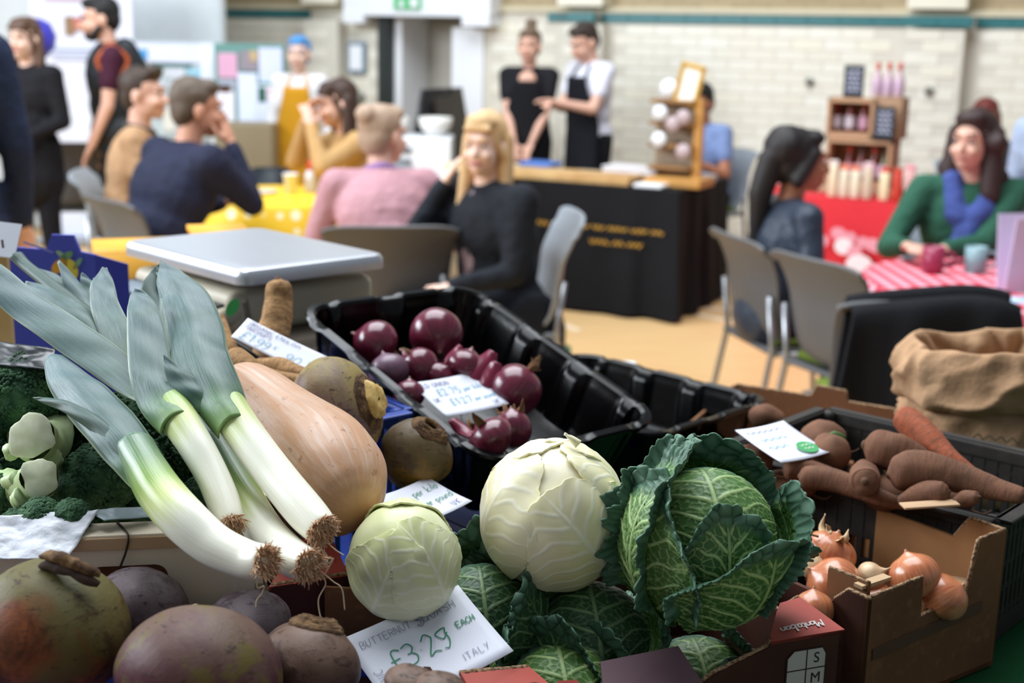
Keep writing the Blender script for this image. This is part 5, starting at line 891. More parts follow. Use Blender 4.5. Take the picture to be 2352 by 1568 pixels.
def leek(label, stem, rad, leaves, seed, nroot=400, threads=()):
    P = pxpath(stem); r = np.array([q / FPX * s[2] for q, s in zip(rad, stem)]); base = P[len(P) // 2]
    o = thing('leek', label, 'leek', V3(base[0], base[1], P[:, 2].min() - r.max()), 'leeks lying across the crate')
    Q = np.vstack([P[0] + nz(P[0] - P[1]) * r[0] * .28, P[0] + nz(P[0] - P[1]) * r[0] * .2, P]); rr = np.concatenate([[r[0] * .55], [r[0] * .8], r]); V, F, U = sweep(Q, rr, 36, 70, True, 1, .04, seed); obj('stem', (V, F, U), leekm, o)
    for nm, pts, hw, fac, kw, m_ in leaves:
        pp = pxpath(pts); obj('leaf', ribbon(pp, [h / FPX * s[2] for h, s in zip(hw, pts)], fac, **kw), m_, o, True, SOL)
    e = Q[0]; d = Q[0] - P[1]; rt_ = obj('roots', roots(e, d, r[0], nroot, seed), rootm, o); tag(rt_, kind='stuff')
    for k, th in enumerate(threads): obj('root_thread', sweep(pxpath(th), [.0007] * len(th), 5, 24), threadm, o)
    return o
FC = V3(0, -.8, .6)
leek('big leek with a broad folded leaf, right of the bunch and against the squash', [(735, 1212, 1.238), (700, 1172, 1.256), (640, 1100, 1.285), (575, 1015, 1.315), (520, 930, 1.35), (485, 860, 1.395), (466, 812, 1.44)], [40, 46, 45, 44, 45, 46, 30], [
 ('a', [(532, 958, 1.309), (496, 890, 1.336), (460, 812, 1.376), (446, 745, 1.425), (422, 680, 1.47), (388, 628, 1.51), (370, 600, 1.53)], [64, 68, 66, 66, 58, 30, 2], V3(.2, -.85, .5), dict(fold=.24, m=70, wrap=.72, nu=15), leafm),
 ('b', [(410, 900, 1.40), (384, 800, 1.43), (372, 720, 1.47), (364, 650, 1.51), (360, 628, 1.53)], [20, 28, 24, 16, 3], V3(-.5, -.8, .2), dict(fold=.5), leafm),
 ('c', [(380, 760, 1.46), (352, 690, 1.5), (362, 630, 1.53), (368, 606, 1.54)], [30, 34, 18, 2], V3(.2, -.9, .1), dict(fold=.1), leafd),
 ('d', [(520, 940, 1.335), (455, 905, 1.338), (405, 860, 1.35), (375, 815, 1.365)], [22, 34, 24, 2], V3(.2, -.8, .6), dict(fold=.35, u0=.0, u1=.6), leafm)], 3, 460, [[(745, 1240, 1.25), (770, 1262, 1.25), (790, 1275, 1.25)], [(738, 1248, 1.25), (740, 1266, 1.25), (752, 1284, 1.25)]])
leek('middle leek of the bunch with an upright leaf and a long left leaf', [(527, 1196, 1.258), (512, 1150, 1.272), (484, 1085, 1.29), (445, 1015, 1.31), (398, 945, 1.34), (360, 890, 1.385), (345, 856, 1.43)], [32, 37, 38, 40, 43, 43, 28], [
 ('a', [(398, 953, 1.309), (368, 907, 1.333), (347, 850, 1.364), (338, 780, 1.40), (328, 715, 1.435), (318, 680, 1.46), (310, 664, 1.47)], [62, 60, 50, 45, 36, 22, 2], V3(.25, -.85, .45), dict(fold=.2, m=66, wrap=.76, nu=15), leafm),
 ('b', [(356, 922, 1.35), (330, 895, 1.375), (250, 832, 1.42), (150, 760, 1.455), (60, 700, 1.49), (-30, 625, 1.52), (-110, 575, 1.55)], [20, 38, 46, 46, 42, 38, 30], V3(.35, -.75, .6), dict(fold=.2, m=60), leafm),
 ('c', [(300, 842, 1.43), (230, 765, 1.48), (165, 705, 1.52), (105, 668, 1.56), (60, 648, 1.58)], [22, 36, 34, 24, 4], V3(.3, -.6, .8), dict(fold=.3), leafm),
 ('d', [(302, 860, 1.42), (268, 770, 1.465), (240, 700, 1.51), (234, 650, 1.54), (240, 615, 1.56)], [18, 34, 32, 26, 5], V3(0, -.8, .6), dict(fold=.15, m=46), leafm)], 5, 360)
leek('leek curving down to the left over the crate rim', [(606, 1288, 1.180), (565, 1284, 1.195), (490, 1250, 1.21), (420, 1190, 1.225), (368, 1130, 1.25), (335, 1075, 1.275), (310, 1030, 1.30)], [38, 45, 50, 54, 52, 48, 46], [
 ('a', [(338, 1098, 1.262), (300, 1030, 1.28), (250, 965, 1.31), (195, 905, 1.35), (150, 860, 1.39), (120, 815, 1.43)], [40, 58, 62, 58, 46, 24], V3(.25, -.8, .6), dict(fold=.35, m=56), leafm),
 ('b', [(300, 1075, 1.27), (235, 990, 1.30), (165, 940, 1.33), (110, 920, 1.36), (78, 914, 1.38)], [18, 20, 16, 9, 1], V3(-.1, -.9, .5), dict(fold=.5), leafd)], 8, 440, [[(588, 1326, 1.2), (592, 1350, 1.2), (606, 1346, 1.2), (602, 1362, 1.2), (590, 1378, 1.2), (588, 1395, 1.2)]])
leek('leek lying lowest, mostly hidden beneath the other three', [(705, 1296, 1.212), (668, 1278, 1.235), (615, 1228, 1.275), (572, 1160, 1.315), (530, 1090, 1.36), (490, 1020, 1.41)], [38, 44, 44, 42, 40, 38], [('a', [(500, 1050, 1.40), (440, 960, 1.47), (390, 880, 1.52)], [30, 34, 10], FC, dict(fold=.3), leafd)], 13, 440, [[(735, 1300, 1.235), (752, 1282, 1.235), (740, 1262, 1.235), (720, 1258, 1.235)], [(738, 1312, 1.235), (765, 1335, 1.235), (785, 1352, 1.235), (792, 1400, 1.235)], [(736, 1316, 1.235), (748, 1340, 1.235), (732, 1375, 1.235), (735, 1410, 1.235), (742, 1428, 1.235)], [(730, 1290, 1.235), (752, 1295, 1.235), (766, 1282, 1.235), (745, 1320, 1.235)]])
# loose dark leaf bundle at the far left: another leek whose leaves only show
lk = thing('leek', 'leek behind the bunch showing only its leaf fan at the left', 'leek', AD(180, 760, 1.6) - V3(0, 0, .05), 'leeks lying across the crate')
obj('rolled_leaf', sweep(pxpath([(262, 790, 1.52), (190, 715, 1.57), (110, 650, 1.62), (60, 610, 1.65), (38, 588, 1.66)]), [.011, .011, .0095, .0085, .0095], 16, 40, True, .7), leafd, lk)
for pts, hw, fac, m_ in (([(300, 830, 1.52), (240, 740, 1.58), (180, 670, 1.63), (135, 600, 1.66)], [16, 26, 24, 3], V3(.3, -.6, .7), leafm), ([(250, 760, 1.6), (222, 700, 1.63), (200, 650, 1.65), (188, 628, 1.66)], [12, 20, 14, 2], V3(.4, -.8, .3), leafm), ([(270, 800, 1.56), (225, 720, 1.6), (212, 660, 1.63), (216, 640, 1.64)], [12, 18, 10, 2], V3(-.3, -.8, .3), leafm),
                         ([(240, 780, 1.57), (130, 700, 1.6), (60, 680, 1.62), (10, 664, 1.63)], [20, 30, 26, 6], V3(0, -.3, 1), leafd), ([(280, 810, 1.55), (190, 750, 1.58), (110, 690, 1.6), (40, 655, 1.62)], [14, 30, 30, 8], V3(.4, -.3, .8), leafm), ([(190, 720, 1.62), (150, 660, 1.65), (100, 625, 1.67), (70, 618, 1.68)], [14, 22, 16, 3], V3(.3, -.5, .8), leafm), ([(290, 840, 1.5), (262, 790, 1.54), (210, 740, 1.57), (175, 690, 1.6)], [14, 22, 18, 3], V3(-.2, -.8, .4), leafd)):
    obj('leaf', ribbon(pxpath(pts), [h / FPX * s[2] for h, s in zip(hw, pts)], fac, fold=.3), m_, lk, True, SOL)
# ---- broccoli
t = NT('broccoli_floret'); n1 = t.noise(t.coord(), 55, 4); n2 = t.noise(t.coord(), 9, 3); flor = t.fin(t.mix(t.step(n1, .35, .7), t.mix(n2, C(22, 50, 34), C(36, 70, 44)), C(76, 112, 78)), .75, .25)
t = NT('broccoli_stalk'); st = t.noise(t.mapped(t.coord(), (30, 30, 8)), 1, 4); stalk = t.fin(t.mix(st, C(150, 176, 116), C(190, 206, 160)), .45, .4, sss=.1)
t = NT('broccoli_cut_face'); n = t.noise(t.coord(), 60, 5); cutm = t.fin(t.mix(t.step(n, .4, .7), C(206, 212, 176), C(228, 230, 204)), .55, .4, sss=.1)
bud = ell((0, 0, 0), (1, 1, 1), None, 6, 4)
def floret(domes, nb, seed):
    rg = np.random.default_rng(seed); q = []
    for c, r in domes:
        c = np.asarray(c); q.append(noisy(ell(c, (r, r, r * .85), None, 20, 12), r * .10, 18 / r * .05, seed)[:2])
        for k in range(nb):
            d = nz(rg.normal(0, 1, 3)); 
            if d[1] > .45: d[1] = -d[1]
            bump = .09 * mnoise.noise(Vector(d * 3.3) + Vector((seed, c[0] * 9, 0))); p = c + d * np.array([r, r, r * .85]) * (1.0 + bump); s_ = rg.uniform(.0017, .003); q.append((bud[0] * s_ + p, bud[1]))
    return merge(q)
def broccoli(label, domes, stalkp=None, rad=None, seed=1, nb=900, side=None):
    o = thing('broccoli', label, 'broccoli', V3(domes[0][0][0], domes[0][0][1], min(d[0][2] - d[1] for d in domes)), 'broccoli heads in the wooden crate')
    tag(obj('florets', floret(domes, nb, seed), flor, o), kind='stuff')
    if stalkp:
        P = pxpath(stalkp); r = np.array([q / FPX * s[2] for q, s in zip(rad, stalkp)]); obj('stalk', sweep(P, r, 22, 26, False, 1, .16, seed), stalk, o); d = nz(P[0] - P[1]); a = nz(np.cross(d, V3(0, 0, 1))); b = np.cross(d, a); n = 26
        rim = [P[0] + (a * math.cos(k * 6.283 / n) + b * math.sin(k * 6.283 / n)) * r[0] * (1 + .3 * mnoise.noise(Vector((math.cos(k * 6.283 / n) * 1.6, math.sin(k * 6.283 / n) * 1.6, seed * 3.3)))) for k in range(n)]; V = np.array(rim + [np.array(q) * .9 + P[0] * .1 + d * .0016 for q in rim] + [P[0] + d * .001]); obj('cut_face', (V, gridfaces(n, 2, True) + [(n + k, n + (k + 1) % n, 2 * n) for k in range(n)]), cutm, o)
        for x, y, D, x2, y2, D2, r_ in side or []: obj('side_stalk', sweep(pxpath([(x, y, D), ((x + x2) / 2, (y + y2) / 2, (D + D2) / 2), (x2, y2, D2)]), [r_ * 1.2, r_, r_ * .8], 10, 12, True, 1, .2, seed), stalk, o)
def B(x, y, D, rpx): return (AD(x, y, D), rpx / FPX * D)
broccoli('broccoli head with the round cut stalk facing forward', [B(60, 900, 1.50, 110), B(-30, 930, 1.5, 90), B(130, 920, 1.56, 80)], [(72, 1004, 1.36), (95, 1020, 1.41), (110, 1010, 1.47), (105, 960, 1.52)], [52, 50, 56, 60], 2, 1500, [(110, 1050, 1.38, 130, 1070, 1.42, .011), (30, 1040, 1.37, 18, 1030, 1.36, .008)])
broccoli('broccoli with the oval cut stalk lying low at the left', [B(-20, 1140, 1.38, 62), B(-70, 1100, 1.42, 70)], [(92, 1098, 1.335), (66, 1118, 1.365), (35, 1128, 1.39), (0, 1130, 1.40)], [44, 44, 50, 50], 4, 900, [(60, 1140, 1.34, 40, 1152, 1.345, .012), (40, 1100, 1.35, 12, 1108, 1.36, .008)])
broccoli('broccoli crown right of the cut stalks under the leek leaf', [B(240, 1090, 1.42, 88), B(300, 1060, 1.46, 70), B(190, 1120, 1.40, 55)], None, None, 6, 1300)
broccoli('small broccoli floret at the front by the white film', [B(95, 1188, 1.315, 48), B(165, 1185, 1.315, 42), B(40, 1200, 1.325, 34)], None, None, 9, 1000)
broccoli('shaded broccoli crown at the back under the plastic film', [B(170, 1000, 1.62, 130), B(20, 1020, 1.62, 130), B(330, 985, 1.56, 110), B(430, 1050, 1.54, 100), B(480, 1140, 1.46, 60)], None, None, 12, 900)
broccoli('broccoli crown low in the left end of the wooden crate', [B(-120, 1080, 1.46, 110), B(-60, 1150, 1.44, 90), B(60, 1120, 1.5, 100)], None, None, 15, 700)
broccoli('broccoli crown at the bottom of the wooden crate', [B(220, 1180, 1.48, 110), B(350, 1150, 1.50, 100), B(90, 1190, 1.5, 110)], None, None, 17, 500)
# ---- white film and clear film on the crate
t = NT('white_tissue_film'); n = t.noise(t.coord(), 34, 6, .7); film = t.fin(t.mix(n, C(222, 224, 232), C(198, 202, 212)), .35, .4); t.bump(n, .6, .003)
def sheet(corner, nu, nv, amp, seed, label, m_, cat='film', name='plastic_film'):
    c = [AD(*q) for q in corner]
    def f(u, v):
        p = c[0] * (1 - u) * (1 - v) + c[1] * u * (1 - v) + c[2] * u * v + c[3] * (1 - u) * v; k = mnoise.fractal(Vector(p * 26) + Vector((seed, 0, 0)), 1, 2, 4); return p + V3(0, -.6, .8) * k * amp
    return tag(obj(name, grid(nu, nv, f), m_, None, True, [('SOLIDIFY', dict(thickness=.0006))]), label, cat)
sheet([(-160, 1192, 1.28), (228, 1172, 1.31), (150, 1285, 1.262), (-160, 1275, 1.25)], 50, 40, .005, 1., 'white film folded over the front rim of the wooden crate', film)
sheet([(200, 1176, 1.315), (345, 1162, 1.345), (350, 1188, 1.325), (240, 1196, 1.298)], 30, 14, .003, 4., 'grey film tucked behind the crate rim under the leeks', mat('grey_film', C(150, 166, 172), .3, .5))
sheet([(-30, 780, 1.50), (128, 800, 1.49), (120, 850, 1.45), (-30, 838, 1.46)], 30, 16, .003, 7., 'dull grey film lying over the broccoli at the back', mat('smoky_film', C(64, 68, 72), .25, .5))
# ---- butternut squash
t = NT('butternut_skin'); n1 = t.noise(t.coord(), 16, 5); n2 = t.noise(t.mapped(t.attr(), (3, 22, 1)), 2, 4); c = t.mix(n1, C(188, 136, 98), C(202, 162, 132)); c = t.mix(t.step(n2, .45, .75), c, C(208, 182, 164)); c = t.mix(t.step(t.noise(t.coord(), 90, 4), .62, .72), c, C(156, 104, 74)); u = t.sep(t.attr()); c = t.mix(t.step(u[0], .25, .0), c, C(196, 146, 100)); sqm = t.fin(c, .42, .45, sss=.06); t.bump(n2, .25, .002)
qp = [(818, 1172, 1.340), (814, 1167, 1.343), (806, 1157, 1.349), (794, 1143, 1.358), (775, 1120, 1.375), (750, 1090, 1.40), (720, 1055, 1.428), (680, 1012, 1.458), (635, 966, 1.488), (590, 926, 1.515), (556, 898, 1.537), (538, 884, 1.549), (530, 877, 1.554)]; qr = [14, 50, 78, 102, 124, 136, 132, 114, 96, 86, 72, 48, 18]
P = pxpath(qp); o = thing('butternut_squash', 'butternut squash lying beside the leeks', 'squash', V3(P[3][0], P[3][1], P[3][2] - .07)); V, F, U = sweep(P, [r / FPX * s[2] for r, s in zip(qr, qp)], 64, 90, True)
ax = spline(P, 90); k = np.arange(64); rib = 1 + .014 * np.cos(k / 64 * 2 * math.pi * 10) + .01 * np.cos(k / 64 * 2 * math.pi * 3 + 1)
for i in range(90): V[i * 64:(i + 1) * 64] = ax[i] + (V[i * 64:(i + 1) * 64] - ax[i]) * (1 + (rib - 1) * math.sin(min(1, i / 60) * math.pi))[:, None]
obj('fruit', (V, F, U), sqm, o); d = nz(P[0] - P[2]); e = AD(806, 1152, 1.349); dd = nz(e - P[3]); a = nz(np.cross(dd, V3(0, 0, 1))); b = np.cross(dd, a); obj('blossom_scar', merge([sweep([e + (a * math.cos(q) * .5 + b * math.sin(q)) * .012 * s_ for q in np.linspace(0, 6.283, 26)], .0007, 5) for s_ in (1, .62)]), mat('scar_tan', C(150, 118, 80), .7), o)
# ---- swedes, beetroots
def rootmat(name, ca, cb, cc, cd_, sc=1, rough=.5, rust=None):
    t = NT(name); co = t.coord(); n1 = t.noise(co, 11 * sc, 6, .6, .6); n2 = t.noise(t.mapped(co, (1, 1, 1), (3, 1, 2)), 26 * sc, 7, .7, .8); n3 = t.noise(t.mapped(co, (1, 1, 4), (8, 2, 5)), 70 * sc, 4, .65); n4 = t.noise(t.mapped(co, (1, 1, 1), (1, 7, 3)), 170 * sc, 4, .6); z = t.sep(t.coord('Generated'))[2]
    c = t.ramp(t.math('ADD', z, t.math('MULTIPLY', t.math('SUBTRACT', n1, .5), 1.5)), [(.12, ca), (.5, cb), (.88, cc)]); c = t.mix(t.math('MULTIPLY', t.step(n2, .53, .60), .75), c, cd_)
    if rust: m2 = t.noise(t.mapped(co, (1, 1, 1), (5, 3, 9)), 7 * sc, 3, .5, .4); c = t.mix(t.step(m2, .50, .56), c, t.mix(t.step(n2, .40, .62), rust, tuple(v * .35 for v in rust[:3]) + (1,)))
    c = t.mix(t.math('MULTIPLY', t.step(n3, .60, .66), .75), c, C(48, 34, 28)); c = t.mix(t.math('MULTIPLY', t.step(n4, .58, .72), .35), c, C(60, 44, 36)); m_ = t.fin(c, rough, .22); t.bump(n2, .35, .003); t.bump(n3, .2, .001); return m_
sw1 = rootmat('swede_skin_green', C(84, 50, 26), C(88, 74, 38), C(96, 90, 54), C(66, 48, 30), rust=C(122, 66, 34)); sw2 = rootmat('swede_skin_purple', C(60, 62, 22), C(76, 40, 52), C(100, 78, 66), C(96, 86, 36)); sw3 = rootmat('swede_skin_ochre', C(178, 146, 84), C(106, 84, 84), C(140, 122, 74), C(86, 60, 66)); sw4 = rootmat('swede_skin_olive', C(140, 104, 44), C(98, 80, 50), C(100, 86, 66), C(80, 64, 50)); bt1_ = rootmat('beetroot_skin_grey', C(56, 38, 36), C(80, 64, 68), C(106, 94, 98), C(54, 38, 42)); bt2_ = rootmat('beetroot_skin_brown', C(70, 48, 38), C(92, 68, 56), C(108, 86, 74), C(58, 38, 32))
scorky = mat('corky_brown', C(116, 90, 62), .9, .2, n1=(80, C(70, 50, 36), .4, .6), bmp=(90, .8, .004)); cutf = mat('cut_swede_flesh', C(210, 178, 110), .6, .3, n1=(70, C(176, 138, 76), .45, .65), bmp=(60, .6, .003))
def bulb(label, x, y, D, rx, ry, m_, name, cat, tilt=(0, 0), seed=0, amp=.05, group=None, crown=None, tail=True):
    c = AD(x, y, D); a, b = rx / FPX * D, ry / FPX * D; prof = []
    for k in range(40):
        q = -math.pi / 2 + math.pi * k / 39; s_ = math.cos(q); z = math.sin(q); prof.append((max(a * s_ * (1 - .12 * max(0, -z)), 1e-4), b * (z if z < .86 or not crown else .86 + (z - .86) * .3)))
    R = rot((1, 0, 0), tilt[0]) @ rot((0, 1, 0), tilt[1]); V, F, U = lathe(prof, 56); V, F, U = noisy((V, F, U), a * amp, 1.1 / a * .9, seed); bv, bf, bu = xf((V, F, U), R, c); o = thing(name, label, cat, V3(c[0], c[1], bv[:, 2].min()), group); obj('root', (bv, bf, bu), m_, o)
    if crown:
        q = []
        for k in range(5): rr = a * (.46 - .05 * k); q.append(sweep([c + R @ V3(rr * math.cos(t_), rr * math.sin(t_), b * (.84 + .035 * k) + .002 * mnoise.noise(Vector((t_ * 2, k, seed)))) for t_ in np.linspace(0, 6.283, 30)], .0042, 6))
        obj('crown', noisy(merge(q), .003, 60, seed), scorky, o)
        if crown == 'cut': obj('cut_stump', noisy(lathe([(a * .03, b * 1.12), (a * .16, b * 1.14), (a * .27, b * 1.12), (a * .33, b * 1.03), (a * .32, b * .85), (a * .1, b * .8)], 26, R, c), .007, 60, seed), cutf, o)
    return o, c, R
gr = 'roots in the blue crate'
bulb('large brown and green swede at the bottom left corner', 118, 1452, 1.15, 178, 165, sw1, 'swede', 'swede', (.15, .35), 3, .03, gr)
q = pxpath([(98, 1275, 1.13), (125, 1276, 1.125), (165, 1290, 1.12), (200, 1305, 1.12), (230, 1318, 1.125)]); o = [x for x in bpy.data.objects if x.name.startswith('swede')][-1]; obj('leaf_scar', noisy(sweep(q, [.004, .007, .007, .006, .004], 12, 40, True, .7, .3, 2), .0035, 90, 2), scorky, o); obj('leaf_scar', noisy(sweep(q + V3(0, -.004, -.008), [.003, .005, .004, .005, .003], 10, 30), .003, 70, 5), mat('dark_scar', C(60, 44, 36), .9), o)
bulb('smooth purple and green swede at the bottom, left of the price card', 458, 1560, 1.10, 192, 168, sw2, 'swede', 'swede', (-.5, .1), 7, .02, gr)
bulb('grey violet beetroot behind the large brown swede', 320, 1405, 1.27, 112, 98, bt1_, 'beetroot', 'beetroot', (.1, .3), 11, .05, gr)
bulb('beetroot half hidden under the leek roots', 560, 1440, 1.27, 108, 74, bt1_, 'beetroot', 'beetroot', (.1, -.2), 15, .05, gr)
bulb('brown beetroot touching the left edge of the price card', 706, 1530, 1.17, 122, 106, bt2_, 'beetroot', 'beetroot', (-.35, .2), 19, .05, gr, 'scar')
tag(obj('root_tail', sweep(pxpath([(438, 1405, 1.2), (440, 1392, 1.2), (452, 1388, 1.2), (455, 1398, 1.2), (440, 1404, 1.2), (420, 1400, 1.2), (405, 1396, 1.2)]), .0009, 5, 40), threadm), 'thin pale root thread lying between the beetroots', 'root')
bulb('purple shouldered swede with a cut yellow stump behind the squash', 770, 945, 1.60, 128, 100, sw3, 'swede', 'swede', (.55, 1.15), 23, .04, 'swedes behind the squash', 'cut')
bulb('olive brown swede tucked against the black tray', 955, 1046, 1.63, 86, 84, sw4, 'swede', 'swede', (.15, .45), 27, .06, 'swedes behind the squash', 'scar')
for x, y, D, rx, ry, sd in ((945, 1568, 1.10, 62, 34, 31), (1010, 1588, 1.09, 66, 40, 33)): bulb('muddy potato in front of the price card, %s' % ('left one' if x < 980 else 'right one'), x, y, D, rx, ry, bt2_, 'potato', 'potato', (0, .2), sd, .06, 'potatoes at the bottom edge')
# ---- parsnips, carrots, potatoes
t = NT('muddy_carrot_skin'); n1 = t.noise(t.coord(), 24, 5); n2 = t.noise(t.mapped(t.attr(), (26, 3, 1)), 2, 4, .7); n3 = t.noise(t.coord(), 140, 4, .7); c = t.mix(t.step(n1, .35, .7), C(104, 72, 54), C(128, 86, 64)); c = t.mix(t.math('MULTIPLY', t.step(n2, .5, .72), .7), c, C(80, 56, 44)); c = t.mix(t.math('MULTIPLY', t.step(n3, .55, .7), .5), c, C(92, 66, 52)); carm = t.fin(c, .8, .25); t.bump(n2, .4, .003); t.bump(n3, .3, .001)
t = NT('orange_carrot_skin'); n2 = t.noise(t.mapped(t.attr(), (26, 3, 1)), 2, 4, .7); n3 = t.noise(t.coord(), 120, 4, .7); c = t.mix(t.step(n2, .4, .7), C(170, 88, 56), C(122, 74, 54)); c = t.mix(t.math('MULTIPLY', t.step(n3, .5, .65), .6), c, C(110, 72, 52)); carm2 = t.fin(c, .75, .3); t.bump(n2, .4, .003)
t = NT('parsnip_skin'); n2 = t.noise(t.mapped(t.attr(), (22, 3, 1)), 2, 4, .7); n3 = t.noise(t.coord(), 100, 4, .7); c = t.mix(t.step(n2, .4, .7), C(178, 138, 94), C(130, 96, 62)); c = t.mix(t.math('MULTIPLY', t.step(n3, .5, .65), .6), c, C(88, 62, 40)); parm = t.fin(c, .8, .25); t.bump(n2, .5, .004)
def taproot(label, pts, rad, m_, name, cat, seed, group):
    P = pxpath(pts); r = [q / FPX * s[2] for q, s in zip(rad, pts)]; d0 = nz(P[0] - P[1]); d1 = nz(P[-1] - P[-2]); Q = np.vstack([P[0] + d0 * r[0] * .75, P[0] + d0 * r[0] * .5, P, P[-1] + d1 * r[-1] * .6]); rr = [r[0] * .25, r[0] * .75] + r + [r[-1] * .3]
    o = thing(name, label, cat, V3(P[len(P) // 2][0], P[len(P) // 2][1], (P[:, 2] - max(r)).min()), group); obj('root', noisy(sweep(Q, rr, 26, 60, True, 1, .10, seed), .0018, 40, seed), m_, o)
    if cat != 'potato': obj('crown', noisy(ell(P[0] + d0 * r[0] * .62, np.array([1, 1, 1]) * r[0] * .3, None, 12, 8), .002, 80, seed), mat('dark_crown', C(92, 66, 48), .9), o)
    return o
g = 'muddy carrots in the dark crate'
taproot('largest muddy carrot lying across the middle of the crate', [(2075, 1085, 1.66), (2120, 1078, 1.655), (2200, 1095, 1.64), (2280, 1120, 1.62), (2345, 1138, 1.60)], [44, 44, 36, 28, 20], carm, 'carrot', 'carrot', 3, g)
taproot('thick muddy carrot at the back by the sack', [(2018, 1030, 1.76), (2060, 1040, 1.755), (2120, 1070, 1.75), (2180, 1100, 1.75)], [44, 46, 38, 26], carm, 'carrot', 'carrot', 5, g)
taproot('long carrot showing orange skin leaning against the paper sack', [(2080, 962, 1.80), (2120, 998, 1.78), (2170, 1045, 1.75), (2220, 1082, 1.73), (2262, 1102, 1.71)], [32, 33, 28, 20, 10], carm2, 'carrot', 'carrot', 7, g)
taproot('slim muddy carrot along the near side of the crate', [(1855, 1095, 1.73), (1905, 1100, 1.72), (1975, 1125, 1.70), (2040, 1148, 1.68), (2075, 1160, 1.67)], [26, 28, 24, 18, 10], carm, 'carrot', 'carrot', 9, g)
taproot('slim muddy carrot second from the near side at the left', [(1815, 1080, 1.76), (1860, 1082, 1.76), (1920, 1100, 1.75)], [22, 26, 20], carm, 'carrot', 'carrot', 11, g)
taproot('muddy carrot end pointing at the camera', [(1987, 1104, 1.665), (1985, 1095, 1.72), (1990, 1080, 1.78)], [34, 34, 26], carm, 'carrot', 'carrot', 13, g)
taproot('short muddy carrot by the near right rim', [(2160, 1132, 1.62), (2120, 1135, 1.63), (2070, 1150, 1.64)], [27, 28, 14], carm, 'carrot', 'carrot', 15, g)
taproot('stubby muddy carrot tip at the right rim', [(2240, 1142, 1.60), (2215, 1146, 1.61), (2190, 1156, 1.61)], [16, 18, 10], carm, 'carrot', 'carrot', 17, g)
g2 = 'round muddy roots in the dark crate'
for x, y, D, rx, ry, lab, sd in ((1728, 1058, 1.80, 52, 38, 'round muddy root left of the price card', 3), (1905, 1040, 1.80, 50, 44, 'round muddy root right of the price card', 5), (1890, 1003, 1.88, 56, 34, 'pale muddy root with a green leaf scrap', 7), (1825, 1108, 1.80, 60, 34, 'muddy root buried under the slim carrots', 9), (2040, 1130, 1.74, 60, 40, 'muddy root buried in the middle of the crate', 12), (2180, 1140, 1.70, 60, 40, 'muddy root buried at the right of the crate', 14), (1760, 958, 2.20, 42, 30, 'muddy root in the shallow brown box', 16)):
    c = AD(x, y, D); o = thing('muddy_root', lab, 'root', c - V3(0, 0, ry / FPX * D), g2); obj('root', noisy(ell(c, (rx / FPX * D, rx / FPX * D * .9, ry / FPX * D), rotz(sd), 26, 16), .006, 22, sd), carm, o); obj('root_hair', sweep([c + V3(.02, -.02, -.01), c + V3(.035, -.03, -.012), c + V3(.045, -.032, -.006)], [.002, .001, .0006], 6, 10), carm, o)
    if 'green' in lab: obj('leaf_scrap', noisy(ell(c + V3(.012, -.03, .008), (.014, .004, .009), None, 12, 8), .003, 60), mat('scrap_green', C(84, 116, 60), .6), o)
lp_ = AD(2135, 1158, 1.60); tag(obj('wood_chip', noisy(xf(box(.07, .02, .003, (0, 0, 0), .001), rotz(.1) @ rot((0, 1, 0), -.05), lp_), .0006, 40), mat('pale_chip', C(186, 152, 118), .8)), 'flat pale wood chip on the near rim of the carrot crate', 'wood chip')
tag(obj('wood_chip', noisy(xf(merge([box(.05, .018, .004, (0, 0, 0), .001), box(.035, .02, .004, (-.01, .01, .006), .001)]), rotz(-.4) @ rot((0, 1, 0), .25), AD(1655, 1052, 1.72)), .001, 60), mat('brown_chip', C(150, 116, 80), .85)), 'torn cardboard scrap at the left corner of the carrot crate', 'cardboard')
# parsnips
g = 'parsnips in the blue crate'
taproot('parsnip standing upright behind the price card', [(640, 662, 1.90), (640, 690, 1.90), (634, 740, 1.89), (622, 790, 1.88), (610, 850, 1.88)], [30, 31, 36, 39, 34], parm, 'parsnip', 'parsnip', 3, g)
taproot('parsnip poking up behind the broad leek leaf', [(505, 735, 1.82), (510, 780, 1.8), (522, 830, 1.78), (530, 900, 1.76)], [14, 26, 34, 34], parm, 'parsnip', 'parsnip', 5, g)
taproot('parsnip lying low behind the squash neck', [(540, 825, 1.72), (580, 862, 1.71), (640, 880, 1.71), (700, 880, 1.72)], [30, 34, 30, 18], parm, 'parsnip', 'parsnip', 7, g)
taproot('parsnip under the parsnip price card', [(600, 850, 1.77), (640, 852, 1.77), (700, 870, 1.76)], [30, 32, 24], parm, 'parsnip', 'parsnip', 9, g)
# ---- onions
def onionmat(name, ca, cb, cc, rough=.25):
    t = NT(name); n1 = t.noise(t.mapped(t.attr(), (1.2, 26, 1)), 2, 4, .6); n2 = t.noise(t.coord(), 20, 4); c = t.mix(t.step(n1, .35, .68), ca, cb); c = t.mix(t.math('MULTIPLY', t.step(n2, .5, .72), .8), c, cc); u = t.sep(t.attr()); c = t.mix(t.step(u[0], .9, 1.0), c, C(150, 110, 80)); m_ = t.fin(c, rough, .5, coat=.25); t.bump(n1, .12, .001); return m_
redo = onionmat('red_onion_skin', C(78, 18, 38), C(116, 38, 60), C(138, 74, 94)); redd = onionmat('dull_red_onion_skin', C(92, 62, 84), C(116, 80, 98), C(70, 36, 54), .45); bro = onionmat('brown_onion_skin', C(176, 96, 60), C(208, 138, 96), C(222, 170, 128)); paper = onionmat('papery_onion_skin', C(196, 160, 118), C(214, 186, 150), C(176, 130, 90), .5)
dry = mat('dry_onion_root', C(140, 104, 72), .9); skred = mat('loose_red_skin', C(116, 26, 54), .3, .5)
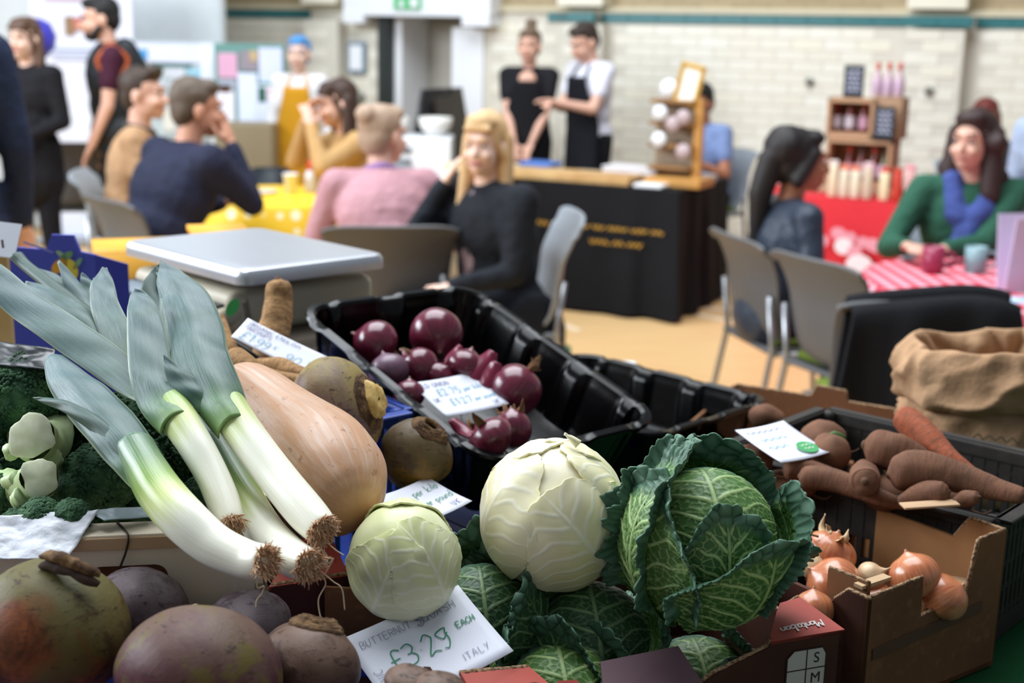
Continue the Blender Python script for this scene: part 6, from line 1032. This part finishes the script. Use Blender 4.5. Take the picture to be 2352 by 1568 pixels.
def onion(label, x, y, D, rpx, m_, name, group, axis=(0, 0, 1), asp=.9, seed=0, neck=.5, tuft=0, flakes=0):
    c = AD(x, y, D); r = rpx / FPX * D; prof = []
    for k in range(30):
        q = -math.pi / 2 + math.pi * k / 29; s_ = math.cos(q) ** .92 if k not in (0, 29) else .02; z = math.sin(q) * asp
        if k > 24: f = (k - 24) / 5; z = asp * (math.sin(q) + neck * .35 * f * f); s_ = max(s_ * (1 - .25 * f), .06)
        prof.append((r * s_, r * z))
    prof += [(r * .05, r * (asp * (1 + neck * .5))), (r * .01, r * asp * (1 + neck * .52))]
    ax = nz(axis); b = nz(np.cross(ax, V3(.3, .9, .1))); R = np.stack([b, np.cross(ax, b), ax], 1); V, F, U = lathe(prof, 40); V, F, U = noisy((V, F, U), r * .035, .9 / r, seed); bv = xf((V, F, U), R, c)
    o = thing(name, label, 'onion', V3(c[0], c[1], bv[0][:, 2].min()), group); obj('bulb', bv, m_, o); rg = np.random.default_rng(seed + 50)
    q = []
    for k in range(14 + tuft): th = rg.random() * 6.283; p = c - ax * r * asp * .97 + (b * math.cos(th) + R[:, 1] * math.sin(th)) * r * .1; e = p - ax * r * rg.uniform(.1, .25 + tuft * .006) + rg.normal(0, r * .09, 3); q.append(sweep([p, (p + e) / 2 + rg.normal(0, r * .04, 3), e], [r * .02, r * .014, r * .006], 4, 6, False)[:2])
    obj('root_tuft', merge(q), dry, o)
    if flakes:
        q = []
        for k in range(flakes):
            th = rg.random() * 6.283; base = c + ax * r * asp * .75 + (b * math.cos(th) + R[:, 1] * math.sin(th)) * r * .4; tip = base + ax * r * rg.uniform(.3, .8) + (b * math.cos(th) + R[:, 1] * math.sin(th)) * r * rg.uniform(-.2, .6); q.append(ribbon(np.array([base, (base + tip) / 2 + rg.normal(0, r * .1, 3), tip]), [r * .25, r * .16, r * .02], rg.normal(0, 1, 3), .5, 5, 8)[:2])
        obj('papery_neck', merge(q), dry if name == 'red_onion' else mat('pale_papery', C(206, 176, 136), .7), o, True, [('SOLIDIFY', dict(thickness=.0006))])
    return o
g = 'red onions in the black tray'
onion('red onion at the back left of the tray', 862, 790, 2.03, 56, redo, 'red_onion', g, (-.9, .1, .4), .88, 1)
onion('largest glossy red onion at the back of the tray', 1002, 768, 2.08, 62, redo, 'red_onion', g, (.15, -.75, -.35), .92, 2, .4)
onion('red onion in the middle of the tray with a loose tip', 963, 843, 1.98, 47, redo, 'red_onion', g, (-.7, .2, .6), .9, 3, .9, 0, 3)
onion('dull grey red onion by the left wall of the tray', 893, 852, 1.95, 47, redd, 'red_onion', g, (-.3, .3, .8), .85, 4)
onion('split red onion with loose skin behind the price card', 1068, 842, 2.00, 46, redo, 'red_onion', g, (.3, .2, .8), .85, 5)
onion('small red onion at the back edge of the price card', 1008, 862, 1.97, 32, redo, 'red_onion', g, (.5, -.2, .6), .85, 6)
onion('red onion with a dry root tuft at the right of the tray', 1182, 898, 1.98, 62, redo, 'red_onion', g, (-.55, -.2, -.75), .98, 7, .2, 60)
onion('red onion in front of the price card', 1128, 1006, 1.80, 56, redo, 'red_onion', g, (-.6, .1, .6), .78, 8, .5, 0, 2)
onion('red onion beside the front one under a dry skin', 1178, 985, 1.85, 44, redo, 'red_onion', g, (-.1, .2, 1), 1.0, 9, .4, 0, 5)
onion('red onion half under the left edge of the price card', 940, 905, 1.90, 36, redo, 'red_onion', g, (0, .3, 1), .9, 10)
sk = thing('onion_skin', 'torn dark red onion skin curling up beside the price card', 'onion skin', AD(1100, 850, 1.98) - V3(0, 0, .03))
for pts, hw in (([(1080, 870, 1.97), (1110, 838, 1.975), (1132, 806, 1.98)], [30, 30, 12]), ([(1030, 860, 1.98), (1040, 828, 1.99), (1055, 792, 2.0)], [20, 26, 6]), ([(1110, 885, 1.96), (1125, 860, 1.965), (1138, 830, 1.97)], [20, 26, 14])): obj('skin_flake', ribbon(pxpath(pts), [h / FPX * s[2] for h, s in zip(hw, pts)], V3(-.3, -.8, .3), .3, 9, 16), skred, sk, True, SOL)
sk = thing('onion_skin', 'scrap of dark red onion skin at the front left wall of the tray', 'onion skin', AD(1062, 985, 1.82) - V3(0, 0, .01)); obj('skin_flake', noisy(ribbon(pxpath([(1040, 962, 1.84), (1062, 985, 1.83), (1085, 1000, 1.81)]), [.006, .011, .006], V3(0, -.6, .8), .4, 7, 14), .003, 50), skred, sk, True, SOL)
g = 'brown onions in the plain box'
onion('brown onion with a white sticker behind the savoy', 1772, 1186, 1.72, 52, bro, 'brown_onion', g, (.2, .3, .9), .9, 21)
onion('brown onion with dry roots and papery neck at the back of the box', 1905, 1268, 1.60, 62, bro, 'brown_onion', g, (.35, .1, .9), .72, 22, .5, 0, 4)
onion('brown onion partly behind the savoy leaf tip', 1868, 1300, 1.58, 34, paper, 'brown_onion', g, (.3, 0, .9), .9, 23)
onion('glossy brown onion in the front left of the box', 1915, 1343, 1.56, 66, bro, 'brown_onion', g, (-.8, .1, .5), .86, 24)
onion('small pale papery onion in the middle of the box', 2000, 1325, 1.56, 36, paper, 'brown_onion', g, (.7, -.2, .5), .85, 25, 1.4)
onion('round brown onion at the right of the box', 2100, 1322, 1.55, 59, bro, 'brown_onion', g, (-.3, .3, .85), .86, 26)
onion('orange onion showing through the cut out of the box end', 2170, 1370, 1.545, 56, bro, 'brown_onion', g, (.6, -.2, .6), .82, 27, .4)
onion('brown onion low behind the box corner', 1868, 1400, 1.50, 48, bro, 'brown_onion', g, (0, .2, 1), .9, 28)
onion('brown onion buried under the others in the box', 2010, 1390, 1.56, 58, bro, 'brown_onion', g, (0, .2, 1), .9, 29)
ro = [x for x in bpy.data.objects if x.get('label', '').startswith('brown onion with dry roots')][0]; obj('root_strand', sweep(pxpath([(1880, 1232, 1.58), (1860, 1225, 1.58), (1842, 1205, 1.58), (1838, 1190, 1.58)]), [.0016, .0014, .001, .0006], 6, 20), dry, ro); obj('root_strand', sweep(pxpath([(1862, 1226, 1.58), (1850, 1215, 1.58), (1836, 1216, 1.58)]), [.0013, .001, .0005], 6, 12), dry, ro)
ro = [x for x in bpy.data.objects if x.get('label', '').startswith('brown onion with a white sticker')][0]; sp_ = AD(1752, 1172, 1.688); SRm = np.stack([nz(V3(.86, .2, .45)), nz(V3(-.42, .25, .85)), nz(V3(.1, -.9, .35))], 1); obj('sticker', xf(disc(.017, .013), SRm, sp_), printw, ro, False); obj('sticker_lettering', xf(text_mesh('ON', .014), SRm, sp_ + nz(V3(.1, -.9, .35)) * .0006), mat('slate_ink', C(70, 76, 96), .6), ro, False)
# ---- cabbages
def voro(P, n, seed):
    """F1, F2 of jittered points for many 2-D samples"""
    rg = np.random.default_rng(seed); lo, hi = P.min(0) - .01, P.max(0) + .01; A = (hi - lo); nx = max(2, int(math.sqrt(n * A[0] / A[1]))); ny = max(2, int(n / nx)); gx_, gy = np.meshgrid(np.arange(nx), np.arange(ny)); S_ = np.stack([(gx_.ravel() + rg.random(nx * ny)) / nx, (gy.ravel() + rg.random(nx * ny)) / ny], 1) * A + lo; F1 = np.empty(len(P)); F2 = np.empty(len(P))
    for i in range(0, len(P), 4000): d = np.sqrt(((P[i:i + 4000, None] - S_[None]) ** 2).sum(2)); d.partition(1, axis=1); F1[i:i + 4000], F2[i:i + 4000] = d[:, 0], d[:, 1]
    return F1, F2
def sst(x): x = np.clip(x, 0, 1); return x * x * (3 - 2 * x)
def leaf(cen, base, tip, R, Th, Wd, n=110, flare=0., cell=.0075, vamp=.0016, bamp=.002, roll=.010, ruf=.004, ragged=.012, seed=0, asp=(1, 1, 1), sag=0., th0=0., ripple=0.0):
    """cupped leaf on a sphere about cen: grows from direction base towards tip; uvw = (vein, rim, along)"""
    er = nz(base); et = np.asarray(tip, float); et = nz(et - er * (et @ er)); es = np.cross(er, et); nu, nv = n, n; u = np.tile(np.linspace(-1, 1, nu), nv); v = np.repeat(np.linspace(0, 1, nv), nu)
    wprof = np.sin(np.pi * np.clip(.10 + .62 * v, 0, 1)) ** .8; rg = np.random.default_rng(seed); ph = rg.uniform(0, 6, 8)
    edge_n = ragged * (np.sin(u * 7 + ph[0]) + .6 * np.sin(u * 15 + ph[1]) + .2 * np.sin(u * 41 + ph[2])); edge_w = ragged * (np.sin(v * 9 + ph[3]) + .6 * np.sin(v * 19 + ph[4]) + .2 * np.sin(v * 45 + ph[5]))
    th = th0 + v * Th * (1 - .30 * u ** 2 + edge_n * v); ph_ = u * Wd * wprof * (1 + edge_w * np.abs(u))
    X = np.stack([ph_ * R * np.maximum(np.sin(np.clip(th + .5, 0, 2.6)), .35), th * R], 1); ncell = max(20, int(np.ptp(X[:, 0]) * np.ptp(X[:, 1]) / (cell * cell) * 1.4)); F1, F2 = voro(X, ncell, seed); net = np.clip(1 - (F2 - F1) / (cell * .24), 0, 1) ** 1.2
    vw = 2.4 if cell > .02 else 1.25; mid = sst(1 - np.abs(u) * wprof / (.038 * vw * (1.15 - v))); side_ = np.zeros_like(u)
    for k in range(7):
        v0 = .04 + k * .125; d = np.abs(v - (v0 + (.30 + .03 * k) * np.abs(u) ** .85 + .012 * np.sin(u * 14 + ph[k % 8]))); side_ = np.maximum(side_, sst(1 - d / (.011 * vw * (1.25 - np.abs(u)))) * sst((v - v0) * 20))
    vein = np.maximum(np.maximum(mid, side_ * .95), net * .62 if cell < .02 else net * 0); rim = np.clip((np.maximum(np.abs(u) ** 1.5 * (v > .15) * np.clip(v * 3, 0, 1), v) - .84) / .16, 0, 1)
    dirr = np.cos(th)[:, None] * er + np.sin(th)[:, None] * et; D_ = np.cos(ph_)[:, None] * dirr + np.sin(ph_)[:, None] * es
    dome = np.sqrt(np.clip((F2 - F1) / (cell * .75), 0, 1)); s_ = np.arctan2(ph_, th + .2) * 11 + th * 9
    r = R * (1 + flare * np.clip(np.maximum(np.abs(u), v) - .35, 0, 1) ** 2) + vein * vamp * (1 - rim) + (dome * bamp * (.4 + 3.4 * rim)) + roll * rim ** 2 + ruf * rim * np.sin(s_ + ph[6]) + ruf * .5 * rim * np.sin(s_ * 2.3 + ph[7]) + ripple * np.sin(ph_ * 11 + v * 3 + ph[1]) * (.3 + v)
    V = D_ * r[:, None] * np.asarray(asp) + np.asarray(cen); V[:, 2] -= sag * (np.maximum(np.abs(u), v) ** 2)
    return V, gridfaces(nu, nv), np.stack([vein, rim, dome], 1)
t = NT('white_cabbage_leaf'); u = t.sep(t.attr()); n1 = t.noise(t.coord(), 9, 4); n2 = t.noise(t.coord(), 46, 4); c = t.mix(t.step(n1, .35, .7), C(242, 234, 200), C(236, 226, 168)); c = t.mix(t.math('MULTIPLY', u[0], .7), c, C(248, 245, 228)); c = t.mix(t.math('MULTIPLY', u[1], .2), c, C(222, 214, 140)); c = t.mix(t.math('MULTIPLY', t.step(n2, .66, .76), .35), c, C(176, 150, 100)); wcm = t.fin(c, .36, .45, sss=.15, ssr=(.8, .8, .35)); t.bump(n1, .15, .006)
t = NT('green_white_cabbage_leaf'); u = t.sep(t.attr()); n1 = t.noise(t.coord(), 12, 4); n2 = t.noise(t.coord(), 60, 4); c = t.mix(t.step(n1, .35, .7), C(214, 218, 158), C(230, 230, 194)); c = t.mix(t.math('MULTIPLY', u[0], .7), c, C(240, 238, 214)); c = t.mix(t.math('MULTIPLY', t.step(n2, .68, .78), .3), c, C(150, 140, 80)); gcm = t.fin(c, .34, .45, sss=.15, ssr=(.8, .9, .35)); t.bump(n1, .15, .006)
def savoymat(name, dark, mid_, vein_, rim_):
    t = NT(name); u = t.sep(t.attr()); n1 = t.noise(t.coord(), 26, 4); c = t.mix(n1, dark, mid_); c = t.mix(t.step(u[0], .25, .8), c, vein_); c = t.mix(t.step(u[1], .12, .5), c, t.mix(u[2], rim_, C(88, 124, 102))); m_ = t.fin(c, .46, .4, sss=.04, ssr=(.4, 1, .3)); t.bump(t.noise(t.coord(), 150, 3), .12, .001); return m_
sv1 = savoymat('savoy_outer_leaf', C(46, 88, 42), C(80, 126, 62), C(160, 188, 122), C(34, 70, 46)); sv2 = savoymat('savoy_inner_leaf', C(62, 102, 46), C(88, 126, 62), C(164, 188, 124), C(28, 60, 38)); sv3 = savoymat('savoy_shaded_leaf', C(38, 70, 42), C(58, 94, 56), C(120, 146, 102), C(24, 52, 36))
LS = [('SOLIDIFY', dict(thickness=.0018, offset=-1))]
def globe(cen, r, asp, m_, o, seed, amp=.025): V, F = ell((0, 0, 0), np.array(asp) * r, None, 48, 30); V, F = noisy((V, F), r * amp, 1.2 / r, seed); return obj('heart', (V + np.asarray(cen), F, np.tile((.2, 0, .5), (len(V), 1))), m_, o)
# big white cabbage
c = AD(1270, 1184, 1.42); r = 164 / FPX * 1.42; o = thing('white_cabbage', 'large cream white cabbage beside the savoy', 'cabbage', c - V3(0, 0, r * 1.05)); A_ = (1.0, 1.0, 1.05); globe(c, r * .985, A_, wcm, o, 3, .02)
for k, (b, tp, s_, Th, Wd, sd) in enumerate((((.8, -.3, -.7), (-.5, -.5, .75), 1.012, 1.85, 1.0, 4), ((.95, .1, -.4), (-.1, -.2, .9), 1.004, 1.9, .7, 6), ((-.75, -.1, -.7), (-.2, -.4, .9), 1.0, 2.0, .9, 8), ((.2, .8, -.6), (.1, -.25, 1), .998, 2.3, 1.0, 10), ((-.1, .9, .2), (-.1, -.9, .4), 1.004, 1.6, .8, 12))):
    obj('leaf', leaf(c, b, tp, r * s_, Th, Wd, 120, 0, .05, .0005, 0, .0008, .0006, .016, sd, A_, ripple=.0012), wcm, o, True, [('SOLIDIFY', dict(thickness=.0022, offset=-1))])
obj('torn_tip', ribbon(pxpath([(1330, 1020, 1.39), (1312, 1005, 1.39), (1296, 996, 1.39)]), [.005, .003, .0012], FC, .3, 5, 10), wcm, o, True, SOL)
# small cabbage
c = AD(926, 1285, 1.33); r = 127 / FPX * 1.33; o = thing('white_cabbage', 'small pale green cabbage with a scar above the price card', 'cabbage', c - V3(0, 0, r * 1.08)); A_ = (1.0, 1.0, 1.07); globe(c, r * .985, A_, gcm, o, 7, .03)
for b, tp, s_, Th, Wd, sd in (((-.5, -.3, -.9), (.25, -.6, .8), 1.006, 2.05, .95, 14), ((.75, -.3, -.7), (-.35, -.3, .9), 1.016, 2.0, .85, 16), ((.1, .8, -.5), (-.1, -.2, 1), 1.0, 2.2, 1.0, 18)): obj('leaf', leaf(c, b, tp, r * s_, Th, Wd, 110, 0, .05, .0004, 0, .0006, .0005, .015, sd, A_, ripple=.0008), gcm, o, True, [('SOLIDIFY', dict(thickness=.002, offset=-1))])
e = AD(878, 1312, 1.33); dd = nz(e - c); e = c + dd * r * 1.0; dv = CAM - e; e = AD(880, 1314, 1.275); a = nz(AD(930, 1290, 1.272) - AD(832, 1338, 1.272)); nn = nz(nz(CAM - e) + V3(-.15, 0, -.1)); b = np.cross(nn, a)
P = AD(880, 1314, 1.33); hit = None
V_ = []; n = 24
for k in range(n): q = 6.283 * k / n; V_.append((.021 * math.cos(q), .0065 * math.sin(q) * (1 - .3 * math.cos(q)), 0))
def on_sphere(px, py, cen, rr, asp):
    d = RAY(px, py); A = np.asarray(asp) * rr; dd_ = d / A; oo = (CAM - cen) / A; a_, b_, c_ = dd_ @ dd_, dd_ @ oo, oo @ oo - 1; disc_ = b_ * b_ - a_ * c_; t_ = (-b_ - math.sqrt(max(disc_, 0))) / a_; return CAM + d * t_
sc_ = np.array([on_sphere(881 + 54 * math.cos(6.283 * k / n) + 0, 1314 - 24 * math.cos(6.283 * k / n) - 17 * math.sin(6.283 * k / n), c, r * 1.024, A_) for k in range(n)]); obj('knife_scar', (np.vstack([sc_, sc_.mean(0) + nz(CAM - sc_.mean(0)) * .001]), [(k, (k + 1) % n, n) for k in range(n)]), mat('scar_cream', C(224, 218, 172), .5), o)
# savoys: heads built leaf by leaf
def savoy(label, cen, r, leaves, m_in=sv2, heart=.86, group='savoy cabbages in the red box'):
    o = thing('savoy_cabbage', label, 'cabbage', cen - V3(0, 0, r), group)
    if heart: obj('heart', leaf(cen, (.15, -.8, -.6), (-.1, .1, 1), r * heart, 2.7, 1.6, 130, 0, .0085, .002, .0006, 0, 0, .0, 77), m_in, o, True, LS); 
    for kw in leaves: m_ = kw.pop('m'); n_ = kw.pop('n', 120); obj('leaf', leaf(cen, kw.pop('b'), kw.pop('t'), r * kw.pop('s'), kw.pop('Th'), kw.pop('W'), n_, **kw), m_, o, True, LS)
    return o
c = AD(1620, 1235, 1.37); r = .079
savoy('large open savoy cabbage standing on the red box', c, r, [
 dict(b=(.15, -.25, -1), t=(.55, -.75, .2), s=1.16, Th=1.6, W=1.05, m=sv1, n=170, flare=.16, cell=.0095, vamp=.0022, bamp=.0016, roll=.012, ruf=.005, seed=31),
 dict(b=(-.25, -.1, -1), t=(-.85, -.45, .6), s=1.13, Th=2.25, W=.9, m=sv2, n=160, flare=.10, cell=.0085, vamp=.0022, bamp=.0014, roll=.012, ruf=.005, seed=33),
 dict(b=(.3, .1, -1), t=(.95, .05, .45), s=1.10, Th=1.85, W=.95, m=sv1, n=140, flare=.16, cell=.009, vamp=.002, bamp=.0018, roll=.012, ruf=.005, seed=35),
 dict(b=(0, .4, -1), t=(.15, .6, .9), s=1.08, Th=2.3, W=1.0, m=sv1, n=140, flare=.10, cell=.009, vamp=.002, bamp=.0018, roll=.012, ruf=.005, seed=37),
 dict(b=(-.5, .3, -1), t=(-.6, .5, .8), s=1.08, Th=2.4, W=.8, m=sv1, n=130, flare=.14, cell=.009, vamp=.002, bamp=.002, roll=.014, ruf=.006, seed=39),
 dict(b=(-.35, -.1, -.9), t=(-.5, -.25, 1), s=1.12, Th=2.6, W=.42, m=sv1, n=120, flare=.22, cell=.008, vamp=.002, bamp=.002, roll=.012, ruf=.005, seed=43),
 dict(b=(.1, -.5, -.9), t=(.05, -.45, .9), s=1.0, Th=1.8, W=.68, m=sv1, n=140, flare=.04, cell=.009, vamp=.002, bamp=.0016, roll=.010, ruf=.005, seed=41)], sv2, .90)
c = AD(1290, 1612, 1.36); savoy('savoy cabbage at the bottom of the red box, left', c, .070, [
 dict(b=(.2, .2, -1), t=(-.2, -.55, 1), s=1.0, Th=2.3, W=1.1, m=sv1, n=150, flare=.08, cell=.0085, vamp=.002, roll=.012, ruf=.005, seed=51), dict(b=(-.6, .2, -.9), t=(-.7, -.2, 1), s=1.12, Th=2.0, W=.95, m=sv1, n=140, flare=.25, cell=.009, roll=.014, ruf=.006, seed=53),
 dict(b=(.5, .4, -1), t=(.6, .3, 1), s=1.05, Th=2.2, W=.9, m=sv1, n=130, flare=.15, cell=.009, roll=.012, ruf=.006, seed=55)])
c = AD(1600, 1600, 1.44); savoy('savoy cabbage at the bottom of the red box, right', c, .074, [
 dict(b=(.5, .3, -1), t=(-.3, -.5, 1), s=1.0, Th=2.4, W=1.2, m=sv2, n=160, flare=.03, cell=.0095, vamp=.0022, roll=.008, ruf=.004, seed=61), dict(b=(.9, .2, -.6), t=(.6, .2, 1), s=1.0, Th=1.8, W=.8, m=sv3, n=130, flare=.0, cell=.009, roll=.01, ruf=.005, seed=63)])
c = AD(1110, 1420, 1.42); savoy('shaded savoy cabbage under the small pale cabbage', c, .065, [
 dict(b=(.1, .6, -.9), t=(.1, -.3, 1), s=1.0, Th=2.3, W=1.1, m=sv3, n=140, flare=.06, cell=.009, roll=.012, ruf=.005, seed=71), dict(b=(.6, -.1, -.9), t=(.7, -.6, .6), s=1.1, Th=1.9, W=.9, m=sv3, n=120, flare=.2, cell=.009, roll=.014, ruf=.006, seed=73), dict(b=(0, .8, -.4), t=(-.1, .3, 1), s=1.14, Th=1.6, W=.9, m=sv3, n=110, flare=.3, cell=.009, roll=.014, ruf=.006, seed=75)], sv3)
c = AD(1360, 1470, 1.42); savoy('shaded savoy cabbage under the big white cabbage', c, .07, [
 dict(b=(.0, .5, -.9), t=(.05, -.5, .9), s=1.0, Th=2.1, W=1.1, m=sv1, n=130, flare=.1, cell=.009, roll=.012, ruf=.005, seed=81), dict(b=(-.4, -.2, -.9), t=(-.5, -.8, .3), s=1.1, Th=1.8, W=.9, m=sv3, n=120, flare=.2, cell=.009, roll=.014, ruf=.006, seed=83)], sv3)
# ---- price cards
gink = mat('green_marker', C(20, 130, 92), .5); vink = mat('violet_pen', C(120, 116, 140), .6); bink = mat('blue_marker', C(60, 150, 170), .5); dink = mat('navy_pen', C(60, 62, 120), .6)
def pcard(label, cen, R, a, b, lines, curl=.004, name='price_card'):
    o = thing(name, label, 'price card', cen); f = lambda x, y: curl * ((x / a) ** 2 * .6 + (y / b) ** 2 * .4 - .3); q = xf(grid(14, 10, lambda u, v: ((u - .5) * 2 * a, (v - .5) * 2 * b, f((u - .5) * 2 * a, (v - .5) * 2 * b))), R, cen); obj('card', q, ccard, o, True, [('SOLIDIFY', dict(thickness=.0008))])
    by = {}
    for p, m_ in lines:
        if p is not None: by.setdefault(m_.name, (m_, []))[1].append(p)
    for m_, ps in by.values():
        V, F, _ = merge(ps); V = V.copy(); V[:, 2] = [f(x, y) + .0011 + z for x, y, z in V]; obj('handwriting', xf((V, F), R, cen), m_, o, False)
    return o
pcard('price card reading butternut squash £3.29 each', V3(-.077, 1.183, .965), eul(18.3, -12.8, 31.4), .067, .0525, [
 (letters('BUTTERNUT', .0088, .0006, -.056, .030, .20), vink), (letters('SQUASH', .0098, .0006, .006, .029, .26), vink), (letters('S', .016, .0007, .005, .027), vink), (letters('£3.29', .026, .0014, -.042, -.012, .10), gink), (letters('EACH', .0075, .0011, .038, .004, .18), gink), (letters('ITALY', .0085, .0006, .022, -.036, .3), vink), (letters('ORGANIC', .0085, .0006, -.052, -.045, .3, math.pi / 2), vink)])
pcard('price card reading organic english parsnips', V3(-.317, 1.735, 1.131), eul(21.8, 22.7, -10), .0624, .024, [
 (letters('ORGANIC ENGLISH', .0078, .0006, -.056, .0135, .24), dink), (letters('PARSNIPS', .0078, .0006, -.058, .0035, .22), dink), (letters('£1.99', .017, .0009, -.054, -.018, .16), bink), (letters('90', .018, .0009, .014, -.020, .18), bink), (letters('K', .007, .0006, -.006, -.008), bink), (letters('lb', .006, .0006, .045, -.006), bink)], .002)
tag(obj('card_clip', xf(box(.068, .006, .013, (0, 0, 0), .002), np.stack([nz(AD(612, 840, 1.79) - AD(525, 782, 1.81)), nz(V3(.2, .7, -.3)), nz(V3(.1, .3, .9))], 1), AD(568, 811, 1.80)), mat('black_clip', C(34, 30, 30), .5)), 'black clip holding the parsnip price card', 'clip')
pcard('price card reading red onion lying in the black tray', V3(-.075, 1.852, 1.037), eul(21.2, 1.3, 43.4), .0605, .044, [
 (letters('RED ONION', .010, .0009, -.055, .028, .2), dink), (letters('£2.75', .015, .0012, -.034, .006, .18), bink), (letters('per kilo', .010, .0009, .016, .008, .14), bink), (letters('£1.27', .015, .0012, -.028, -.020, .18), bink), (letters('per pound', .009, .0009, .018, -.018, .1), bink), (letters('UK', .009, .0009, .04, -.036), dink), (letters('UK', .009, .0009, -.052, -.008), dink)], .004)
pcard('price card reading per kilo per pound behind the small cabbage', V3(-.101, 1.463, 1.013), eul(13.4, 1.1, 55.5), .05, .035, [
 (letters('per kilo', .0125, .0009, .0, .012, .16), gink), (letters('per pound', .0115, .0009, -.006, -.010, .14), gink), (letters('U.K', .009, .0008, .026, -.028, .2), dink)], .005)
ca = V3(.373, 1.714, 1.017); pcard('white price card with a round green sticker on the muddy carrots', ca, eul(11, -1.4, 30.5), .0437, .0485, [
 (squiggle(.06, .006, .0011, -.034, .032), vink), (squiggle(.045, .007, .0012, -.026, .010), bink), (squiggle(.035, .007, .0012, -.03, -.012), bink)], .004)
o = bpy.data.objects[-1] if False else [x for x in bpy.data.objects if x.get('label', '').startswith('white price card with a round')][0]
Rc = eul(11, -1.4, 30.5); obj('green_sticker', xf(disc(.0155, .0155), Rc, ca + Rc @ V3(.022, -.026, .0030)), mat('sticker_green', C(50, 160, 84), .5), o, False); obj('sticker_print', xf(merge([squiggle(.018, .004, .001, -.009, .003), squiggle(.016, .004, .001, -.008, -.006)]), Rc, ca + Rc @ V3(.022, -.026, .0036)), printw, o, False)
# ---- small things on the hall floor just behind the stall
gb = AZ(1268, 800, .30); tag(obj('green_box', box(.16, .16, .3, (gb[0], gb[1], .15), .01), mat('dark_green_card', C(48, 92, 66), .6)), 'dark green box on the floor behind the red onion tray', 'box')
wpp = AD(1400, 840, 2.75); tag(obj('paper_bag_stack', box(.13, .13, wpp[2] - .002, (wpp[0], wpp[1], wpp[2] / 2), .012, 3), mat('white_bag_stack', C(222, 222, 228), .6)), 'white bag standing behind the empty black tray', 'bag')
